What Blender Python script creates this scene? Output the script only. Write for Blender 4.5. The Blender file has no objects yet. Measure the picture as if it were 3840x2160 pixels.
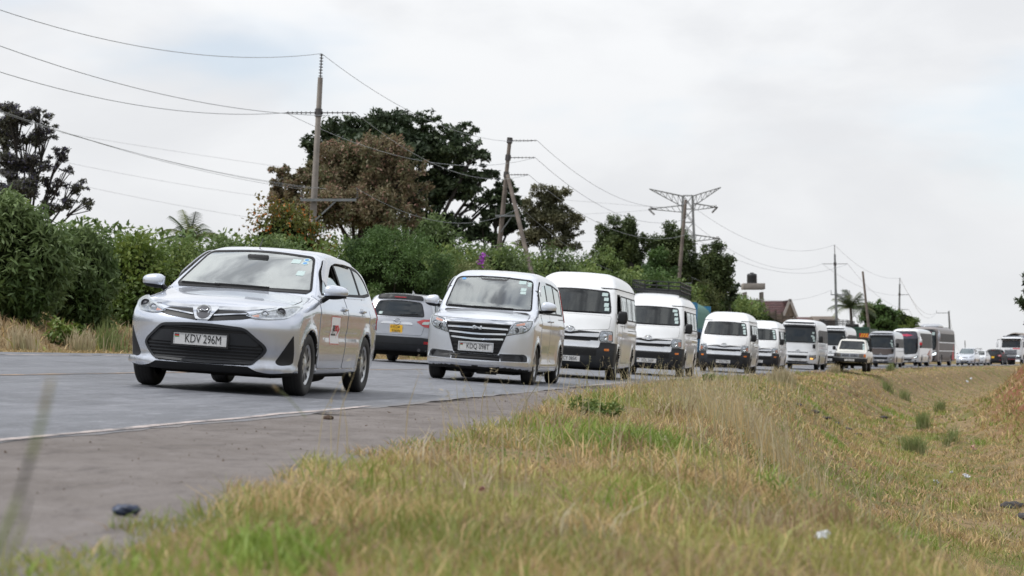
import bpy, bmesh, math, random
import numpy as np
from mathutils import Vector, Matrix
from mathutils.geometry import delaunay_2d_cdt
from mathutils.bvhtree import BVHTree

random.seed(7)
RNG = np.random.default_rng(7)
scene = bpy.context.scene
COL = scene.collection
R = math.radians

# ---------------------------------------------------------------- camera
CAM_Z = 0.26                      # camera sits low on the verge, just above road level
cam_d = bpy.data.cameras.new("camera")
cam = bpy.data.objects.new("camera", cam_d)
COL.objects.link(cam)
cam.location = (0, 0, CAM_Z)
cam.rotation_euler = (R(90 + 2.0), 0, 0)
cam_d.lens = 75.0
cam_d.sensor_width = 36.0
cam_d.clip_start = 0.05
cam_d.clip_end = 6000
cam_d.dof.use_dof = True
cam_d.dof.focus_distance = 24.0
cam_d.dof.aperture_fstop = 4.3
scene.camera = cam

# ---------------------------------------------------------------- world: bright cloud cover with thin blue gaps
SUN_EL, SUN_AZ = R(55), R(-105)     # azimuth measured from +Y (view direction) towards +X
world = bpy.data.worlds.new("World")
scene.world = world
world.use_nodes = True
wn, wl = world.node_tree.nodes, world.node_tree.links
wn.clear()
def wnode(t, **kw):
    n = wn.new(t)
    for k, v in kw.items():
        setattr(n, k, v)
    return n
w_out = wnode("ShaderNodeOutputWorld")
w_bg = wnode("ShaderNodeBackground")
w_sky = wnode("ShaderNodeTexSky", sky_type='NISHITA', sun_disc=False, sun_elevation=SUN_EL, sun_rotation=SUN_AZ,
              air_density=1.0, dust_density=0.3, ozone_density=2.0)
w_skm = wnode("ShaderNodeVectorMath", operation='SCALE')
w_skm.inputs['Scale'].default_value = 0.15
w_tc = wnode("ShaderNodeTexCoord")
w_sep = wnode("ShaderNodeSeparateXYZ")
wl.new(w_tc.outputs['Generated'], w_sep.inputs[0])
# cloud brightness rises from the horizon to the zenith as under any overcast (CIE overcast sky)
w_mx = wnode("ShaderNodeMath", operation='MAXIMUM'); w_mx.inputs[1].default_value = 0.0
wl.new(w_sep.outputs['Z'], w_mx.inputs[0])
w_cie = wnode("ShaderNodeMath", operation='MULTIPLY_ADD')
w_cie.inputs[1].default_value = 0.85
w_cie.inputs[2].default_value = 0.83
wl.new(w_mx.outputs[0], w_cie.inputs[0])
w_map = wnode("ShaderNodeMapping")
w_map.inputs['Scale'].default_value = (1.0, 1.0, 2.2)
w_map.inputs['Location'].default_value = (0.35, 0.1, 0.62)
wl.new(w_tc.outputs['Generated'], w_map.inputs[0])
w_n1 = wnode("ShaderNodeTexNoise"); w_n1.inputs['Scale'].default_value = 6.0
w_n1.inputs['Detail'].default_value = 6; w_n1.inputs['Roughness'].default_value = 0.52
w_n1.inputs['Distortion'].default_value = 0.25
wl.new(w_map.outputs[0], w_n1.inputs[0])
w_grey = wnode("ShaderNodeMapRange"); w_grey.interpolation_type = 'SMOOTHSTEP'
w_grey.inputs['From Min'].default_value = 0.44; w_grey.inputs['From Max'].default_value = 0.68
w_grey.inputs['To Min'].default_value = 1.0
wl.new(w_n1.outputs['Fac'], w_grey.inputs[0])
# towards the horizon many cloud layers overlap and even out; overhead single clouds show their full contrast
w_con = wnode("ShaderNodeMath", operation='MULTIPLY_ADD'); w_con.inputs[1].default_value = -0.60; w_con.inputs[2].default_value = 0.96
wl.new(w_mx.outputs[0], w_con.inputs[0]); wl.new(w_con.outputs[0], w_grey.inputs['To Max'])
w_cb = wnode("ShaderNodeMath", operation='MULTIPLY')
wl.new(w_cie.outputs[0], w_cb.inputs[0]); wl.new(w_grey.outputs[0], w_cb.inputs[1])
w_tint = wnode("ShaderNodeMix", data_type='RGBA')
w_tint.inputs['A'].default_value = (0.93, 0.96, 1.08, 1)      # thicker cloud: a little violet grey
w_tint.inputs['B'].default_value = (0.985, 1.0, 1.02, 1)
wl.new(w_grey.outputs[0], w_tint.inputs['Factor'])
w_cc = wnode("ShaderNodeVectorMath", operation='SCALE')
wl.new(w_tint.outputs['Result'], w_cc.inputs[0]); wl.new(w_cb.outputs[0], w_cc.inputs['Scale'])
w_n2 = wnode("ShaderNodeTexNoise"); w_n2.inputs['Scale'].default_value = 3.1
w_n2.inputs['Detail'].default_value = 5; w_n2.inputs['Roughness'].default_value = 0.5
w_map2 = wnode("ShaderNodeMapping"); w_map2.inputs['Location'].default_value = (3.75, 1.7, 0.4)
w_map2.inputs['Scale'].default_value = (1.0, 1.0, 3.0)
wl.new(w_tc.outputs['Generated'], w_map2.inputs[0]); wl.new(w_map2.outputs[0], w_n2.inputs[0])
w_gap = wnode("ShaderNodeMapRange"); w_gap.interpolation_type = 'SMOOTHSTEP'
w_gap.inputs['From Min'].default_value = 0.50; w_gap.inputs['From Max'].default_value = 0.62
w_gap.inputs['To Min'].default_value = 0.0; w_gap.inputs['To Max'].default_value = 0.36
wl.new(w_n2.outputs['Fac'], w_gap.inputs[0])
w_mix = wnode("ShaderNodeMix", data_type='RGBA')
wl.new(w_gap.outputs[0], w_mix.inputs['Factor'])
wl.new(w_cc.outputs[0], w_mix.inputs['A'])
wl.new(w_sky.outputs[0], w_skm.inputs[0]); wl.new(w_skm.outputs[0], w_mix.inputs['B'])
wl.new(w_mix.outputs['Result'], w_bg.inputs['Color'])
w_bg.inputs['Strength'].default_value = 1.0
wl.new(w_bg.outputs[0], w_out.inputs[0])

# ---------------------------------------------------------------- sun behind thin cloud
sun_d = bpy.data.lights.new("sun", 'SUN')
sun = bpy.data.objects.new("sun", sun_d)
COL.objects.link(sun)
sun_d.energy = 2.9
sun_d.angle = R(4)
sun_d.color = (1.0, 0.99, 0.97)
_sd = Vector((math.sin(SUN_AZ) * math.cos(SUN_EL), math.cos(SUN_AZ) * math.cos(SUN_EL), math.sin(SUN_EL)))
sun.rotation_euler = _sd.to_track_quat('Z', 'Y').to_euler()
sun.location = (0, 0, 60)

vs = scene.view_settings
vs.view_transform = 'Standard'; vs.look = 'None'; vs.exposure = 0.0; vs.gamma = 1.0
vs.use_curve_mapping = False
scene.render.engine = 'CYCLES'
scene.cycles.use_denoising = True
scene.cycles.max_bounces = 8
scene.cycles.transparent_max_bounces = 16
scene.cycles.caustics_reflective = False
scene.cycles.caustics_refractive = False
scene.render.film_transparent = False

# ---------------------------------------------------------------- helpers
def tag(o, label=None, cat=None, group=None, kind=None):
    if label: o["label"] = label
    if cat: o["category"] = cat
    if group: o["group"] = group
    if kind: o["kind"] = kind
    return o

KIDS = {}
def link(o, parent=None):
    COL.objects.link(o)
    if parent is not None:
        o.parent = parent
        KIDS.setdefault(parent.name, []).append(o)
    return o

def empty(name, loc=(0, 0, 0), parent=None):
    o = bpy.data.objects.new(name, None)
    o.empty_display_size = 0.2
    link(o, parent)
    o.location = loc
    return o

def copy_tree(o, parent=None):
    c = o.copy()
    link(c, parent)
    for ch in KIDS.get(o.name, []):
        copy_tree(ch, c)
    return c

def mk(name, verts, faces, mat, parent=None, smooth=True, sharp=None):
    me = bpy.data.meshes.new(name)
    if isinstance(verts, np.ndarray):
        verts = verts.tolist()
    if isinstance(faces, np.ndarray):
        faces = faces.tolist()
    me.from_pydata(verts, [], faces)
    if smooth:
        me.shade_smooth()
        if sharp:
            me.set_sharp_from_angle(angle=R(sharp))
    me.materials.append(mat)
    return link(bpy.data.objects.new(name, me), parent)

def mk_fast(name, V, F, mat, parent=None, smooth=False):
    """V (n,3) float, F (m,k) int with constant k"""
    me = bpy.data.meshes.new(name)
    n, m, k = len(V), len(F), F.shape[1]
    me.vertices.add(n); me.vertices.foreach_set("co", np.ascontiguousarray(V, dtype=np.float32).ravel())
    me.loops.add(m * k); me.loops.foreach_set("vertex_index", np.ascontiguousarray(F, dtype=np.int32).ravel())
    me.polygons.add(m); me.polygons.foreach_set("loop_start", np.arange(0, m * k, k, dtype=np.int32))
    me.update(calc_edges=True)
    if smooth: me.shade_smooth()
    me.materials.append(mat)
    return link(bpy.data.objects.new(name, me), parent)

class MB:
    """collects simple shapes into one mesh"""
    def __init__(self): self.v, self.f = [], []
    def add(self, v, f):
        b = len(self.v)
        self.v += [tuple(p) for p in v]
        self.f += [tuple(b + i for i in q) for q in f]
        return self
    def box(self, c, s, rot=None):
        v = [Vector((sx * s[0] / 2, sy * s[1] / 2, sz * s[2] / 2)) for sx in (-1, 1) for sy in (-1, 1) for sz in (-1, 1)]
        if rot is not None: v = [rot @ p for p in v]
        v = [p + Vector(c) for p in v]
        return self.add(v, [(0, 1, 3, 2), (4, 6, 7, 5), (0, 4, 5, 1), (2, 3, 7, 6), (0, 2, 6, 4), (1, 5, 7, 3)])
    def bar(self, a, b, w, h=None):
        """square bar from a to b"""
        a, b = Vector(a), Vector(b)
        d = (b - a)
        q = d.to_track_quat('X', 'Z').to_matrix()
        return self.box((a + b) / 2, (d.length, w, h or w), q)
    def tube(self, pts, r, n=6, r1=None, cap=True):
        pts = [Vector(p) for p in pts]
        rings = []
        for i, p in enumerate(pts):
            t = (pts[min(i + 1, len(pts) - 1)] - pts[max(i - 1, 0)]).normalized()
            up = Vector((0, 0, 1)) if abs(t.z) < 0.95 else Vector((1, 0, 0))
            a = t.cross(up).normalized(); b = a.cross(t)
            rr = r if r1 is None else r + (r1 - r) * i / max(1, len(pts) - 1)
            if callable(r): rr = r(i / max(1, len(pts) - 1))
            rings.append([p + (a * math.cos(2 * math.pi * k / n) + b * math.sin(2 * math.pi * k / n)) * rr for k in range(n)])
        base = len(self.v)
        for rg in rings: self.v += [tuple(p) for p in rg]
        for i in range(len(rings) - 1):
            for k in range(n):
                k2 = (k + 1) % n
                self.f.append((base + i * n + k, base + i * n + k2, base + (i + 1) * n + k2, base + (i + 1) * n + k))
        if cap:
            self.f.append(tuple(base + k for k in reversed(range(n))))
            self.f.append(tuple(base + (len(rings) - 1) * n + k for k in range(n)))
        return self
    def lathe(self, prof, c, axis='y', n=32, close=False):
        """prof: (radius, along axis)"""
        base = len(self.v)
        for r, a in prof:
            for k in range(n):
                t = 2 * math.pi * k / n
                u, w = r * math.cos(t), r * math.sin(t)
                p = {'y': (u, a, w), 'x': (a, u, w), 'z': (u, w, a)}[axis]
                self.v.append((p[0] + c[0], p[1] + c[1], p[2] + c[2]))
        for i in range(len(prof) - 1):
            for k in range(n):
                k2 = (k + 1) % n
                self.f.append((base + i * n + k, base + (i + 1) * n + k, base + (i + 1) * n + k2, base + i * n + k2))
        return self
    def build(self, name, mat, parent=None, smooth=True, sharp=40, bevel=None):
        o = mk(name, self.v, self.f, mat, parent, smooth, sharp)
        if bevel:
            bm = bmesh.new(); bm.from_mesh(o.data)
            bmesh.ops.remove_doubles(bm, verts=bm.verts, dist=1e-5)
            bmesh.ops.recalc_face_normals(bm, faces=bm.faces)
            bmesh.ops.bevel(bm, geom=[e for e in bm.edges if e.calc_face_angle(0) > 0.5], offset=bevel, segments=2, profile=0.5, affect='EDGES', clamp_overlap=True)
            bm.to_mesh(o.data); bm.free()
            if smooth: o.data.shade_smooth(); o.data.set_sharp_from_angle(angle=R(sharp or 180))
        return o

# ---------------------------------------------------------------- materials
MATS = {}
def mat(name, color, rough=0.5, metal=0.0, coat=0.0, coat_rough=0.03, spec=0.5, var=0.06, vscale=6.0, bump=0.0, bscale=40.0,
        emit=None, estr=0.0, color2=None, rvar=0.0, trans=0.0):
    m = bpy.data.materials.new(name); m.use_nodes = True
    nt = m.node_tree; N, L = nt.nodes, nt.links
    b = N["Principled BSDF"]
    tc = N.new("ShaderNodeTexCoord")
    nz = N.new("ShaderNodeTexNoise"); nz.inputs['Scale'].default_value = vscale; nz.inputs['Detail'].default_value = 4
    L.new(tc.outputs['Object'], nz.inputs['Vector'])
    mx = N.new("ShaderNodeMix"); mx.data_type = 'RGBA'
    c2 = color2 if color2 else tuple(max(0, c * (1 - 2 * var)) for c in color)
    mx.inputs['A'].default_value = (*color, 1); mx.inputs['B'].default_value = (*c2, 1)
    rp = N.new("ShaderNodeMapRange"); rp.inputs['From Min'].default_value = 0.35; rp.inputs['From Max'].default_value = 0.65
    L.new(nz.outputs['Fac'], rp.inputs[0]); L.new(rp.outputs[0], mx.inputs['Factor'])
    L.new(mx.outputs['Result'], b.inputs['Base Color'])
    b.inputs['Roughness'].default_value = rough
    b.inputs['Metallic'].default_value = metal
    b.inputs['Coat Weight'].default_value = coat
    b.inputs['Coat Roughness'].default_value = coat_rough
    b.inputs['Specular IOR Level'].default_value = spec
    if rvar:
        mr = N.new("ShaderNodeMapRange"); mr.inputs['To Min'].default_value = max(0, rough - rvar); mr.inputs['To Max'].default_value = rough + rvar
        L.new(nz.outputs['Fac'], mr.inputs[0]); L.new(mr.outputs[0], b.inputs['Roughness'])
    if bump:
        n2 = N.new("ShaderNodeTexNoise"); n2.inputs['Scale'].default_value = bscale; n2.inputs['Detail'].default_value = 5
        L.new(tc.outputs['Object'], n2.inputs['Vector'])
        bp = N.new("ShaderNodeBump"); bp.inputs['Strength'].default_value = bump; bp.inputs['Distance'].default_value = 0.02
        L.new(n2.outputs['Fac'], bp.inputs['Height']); L.new(bp.outputs[0], b.inputs['Normal'])
    if emit:
        b.inputs['Emission Color'].default_value = (*emit, 1); b.inputs['Emission Strength'].default_value = estr
    MATS[name] = m
    return m

def dusty(m, z0=.25, z1=.62, amt=.32):
    """road dust thrown up on the lower body: brown film in streaks that thins out with height"""
    N, L = m.node_tree.nodes, m.node_tree.links
    b = N["Principled BSDF"]
    src = b.inputs['Base Color'].links[0].from_socket
    tc = N.new("ShaderNodeTexCoord"); sp = N.new("ShaderNodeSeparateXYZ"); L.new(tc.outputs['Object'], sp.inputs[0])
    mr = N.new("ShaderNodeMapRange"); mr.inputs['From Min'].default_value = z1; mr.inputs['From Max'].default_value = z0; L.new(sp.outputs['Z'], mr.inputs[0])
    mp = N.new("ShaderNodeMapping"); mp.inputs['Scale'].default_value = (5, 5, 1.6); L.new(tc.outputs['Object'], mp.inputs[0])
    nz = N.new("ShaderNodeTexNoise"); nz.inputs['Scale'].default_value = 2.0; nz.inputs['Detail'].default_value = 6; nz.inputs['Roughness'].default_value = .65; L.new(mp.outputs[0], nz.inputs['Vector'])
    n2 = N.new("ShaderNodeMapRange"); n2.inputs['From Min'].default_value = .35; n2.inputs['From Max'].default_value = .7; n2.inputs['To Max'].default_value = amt; L.new(nz.outputs['Fac'], n2.inputs[0])
    mu = N.new("ShaderNodeMath"); mu.operation = 'MULTIPLY'; L.new(mr.outputs[0], mu.inputs[0]); L.new(n2.outputs[0], mu.inputs[1])
    mx = N.new("ShaderNodeMix"); mx.data_type = 'RGBA'; L.new(mu.outputs[0], mx.inputs['Factor']); L.new(src, mx.inputs['A']); mx.inputs['B'].default_value = (.20, .165, .135, 1)
    L.new(mx.outputs['Result'], b.inputs['Base Color'])
    cr = N.new("ShaderNodeMapRange"); cr.inputs['To Min'].default_value = b.inputs['Coat Roughness'].default_value; cr.inputs['To Max'].default_value = .5; L.new(mu.outputs[0], cr.inputs[0]); L.new(cr.outputs[0], b.inputs['Coat Roughness'])
    return m

def glass_mat(name, tint, f0=0.06, f1=0.75, power=3.0, rough=0.0):
    m = bpy.data.materials.new(name); m.use_nodes = True
    nt = m.node_tree; N, L = nt.nodes, nt.links
    N.clear()
    out = N.new("ShaderNodeOutputMaterial")
    tr = N.new("ShaderNodeBsdfTransparent"); gl = N.new("ShaderNodeBsdfGlossy"); gl.inputs['Roughness'].default_value = rough
    gl.inputs['Color'].default_value = (0.93, 0.97, 0.96, 1)
    lw = N.new("ShaderNodeLayerWeight"); lw.inputs['Blend'].default_value = 0.5
    pw = N.new("ShaderNodeMath"); pw.operation = 'POWER'; pw.inputs[1].default_value = power
    L.new(lw.outputs['Facing'], pw.inputs[0])
    mr = N.new("ShaderNodeMath"); mr.operation = 'MULTIPLY_ADD'; mr.inputs[1].default_value = f1 - f0; mr.inputs[2].default_value = f0
    L.new(pw.outputs[0], mr.inputs[0])
    tc = N.new("ShaderNodeTexCoord"); nz = N.new("ShaderNodeTexNoise"); nz.inputs['Scale'].default_value = 2.5
    L.new(tc.outputs['Object'], nz.inputs['Vector'])
    mx = N.new("ShaderNodeMix"); mx.data_type = 'RGBA'
    mx.inputs['A'].default_value = (*tint, 1); mx.inputs['B'].default_value = (*[c * 0.93 for c in tint], 1)
    L.new(nz.outputs['Fac'], mx.inputs['Factor']); L.new(mx.outputs['Result'], tr.inputs['Color'])
    ms = N.new("ShaderNodeMixShader")
    L.new(mr.outputs[0], ms.inputs[0]); L.new(tr.outputs[0], ms.inputs[1]); L.new(gl.outputs[0], ms.inputs[2])
    L.new(ms.outputs[0], out.inputs[0])
    MATS[name] = m
    return m

M_silver = mat("silver_paint", (0.54, 0.575, 0.65), 0.27, 0.65, 1.0, 0.02, var=0.012, vscale=3)
M_silver2 = mat("pale_silver_paint", (0.59, 0.62, 0.68), 0.29, 0.55, 1.0, 0.04, var=0.012, vscale=3)
M_greysil = mat("grey_silver_paint", (0.33, 0.345, 0.38), 0.36, 0.6, 0.8, 0.05, var=0.012, vscale=3)
M_gunmetal = mat("gunmetal_paint", (0.30, 0.31, 0.335), 0.36, 0.6, 0.8, 0.05, var=0.012, vscale=3)
M_white = mat("white_paint", (0.68, 0.69, 0.70), 0.35, 0.0, 0.8, 0.05, var=0.025, vscale=2.5)
M_white2 = mat("cool_white_paint", (0.65, 0.665, 0.685), 0.38, 0.0, 0.7, 0.05, var=0.04, vscale=2.5)
M_cream = mat("dusty_white_paint", (0.60, 0.59, 0.545), 0.42, 0.0, 0.6, 0.1, var=0.06, vscale=3)
for _m in (M_silver, M_silver2, M_greysil, M_gunmetal, M_white, M_white2, M_cream): dusty(_m)
M_black = mat("black_plastic", (0.010, 0.0105, 0.012), 0.5, spec=.35, var=0.15)
M_gap = mat("panel_gap", (0.012, 0.012, 0.013), 0.8, var=0.1)
M_dgrey = mat("dark_grey_plastic", (0.022, 0.024, 0.028), 0.55, spec=.35, var=0.12, bump=0.05, bscale=200)
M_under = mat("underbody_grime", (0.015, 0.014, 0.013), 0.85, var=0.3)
M_tyre = mat("tyre_rubber", (0.022, 0.021, 0.021), 0.72, var=0.25, vscale=9, bump=0.15, bscale=60)
M_rim = mat("wheel_silver", (0.52, 0.53, 0.55), 0.33, 0.75, 0.3, 0.1, var=0.1, vscale=12)
M_rimdark = mat("wheel_slot", (0.02, 0.02, 0.022), 0.7, var=0.2)
M_chrome = mat("chrome", (0.58, 0.60, 0.63), 0.10, 1.0, var=0.02)
M_seal = mat("rubber_seal", (0.009, 0.009, 0.010), 0.55, spec=.2, var=0.1)
M_inner = mat("interior_lining", (0.13, 0.13, 0.125), 0.85, var=0.1)
M_seat = mat("seat_cloth", (0.17, 0.165, 0.155), 0.9, var=0.12, bump=0.2, bscale=90)
M_dash = mat("dashboard", (0.03, 0.03, 0.031), 0.6, var=0.1)
M_glass = glass_mat("window_glass", (0.70, 0.78, 0.76), 0.15, 0.95, 1.7)
M_glass_t = glass_mat("tinted_glass", (0.14, 0.16, 0.16), 0.08, 0.95, 2.4)
M_lens = glass_mat("lamp_lens", (0.95, 0.96, 0.97), 0.06, 0.8, 3.0)
M_dglass = mat("dark_window_glass", (0.008, 0.014, 0.019), 0.04, spec=0.45, var=0.2, vscale=1.5)
M_bglass = mat("bronze_window_glass", (0.016, 0.014, 0.012), 0.4, spec=0.1, var=0.2, vscale=1.5)
M_reflect = mat("lamp_reflector", (0.48, 0.50, 0.53), 0.18, 0.9, var=0.25, vscale=38, bump=0.35, bscale=30)
M_lampdark = mat("lamp_housing", (0.10, 0.10, 0.11), 0.25, 0.5, var=0.2)
M_amber = mat("amber_lens", (0.75, 0.20, 0.02), 0.2, coat=0.5, var=0.1)
M_amberlit = mat("lit_amber_lens", (0.8, 0.3, 0.05), 0.2, emit=(1.0, 0.55, 0.15), estr=1.6)
M_red = mat("red_lens", (0.45, 0.012, 0.018), 0.12, coat=0.8, var=0.2, vscale=30)
M_litwhite = mat("lit_lamp", (0.9, 0.95, 1.0), 0.2, emit=(0.85, 0.97, 1.0), estr=1.5)
M_plate = mat("white_number_plate", (0.56, 0.56, 0.56), 0.4, var=0.05)
M_yplate = mat("yellow_number_plate", (0.80, 0.46, 0.03), 0.4, var=0.05)
M_ink = mat("plate_ink", (0.012, 0.012, 0.012), 0.5, var=0.1)
M_redink = mat("red_print", (0.55, 0.02, 0.03), 0.5, var=0.08)
M_greenink = mat("green_print", (0.03, 0.25, 0.06), 0.5, var=0.08)
M_paper = mat("paper_sticker", (0.42, 0.52, 0.51), 0.5, var=0.06, vscale=60)
M_blueink = mat("blue_sticker", (0.10, 0.28, 0.55), 0.5, var=0.1)
M_whiteprint = mat("white_print", (0.78, 0.78, 0.78), 0.5, var=0.03)
# ================================================================ vehicle body engine
def chaikin(pts, n=5):
    p = np.array(pts, float)
    for _ in range(n):
        q = .75 * p[:-1] + .25 * p[1:]; r = .25 * p[:-1] + .75 * p[1:]
        m = np.empty((2 * len(q), 2)); m[0::2] = q; m[1::2] = r
        p = np.vstack([p[:1], m, p[-1:]])
    return p

class Curve:
    def __init__(self, pts, n=5):
        p = chaikin(pts, n)
        lo, hi = p[0, 0], p[-1, 0]
        self.x = np.linspace(lo, hi, 700)
        y = np.interp(self.x, p[:, 0], p[:, 1])
        self.y = y
        self.s = np.gradient(y, self.x)
        self.lo, self.step = lo, (hi - lo) / 699
    def _look(self, t, x):
        f = np.clip((x - self.lo) / self.step, 0, 698.999)
        i = f.astype(np.int32)
        f = f - i
        return t[i] * (1 - f) + t[i + 1] * f
    def __call__(self, x): return self._look(self.y, x)
    def slope(self, x): return self._look(self.s, x)

def smax(a, b, k):
    h = np.maximum(k - np.abs(a - b), 0) / k
    return np.maximum(a, b) + h * h * k * .25

def in_poly(P, poly):
    x, y = P[:, 0], P[:, 1]
    r = np.zeros(len(P), bool)
    n = len(poly)
    for i in range(n):
        x0, y0 = poly[i]; x1, y1 = poly[(i + 1) % n]
        if y0 == y1: continue
        c = ((y0 > y) != (y1 > y)) & (x < (x1 - x0) * (y - y0) / (y1 - y0) + x0)
        r ^= c
    return r

def round_poly(poly, r, seg=5):
    out = []
    n = len(poly)
    for i in range(n):
        p = Vector(poly[i][:2]); rr = poly[i][2] if len(poly[i]) > 2 else r
        a = Vector(poly[i - 1][:2]) - p; b = Vector(poly[(i + 1) % n][:2]) - p
        la, lb = a.length, b.length
        t = min(rr, la * .48, lb * .48)
        if t < 1e-4:
            out.append(tuple(p)); continue
        s, e = p + a * (t / la), p + b * (t / lb)
        for k in range(seg + 1):
            u = k / seg
            q = s * (1 - u) ** 2 + p * (2 * u * (1 - u)) + e * u * u
            out.append((q.x, q.y))
    return out

def resample(poly, step):
    out = []
    n = len(poly)
    for i in range(n):
        a, b = poly[i], poly[(i + 1) % n]
        l = math.hypot(b[0] - a[0], b[1] - a[1])
        k = max(1, int(math.ceil(l / step)))
        for j in range(k):
            u = j / k
            out.append((a[0] + (b[0] - a[0]) * u, a[1] + (b[1] - a[1]) * u))
    return out

def inset_poly(poly, d):
    """offset inwards by d (negative: outwards)"""
    n = len(poly)
    A = sum(poly[i][0] * poly[(i + 1) % n][1] - poly[(i + 1) % n][0] * poly[i][1] for i in range(n))
    sgn = 1 if A > 0 else -1
    out = []
    for i in range(n):
        p0, p1, p2 = Vector(poly[i - 1][:2]), Vector(poly[i][:2]), Vector(poly[(i + 1) % n][:2])
        e1, e2 = (p1 - p0), (p2 - p1)
        if e1.length < 1e-7 or e2.length < 1e-7:
            out.append(tuple(p1)); continue
        e1.normalize(); e2.normalize()
        n1, n2 = Vector((-e1.y, e1.x)) * sgn, Vector((-e2.y, e2.x)) * sgn
        m = n1 + n2
        k = d / max(0.35, (1 + n1.dot(n2)) / 1.0)
        out.append(tuple(p1 + m * k))
    return out

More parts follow.
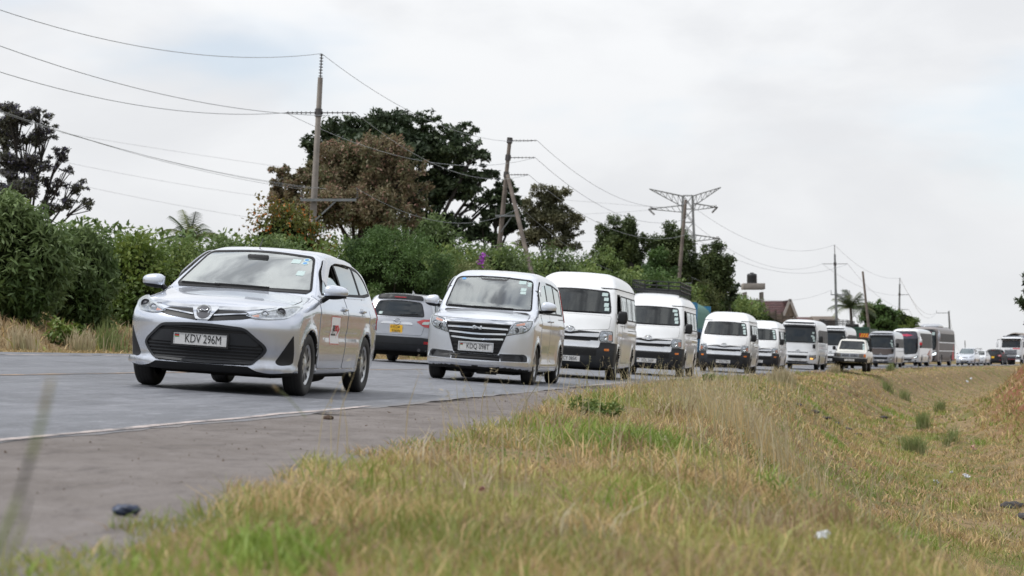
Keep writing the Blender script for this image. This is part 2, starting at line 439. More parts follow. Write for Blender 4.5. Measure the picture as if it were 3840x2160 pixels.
class Body:
    """Car body as the zero level of a smooth field built from profile curves.
    x runs from the front bumper (0) to the rear, y sideways, z up."""
    def __init__(s, hw, top, front, rear, sec, plan, bottom=0.2, crown=0.03, swf=(0.35, 2.6), swr=(0.2, 3.0), swt=((0, .1), (9, -.1)),
                 k_ts=0.10, k_f=0.10, k_r=0.10, k_b=0.05, wheels=(), arch=0.34, arch_z=0.3, arch_in=0.22, flare=0.012, k_a=0.012, h=0.03, bumps=None, L=None, swp=2.0):
        s.hw = hw; s.top = Curve(top); s.front = Curve(front); s.rear = Curve(rear); s.sec = Curve(sec); s.plan = Curve(plan)
        s.bottom = bottom if not isinstance(bottom, (list, tuple)) else Curve(bottom)
        s.crown = crown; s.swf = swf; s.swr = swr; s.swt = Curve(swt) if len(swt) > 2 else Curve([swt[0], tuple((np.array(swt[0]) + np.array(swt[1])) / 2), swt[1]])
        s.k_ts = Curve(k_ts) if isinstance(k_ts, (list, tuple)) else k_ts
        s.k = (k_f, k_r, k_b, k_a); s.wheels = wheels; s.arch = arch; s.arch_z = arch_z; s.arch_in = arch_in; s.flare = flare
        s.bumps = bumps; s.swp = swp
        s.L = L or max(p[1] for p in rear)
        s.H = max(p[1] for p in top)
        s.extract(h)
    def field(s, x, y, z):
        ay = np.abs(y); t = np.minimum(ay / s.hw, 1.1)
        W = s.hw - s.plan(x) - s.sec(z)
        for xw in s.wheels:
            r = np.hypot(x - xw, z - s.arch_z)
            W = W + s.flare * np.exp(-((r - s.arch - .01) / .05) ** 2)
        if s.bumps: W = s.bumps(x, z, W)
        side = ay - W
        xe = x - s.swt(x) * t ** s.swp
        sl = s.top.slope(xe)
        topf = (z - s.top(xe) + s.crown * t * t) / np.sqrt(1 + sl * sl)
        kts = s.k_ts(x) if isinstance(s.k_ts, Curve) else s.k_ts
        F = smax(topf, side, kts)
        fs = s.front.slope(z)
        F = smax(F, (s.front(z) + s.swf[0] * t ** s.swf[1] - x) / np.sqrt(1 + fs * fs), s.k[0])
        rs = s.rear.slope(z)
        F = smax(F, (x - s.rear(z) + s.swr[0] * t ** s.swr[1]) / np.sqrt(1 + rs * rs), s.k[1])
        bt = s.bottom(x) if isinstance(s.bottom, Curve) else s.bottom
        F = smax(F, bt - z, s.k[2])
        for xw in s.wheels:
            c = np.maximum(np.hypot(x - xw, z - s.arch_z) - s.arch, (s.hw - s.arch_in) - ay)
            F = smax(F, -c, s.k[3])
        return F
    def grad(s, P, e=0.004):
        x, y, z = P[:, 0], P[:, 1], P[:, 2]
        g = np.stack([s.field(x + e, y, z) - s.field(x - e, y, z), s.field(x, y + e, z) - s.field(x, y - e, z),
                      s.field(x, y, z + e) - s.field(x, y, z - e)], 1) / (2 * e)
        return g
    def extract(s, h):
        x = np.arange(-0.12, s.L + 0.15, h); y = np.arange(-s.hw - 3 * h, s.hw + 3.5 * h, h)
        y = y - (y[0] + y[-1]) / 2
        z = np.arange(0.02, s.H + 0.12, h)
        nx, ny, nz = len(x), len(y), len(z)
        G = s.field(x[:, None, None], y[None, :, None], z[None, None, :])
        G = np.broadcast_to(G, (nx, ny, nz))
        ins = G < 0
        cnt = np.zeros((nx - 1, ny - 1, nz - 1), np.int8)
        for i in (0, 1):
            for j in (0, 1):
                for k in (0, 1):
                    cnt += ins[i:nx - 1 + i, j:ny - 1 + j, k:nz - 1 + k]
        act = (cnt > 0) & (cnt < 8)
        idx = -np.ones(act.shape, np.int64)
        ci = np.argwhere(act)
        idx[act] = np.arange(len(ci))
        # cell vertex: mean of edge crossings
        acc = np.zeros((len(ci), 3)); num = np.zeros(len(ci))
        I, J, K = ci.T
        base = np.stack([x[I], y[J], z[K]], 1)
        corners = [(i, j, k) for i in (0, 1) for j in (0, 1) for k in (0, 1)]
        for a in range(8):
            for b in range(a + 1, 8):
                ca, cb = corners[a], corners[b]
                if sum(abs(p - q) for p, q in zip(ca, cb)) != 1: continue
                ga = G[I + ca[0], J + ca[1], K + ca[2]]; gb = G[I + cb[0], J + cb[1], K + cb[2]]
                m = (ga < 0) != (gb < 0)
                t = ga / np.where(m, ga - gb, 1)
                p = base + h * (np.array(ca) + (np.array(cb) - np.array(ca)) * t[:, None])
                acc[m] += p[m]; num[m] += 1
        P = acc / num[:, None]
        quads = []
        for ax in range(3):
            sl0 = [slice(None)] * 3; sl1 = [slice(None)] * 3
            sl0[ax] = slice(0, -1); sl1[ax] = slice(1, None)
            cr = ins[tuple(sl0)] != ins[tuple(sl1)]
            e = np.argwhere(cr)
            o = [a for a in range(3) if a != ax]
            ok = (e[:, o[0]] > 0) & (e[:, o[1]] > 0)
            for a in o: ok &= e[:, a] < [nx - 1, ny - 1, nz - 1][a]
            e = e[ok]
            def cell(d0, d1):
                q = e.copy(); q[:, o[0]] -= d0; q[:, o[1]] -= d1
                return idx[q[:, 0], q[:, 1], q[:, 2]]
            q = np.stack([cell(1, 1), cell(0, 1), cell(0, 0), cell(1, 0)], 1)
            flip = ins[e[:, 0], e[:, 1], e[:, 2]]
            if ax == 1: flip = ~flip
            q[~flip] = q[~flip][:, ::-1]
            quads.append(q)
        Q = np.vstack(quads)
        Q = Q[(Q >= 0).all(1)]
        for _ in range(4):
            g = s.grad(P); f = s.field(P[:, 0], P[:, 1], P[:, 2])
            st = f[:, None] * g / np.maximum((g * g).sum(1), .2)[:, None]
            ln = np.linalg.norm(st, axis=1)
            st *= np.minimum(1, h * .4 / np.maximum(ln, 1e-9))[:, None]
            P = P - st
        s.P, s.Q = P, Q
        s.N = s.grad(P, .006)
        s.N /= np.linalg.norm(s.N, axis=1)[:, None] + 1e-9
        s.bvh = BVHTree.FromPolygons(P.tolist(), Q.tolist())
    # --- rays
    VIEWS = {'front': (0, 1, 2, 1), 'rear': (0, 1, 2, -1), 'left': (1, 0, 2, 1), 'right': (1, 0, 2, -1), 'top': (2, 0, 1, -1)}
    def project(s, uv, view):
        ax, a, b, sg = s.VIEWS[view]
        P = np.zeros((len(uv), 3))
        d = np.zeros(3); d[ax] = sg
        dv = Vector(d)
        miss = []
        for i, (u, v) in enumerate(uv):
            o = [0, 0, 0]; o[a] = u; o[b] = v; o[ax] = -20 * sg
            loc, nrm, fi, dist = s.bvh.ray_cast(Vector(o), dv)
            if loc is None:
                miss.append(i); o[ax] = 0 if ax == 0 and sg > 0 else (s.L if ax == 0 else -sg * s.hw)
                loc = s.bvh.find_nearest(Vector(o))[0]
            P[i] = loc
        for _ in range(3):
            f = s.field(P[:, 0], P[:, 1], P[:, 2]); e = .004
            f2 = s.field(P[:, 0] + d[0] * e, P[:, 1] + d[1] * e, P[:, 2] + d[2] * e)
            df = (f2 - f) / e
            st = np.clip(np.where(np.abs(df) > .08, -f / np.where(np.abs(df) > .08, df, 1), 0), -.02, .02)
            if miss: st[miss] = 0
            P += st[:, None] * d
        N = s.grad(P, .006)
        N /= np.linalg.norm(N, axis=1)[:, None] + 1e-9
        return P, N

BODIES = {}
def cached(key, make):
    if key not in BODIES: BODIES[key] = make()
    return BODIES[key]

class Vehicle:
    def __init__(s, name, body, L, label, cat, group=None):
        s.b, s.L = body, L
        s.root = empty(name)
        tag(s.root, label, cat, group)
        s.holes = []
        s.res = 0.05
    def fix(s, o, parent=None):
        """put a mesh made in bumper coordinates under the root (origin at mid length)"""
        o.location.x = -s.L / 2 if parent is None else 0
        return o
    def add(s, mb, name, mat, parent=None, **kw):
        return s.fix(mb.build(name, mat, parent or s.root, **kw), parent)
    def hole(s, poly, view): s.holes.append((poly, view))
    def shell(s, paint, liner=True, under=None, name='body', under_z=None):
        b = s.b
        C = b.P[b.Q].mean(1); Nn = b.N[b.Q].mean(1)
        kill = np.zeros(len(C), bool)
        for poly, view in s.holes:
            ax, a, c, sg = b.VIEWS[view]
            kill |= in_poly(C[:, [a, c]], poly) & (Nn[:, ax] * -sg > 0.12) & ((C[:, 1] * -sg > 0) if ax == 1 else True)
        Q = b.Q[~kill]
        o = s._mesh(name, b.P, Q, paint, b.N)
        s.body = o
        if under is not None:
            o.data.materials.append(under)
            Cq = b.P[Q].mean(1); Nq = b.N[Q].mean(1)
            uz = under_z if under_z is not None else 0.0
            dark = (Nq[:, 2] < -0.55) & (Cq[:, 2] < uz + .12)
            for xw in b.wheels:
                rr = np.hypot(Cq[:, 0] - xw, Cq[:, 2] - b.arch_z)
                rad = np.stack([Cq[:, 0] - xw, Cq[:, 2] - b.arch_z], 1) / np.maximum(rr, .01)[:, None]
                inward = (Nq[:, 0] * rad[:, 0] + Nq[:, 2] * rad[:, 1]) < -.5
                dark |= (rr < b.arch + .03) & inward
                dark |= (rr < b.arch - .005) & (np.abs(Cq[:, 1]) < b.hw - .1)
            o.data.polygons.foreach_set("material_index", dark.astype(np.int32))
        if liner:
            Ql = Q[b.P[Q].mean(1)[:, 2] > b.H * .42]
            used = np.unique(Ql); mp = np.zeros(len(b.P), np.int64); mp[used] = np.arange(len(used))
            s._mesh('interior_lining', (b.P - b.N * .03)[used], mp[Ql][:, ::-1], M_inner, -b.N[used])
        return o
    def _mesh(s, name, P, Q, m, N):
        o = mk_fast(name, P, Q, m, s.root, smooth=True)
        o.data.normals_split_custom_set_from_vertices(N.tolist())
        return s.fix(o)
    def patch(s, name, poly, view, mat, off=.003, thick=.008, parent=None, rnd=.02, res=None, mirror=False, hole=None, raw=False):
        res = res or s.res
        outs = []
        poly = [tuple(p) for p in poly] if raw else round_poly(poly, rnd)
        for mi in ((False, True) if mirror else (False,)):
            pl, hl, vw = poly, hole, view
            if mi:
                if view in ('front', 'rear'): pl = [(-u, v) for u, v in pl]; hl = [(-u, v) for u, v in hole] if hole else None
                elif view == 'top': pl = [(u, -v) for u, v in pl]
                else: vw = 'right' if view == 'left' else 'left'
            bd = resample(pl, res)
            pts = list(bd); edges = [(i, (i + 1) % len(bd)) for i in range(len(bd))]
            A = np.array(bd)
            lo, hi = A.min(0), A.max(0)
            gx, gy = np.meshgrid(np.arange(lo[0] + res / 2, hi[0], res), np.arange(lo[1] + res / 2, hi[1], res))
            g = np.stack([gx.ravel(), gy.ravel()], 1)
            if len(g):
                keep = in_poly(g, inset_poly(pl, res * .35))
                g = g[keep]
                if hl: g = g[~in_poly(g, inset_poly(hl, -res * .35))] if len(g) else g
                pts += [tuple(p) for p in g]
            if hl:
                hb = resample(hl, res); k0 = len(pts)
                pts += hb; edges += [(k0 + i, k0 + (i + 1) % len(hb)) for i in range(len(hb))]
            v2, _, f2, *_r = delaunay_2d_cdt([Vector(p) for p in pts], edges, [], 1, 1e-6)
            uv = np.array([tuple(v) for v in v2])
            if hl:
                cen = np.array([uv[list(f)].mean(0) for f in f2])
                inside = in_poly(cen, hl)
                f2 = [f for f, i in zip(f2, inside) if not i]
            P, Nn = s.b.project(uv, vw)
            top = P + Nn * off; bot = P - Nn * thick
            F = np.array([list(f)[:3] for f in f2])
            fn = np.cross(top[F[:, 1]] - top[F[:, 0]], top[F[:, 2]] - top[F[:, 0]])
            if (fn * Nn[F[:, 0]]).sum() < 0: F = F[:, ::-1]
            cnt = {}
            for f in F.tolist():
                for i in range(3):
                    e = (f[i], f[(i + 1) % 3]); cnt[e] = cnt.get(e, 0) + 1
            be = [e for e in cnt if (e[1], e[0]) not in cnt]
            V = top.tolist(); faces = F.tolist(); mp = {}
            for a, b2 in be:
                for q in (a, b2):
                    if q not in mp:
                        mp[q] = len(V); V.append(top[q].tolist()); V.append(bot[q].tolist())
                faces.append((mp[b2], mp[a], mp[a] + 1, mp[b2] + 1))
            o = mk(name, V, faces, mat, parent if parent is not None else s.root, True, 50)
            s.fix(o, parent)
            outs.append(o)
        return outs if mirror else outs[0]
    def strip(s, name, pts, w, view, mat, off=.002, **kw):
        """narrow band following a polyline on the body"""
        p = [Vector(q) for q in pts]
        L, Rr = [], []
        for i in range(len(p)):
            t = (p[min(i + 1, len(p) - 1)] - p[max(i - 1, 0)]).normalized()
            n = Vector((-t.y, t.x)) * w / 2
            L.append(tuple(p[i] + n)); Rr.append(tuple(p[i] - n))
        return s.patch(name, L + Rr[::-1], view, mat, off=off, raw=True, res=max(w, s.res * .7), **kw)
    def panel(s, name, poly, view, paint, gap=.007, off=.004, rnd=.03, mirror=False, **kw):
        """body panel standing a hair proud of a dark shut line"""
        pr = round_poly(poly, rnd)
        s.patch('shut_line', pr, view, M_gap, off=.0012, thick=.004, raw=True, mirror=mirror, parent=None)
        return s.patch(name, inset_poly(pr, gap), view, paint, off=off, thick=.002, raw=True, mirror=mirror, **kw)
    def window(s, name, poly, view, glass, seal=.028, rnd=.05, mirror=False, see=True, sealmat=None, res=None):
        pr = round_poly(poly, rnd)
        inner = inset_poly(pr, seal)
        gl = s.patch(name, inset_poly(pr, seal * .35), view, glass, off=.004, thick=.001, raw=True, mirror=mirror, res=res)
        gls = gl if mirror else [gl]
        fr = s.patch('window_seal', pr, view, sealmat or M_seal, off=.0062, thick=.004 if not see else .02, raw=True, mirror=mirror, hole=inner, res=res)
        frs = fr if mirror else [fr]
        for g, f in zip(gls, frs):        # seal belongs to its window
            KIDS[s.root.name].remove(f); f.parent = g; f.location.x = 0
            KIDS.setdefault(g.name, []).append(f)
        if see:
            s.hole(inset_poly(pr, seal * .5), view)
            if mirror:
                s.hole(inset_poly([(-u, v) for u, v in pr], seal * .5) if view in ('front', 'rear') else inset_poly(pr, seal * .5), view if view in ('front', 'rear') else ('right' if view == 'left' else 'left'))
        return gl
    def at(s, u, v, view='front', off=0.0):
        P, N = s.b.project(np.array([(u, v)]), view)
        return Vector(P[0]) + Vector(N[0]) * off, Vector(N[0])
    # --- common parts
    def wheel(s, x, sy, Rw, w, style='hub9', yc=None, rim_r=None):
        yc = yc if yc is not None else s.b.hw - .03 - w / 2
        rim_r = rim_r or Rw * .66
        W = empty('wheel', (0, 0, 0), s.root); W.location = (x - s.L / 2, sy * yc, Rw)
        h = w / 2
        o = -sy * 0 + 1
        pr = [(rim_r * .98, -h * .86), (rim_r + .012, -h * .98), (Rw * .90, -h), (Rw * .97, -h * .88), (Rw, -h * .66), (Rw, h * .66), (Rw * .97, h * .88), (Rw * .90, h), (rim_r + .012, h * .98), (rim_r * .98, h * .86)]
        t = MB().lathe(pr, (0, 0, 0), 'y', 44)
        ty = t.build('tyre', M_tyre, W, sharp=55)
        g = MB()
        for a in (-.36, 0, .36):
            g.lathe([(Rw + .0008, h * (a - .05)), (Rw + .0012, h * (a + .05))], (0, 0, 0), 'y', 44)
        g.build('tread_groove', M_gap, W)
        y0 = sy * h * .80
        rm = MB()
        if style in ('hub9', 'hub6', 'alloy'):
            rm.lathe([(0.0, y0 * .98), (rim_r * .16, y0 * .98), (rim_r * .22, y0 * .90), (rim_r * .30, y0 * .86), (rim_r * .84, y0 * .80), (rim_r * .93, y0 * .97), (rim_r, y0 * 1.03), (rim_r * 1.01, y0 * .8)], (0, 0, 0), 'y', 44)
            r_o = rm.build('rim', M_rim, W, sharp=35)
            n = {'hub9': 9, 'hub6': 6, 'alloy': 10}[style]
            sl = MB()
            for k in range(n):
                a0 = 2 * math.pi * k / n + .2
                tw = .32 if style == 'hub9' else .1
                v = []
                for (rr, da) in ((.42, -.08), (.86, -.20 + tw), (.86, .17 + tw), (.42, .07)):
                    a = a0 + da * (6.5 / n) * 1.25
                    v.append((rim_r * rr * math.cos(a), y0 * (.885 if rr > .5 else .905) , rim_r * rr * math.sin(a)))
                sl.add(v, [(0, 1, 2, 3)])
            sl.build('wheel_slot', M_rimdark, r_o, smooth=False)
        else:                              # plain steel truck wheel
            rm.lathe([(0, y0 * 1.05), (rim_r * .28, y0 * 1.05), (rim_r * .34, y0 * .7), (rim_r * .7, y0 * .55), (rim_r * .88, y0 * .75), (rim_r, y0 * 1.02), (rim_r * 1.01, y0 * .8)], (0, 0, 0), 'y', 32)
            rm.build('rim', M_rim if style == 'steel_bright' else M_white2 if style == 'steel_white' else M_greysil, W, sharp=35)
        return W
    def wheels(s, xs, Rw, w, style='hub9', yc=None, rim_r=None):
        for x in xs:
            for sy in (-1, 1): s.wheel(x, sy, Rw, w, style, yc, rim_r)
    def text(s, name, body, size, mat, parent, loc, rot, sx=1.0, extrude=.001, bold=0.0):
        cu = bpy.data.curves.new('t', 'FONT'); cu.body = body; cu.size = size; cu.align_x = 'CENTER'; cu.align_y = 'CENTER'
        cu.extrude = extrude; cu.offset = bold; cu.resolution_u = 3
        ob = bpy.data.objects.new('t', cu); COL.objects.link(ob)
        dg = bpy.context.evaluated_depsgraph_get()
        me = bpy.data.meshes.new_from_object(ob.evaluated_get(dg))
        bpy.data.objects.remove(ob)
        me.name = name
        me.materials.clear(); me.materials.append(mat)
        o = bpy.data.objects.new(name, me); link(o, parent)
        o.matrix_local = Matrix.Translation(loc) @ rot @ Matrix.Diagonal((sx, 1, 1, 1))
        return o
    def plate(s, txt, z, view='front', u=0.0, size=(.52, .112), pm=None, lines=None, off=.02, frame=True, name='number_plate', tilt=0):
        """number plate standing upright on the body, facing forwards or backwards"""
        p, n = s.at(u, z, view)
        sg = -1 if view == 'front' else 1
        E = empty(name, (0, 0, 0), s.root)
        # local: X to the viewer's right, Y up, Z towards the viewer
        X = Vector((0, sg, 0)); Zv = Vector((sg, 0, 0)); Y = Vector((0, 0, 1))
        rot = Matrix((X, Y, Zv)).transposed().to_4x4()
        E.matrix_local = Matrix.Translation(Vector((p.x - s.L / 2 + sg * off, p.y, p.z))) @ rot @ Matrix.Rotation(tilt, 4, 'X')
        w, h = size
        MB().box((0, 0, -.006), (w, h, .008)).build('plate_sheet', pm or M_plate, E, smooth=False, bevel=.003)
        if frame:
            fr = MB()
            for a, b in (((0, h / 2 + .008, -.004), (w + .034, .017, .018)), ((0, -h / 2 - .008, -.004), (w + .034, .017, .018)), ((w / 2 + .009, 0, -.004), (.017, h, .018)), ((-w / 2 - .009, 0, -.004), (.017, h, .018))):
                fr.box(a, b)
            fr.build('plate_frame', M_black if frame is True else frame, E, smooth=False)
        I4 = Matrix.Identity(4)
        if lines:
            for i, t in enumerate(lines):
                s.text('plate_lettering', t, h * .52, M_ink, E, Vector((.01 if i == 0 else 0, h * (.24 - .47 * i), 0)), I4, .78)
        else:
            s.text('plate_lettering', txt, h * 1.0, M_ink, E, Vector((.03, .0, 0)), I4, .70)
        fl = MB().box((-w / 2 + .035, h * .33, -.0015), (.044, .01, .001)).build('flag_stripe', M_ink, E, smooth=False)
        MB().box((-w / 2 + .035, h * .24, -.0015), (.044, .01, .001)).build('flag_stripe', M_redink, E, smooth=False)
        MB().box((-w / 2 + .035, h * .15, -.0015), (.044, .01, .001)).build('flag_stripe', M_greenink, E, smooth=False)
        return E
    def ring(s, name, c, n, a, b, r, mat, parent=None, seg=28, up=Vector((0, 0, 1))):
        """ellipse of tube r in the plane facing n"""
        n = n.normalized(); U = up.cross(n).normalized(); V = n.cross(U)
        pts = [c + U * a * math.cos(2 * math.pi * k / seg) + V * b * math.sin(2 * math.pi * k / seg) for k in range(seg + 1)]
        return s.add(MB().tube(pts, r, 5, cap=False), name, mat, parent)
    def emblem_rings(s, u, z, w, view='front', mat=None):
        """three interlaced ellipses"""
        c, n = s.at(u, z, view, .012)
        m = mat or M_chrome
        E = empty('emblem', (0, 0, 0), s.root); E.location.x = -s.L / 2
        a, b = w / 2, w * .33
        for (aa, bb, dz) in ((a, b, 0), (a * .62, b * .36, b * .52), (a * .27, b * .86, b * .1)):
            nn = n.normalized(); U = Vector((0, 0, 1)).cross(nn).normalized(); V = nn.cross(U)
            pts = [c + V * dz + U * aa * math.cos(k * math.pi / 12) + V * bb * math.sin(k * math.pi / 12) for k in range(25)]
            MB().tube(pts, w * .035, 5, cap=False).build('emblem_ring', m, E)
        return E
    def mirror(s, x, z, y, size=(.16, .22, .15), cap=None, style='car', stalk=None, sides=(-1, 1)):
        for sy in sides:
            E = empty('wing_mirror', (0, 0, 0), s.root); E.location.x = -s.L / 2
            c = Vector((x, sy * (y + size[1] / 2), z))
            bm = bmesh.new()
            bmesh.ops.create_uvsphere(bm, u_segments=24, v_segments=14, radius=1.0)
            pw = 2.7 if style == 'car' else 4.5
            for v in bm.verts:
                p = v.co
                m = (abs(p.x) ** pw + abs(p.y) ** pw + abs(p.z) ** pw) ** (1 / pw)
                q = p / m
                if style == 'car':
                    q.z *= 1 - .18 * (q.y * sy)         # slimmer outer end
                    q.x += .25 * (q.y * sy) * 1.0       # swept back
                    if q.x > .55: q.x = .55
                v.co = Vector((q.x * size[0] / 2, q.y * size[1] / 2, q.z * size[2] / 2)) + c
            me = bpy.data.meshes.new('mirror_housing'); bm.to_mesh(me); bm.free()
            me.shade_smooth(); me.materials.append(cap or M_black)
            if style == 'car' and cap is not None:
                me.materials.append(M_black)
                for f in me.polygons:
                    if f.center.z < c.z - size[2] * .22: f.material_index = 1
            link(bpy.data.objects.new('mirror_housing', me), E)
            st = stalk or (x + .05, y - .06, z - size[2] * .6)
            MB().tube([(st[0], sy * st[1], st[2]), (x + .02, sy * (y + .03), z - size[2] * .35)], .024, 8, r1=.03).build('mirror_arm', M_black, E)
            MB().box((x + size[0] * (.40 if style == 'car' else .47), c.y, c.z), (.012, size[1] * .8, size[2] * .75)).build('mirror_glass', M_chrome, E, smooth=False)
    def wiper(s, a, b, view='front', off=.018):
        pts = []
        for i in range(9):
            t = i / 8
            u, v = a[0] + (b[0] - a[0]) * t, a[1] + (b[1] - a[1]) * t
            pts.append(s.at(u, v, view, off)[0])
        return s.add(MB().tube(pts, .009, 5), 'wiper', M_black)
    def handle(s, x, z, view, mat, L=.17, H=.026, mirror=True):
        for vw in (('left', 'right') if mirror else (view,)):
            p, n = s.at(x, z, vw, .022)
            b = MB().box(p, (L, .022, H))
            b.box(p + Vector((-L * .42, -n.y * .018, 0)), (.03, .03, H * .8)); b.box(p + Vector((L * .42, -n.y * .018, 0)), (.03, .03, H * .8))
            s.add(b, 'door_handle', mat, bevel=.006)
    def seat(s, x, y, z, w=.5, hgt=.62, mat=None):
        E = empty('seat', (x - s.L / 2, y, z), s.root)
        MB().box((.0, 0, 0), (.5, w, .16)).build('cushion', mat or M_seat, E, bevel=.05)
        rt = Matrix.Rotation(R(14), 3, 'Y')
        MB().box((.30, 0, hgt * .48), (.14, w * .95, hgt), rt).build('backrest', mat or M_seat, E, bevel=.05)
        MB().box((.40, 0, hgt * .48 + hgt * .58), (.10, w * .55, .18), rt).build('headrest', mat or M_seat, E, bevel=.04)
        return E
    def steering(s, x, y, z, r=.185):
        n = Vector((-.85, 0, .5)).normalized()
        E = empty('steering_wheel', (0, 0, 0), s.root); E.location.x = -s.L / 2
        U = Vector((0, 1, 0)); V = n.cross(U); c = Vector((x, y, z))
        MB().tube([c + U * r * math.cos(k * math.pi / 12) + V * r * math.sin(k * math.pi / 12) for k in range(25)], .015, 6, cap=False).build('wheel_rim', M_dash, E)
        MB().tube([c - n * .0, c - n * .3 * -1 * -1], .03, 6).build('column', M_dash, E)
        MB().tube([c + U * r, c, c - U * r], .018, 5).build('spoke', M_dash, E)
    def place(s, X, d, heading, roll=None, z=None, rear_ref=False, pitch=0.0):
        """front centre of the vehicle stands at (X, d); heading: degrees to the right of the view axis that its tail points"""
        place_root(s.root, s.L, X, d, heading, roll, z)
        return s

def place_root(root, L, X, d, heading, roll=None, z=None):
    h = R(heading)
    back = Vector((math.sin(h), math.cos(h), 0))
    c = Vector((X, d, 0)) + back * L / 2
    zz = road_z(c.x, c.y) if z is None else z
    if roll is None:
        right = Vector((math.cos(h), -math.sin(h), 0))
        a, b = c - right * .8, c + right * .8
        roll = math.degrees(math.atan2(road_z(a.x, a.y) - road_z(b.x, b.y), 1.6))
    f = c - back * L * .3; bk = c + back * L * .3
    pit = math.atan2(road_z(bk.x, bk.y) - road_z(f.x, f.y), L * .6) if z is None else 0
    root.matrix_world = Matrix.Translation((c.x, c.y, zz)) @ Matrix.Rotation(math.pi / 2 - h, 4, 'Z') @ Matrix.Rotation(-pit, 4, 'Y') @ Matrix.Rotation(R(roll), 4, 'X')
# ================================================================ terrain and road (metres; X right, Y away from the camera)
def lerp_curve(pts, n=3): return Curve(pts, n)
_xe = Curve([(-80, -16.2), (-20, -7.2), (10.5, -2.6), (35, 1.05), (50, 3.4), (65, 6.0), (80, 9.2), (97, 12.7), (117, 17.5), (133, 21.8), (157, 28.8),
             (175, 34.6), (188, 39), (208, 47.0), (232, 56.6), (300, 88), (400, 155), (800, 480), (3000, 2600)], 2)
_xd = np.concatenate([np.arange(-80, 400, 1.0), np.arange(400, 3001, 20.0)])
_c = chaikin([(-80, -16.2), (-20, -7.2), (10.5, -2.6), (35, 1.05), (50, 3.4), (65, 6.0), (80, 9.2), (97, 12.7), (117, 17.5), (133, 21.8), (157, 28.8),
             (175, 34.6), (188, 39), (208, 47.0), (232, 56.6), (300, 88), (400, 155), (800, 480), (3000, 2600)], 4)
_xv = np.interp(_xd, _c[:, 0], _c[:, 1]); _xs = np.gradient(_xv, _xd)
def Xe(d): return np.interp(d, _xd, _xv)                 # near edge line of the road
def Xc(d): return 1 / np.sqrt(1 + np.interp(d, _xd, _xs) ** 2)
_I = np.interp
def zl(d): return _I(d, [-80, 34, 79, 150, 232, 300, 500, 3000], [0, 0, -.06, -.07, .02, -.05, -2.5, -40])
def bank(d): return _I(d, [-80, 40, 79, 120, 160, 230, 600], [.07, .07, .056, .04, .02, .008, 0])
def p_of(X, d): return (X - Xe(d)) * Xc(d)
def X_of(p, d): return Xe(d) + p / Xc(d)
def plane_z(p, d): return zl(d) - bank(d) * (p + 1.9)
def road_z(X, d): return float(plane_z(p_of(X, d), d))
def sw(d): return _I(d, [0, 5, 12, 17, 27, 45, 300], [2.65, 2.22, 1.68, 1.58, .95, .6, .6])      # shoulder width
def pr(d): return _I(d, [0, 6, 9, 12, 16, 24, 45, 80, 400], [4.9, 4.6, 4.2, 3.6, 3.0, 2.7, 2.7, 2.5, 2.5])              # crest of the verge
FE = -7.8                                                                                     # far edge of the asphalt

def vnoise(x, y, s=0):
    xi, yi = np.floor(x).astype(np.int64), np.floor(y).astype(np.int64)
    fx, fy = x - xi, y - yi
    fx, fy = fx * fx * (3 - 2 * fx), fy * fy * (3 - 2 * fy)
    def hsh(a, b):
        n = (a * 374761393 + b * 668265263 + s * 1442695) & 0x7fffffff
        n = ((n ^ (n >> 13)) * 1274126177) & 0x7fffffff
        return ((n ^ (n >> 16)) & 0xffff) / 65535.0
    return (hsh(xi, yi) * (1 - fx) + hsh(xi + 1, yi) * fx) * (1 - fy) + (hsh(xi, yi + 1) * (1 - fx) + hsh(xi + 1, yi + 1) * fx) * fy
def fbm(x, y, s=0): return (vnoise(x, y, s) + .5 * vnoise(x * 2.1, y * 2.1, s + 1) + .25 * vnoise(x * 4.3, y * 4.3, s + 2)) / 1.75

def ground_z(X, d):
    X, d = np.asarray(X, float), np.asarray(d, float)
    p = p_of(X, d); S, Pq = sw(d), pr(d)
    z = plane_z(np.clip(p, FE, S), d)
    nz = fbm(X * .9, d * .7, 3) - .5
    # near verge, ditch, far ditch bank
    z = np.where(p > S, z + .045 * np.clip((p - S) / .25, 0, 1) - .095 * np.clip(p - S, 0, np.maximum(Pq - S, .01)), z)
    u = np.maximum(p - Pq, 0)
    z = z + _I(u, [0, .35, .9, 1.8, 3, 4.6, 6.5, 8, 10, 13, 20, 60, 3000], [0, -.14, -.58, -1.15, -1.55, -1.75, -1.75, -1.45, -.75, .2, .9, 1.3, 1.3])
    z = z - .13 * np.clip((p - S) / .5, 0, 1) * np.clip((d - 45) / 30, 0, 1)
    z = z + np.where(p > S, nz * .14 * np.clip((p - S) / .6, 0, 1), 0)
    # spoil heap of red soil on the far side of the ditch
    z = z + 2.6 * np.exp(-((p - 12.0) / 3.1) ** 2 - ((d - 98) / 25) ** 2) + .8 * np.exp(-((p - 10.5) / 1.8) ** 2 - ((d - 66) / 12) ** 2) + np.where(p > 7, .5 * (fbm(X * .8, d * .25, 15) - .5) + .35 * (fbm(X * 2.4, d * .7, 16) - .5), 0)
    # bank beyond the road
    w = np.maximum(FE - p, 0)
    hb = _I(d, [-80, 30, 60, 80, 130, 180, 215, 260, 400], [1, 1, 1.3, 1.8, 3.0, 3.4, 2.0, .5, .1])
    z = z + hb * _I(w, [0, .6, 1.3, 2.5, 4, 8, 20, 60, 3000], [0, .02, .14, .5, .75, .95, 1.3, 1.5, 1.5]) + np.where(w > .5, nz * .12, 0)
    return z

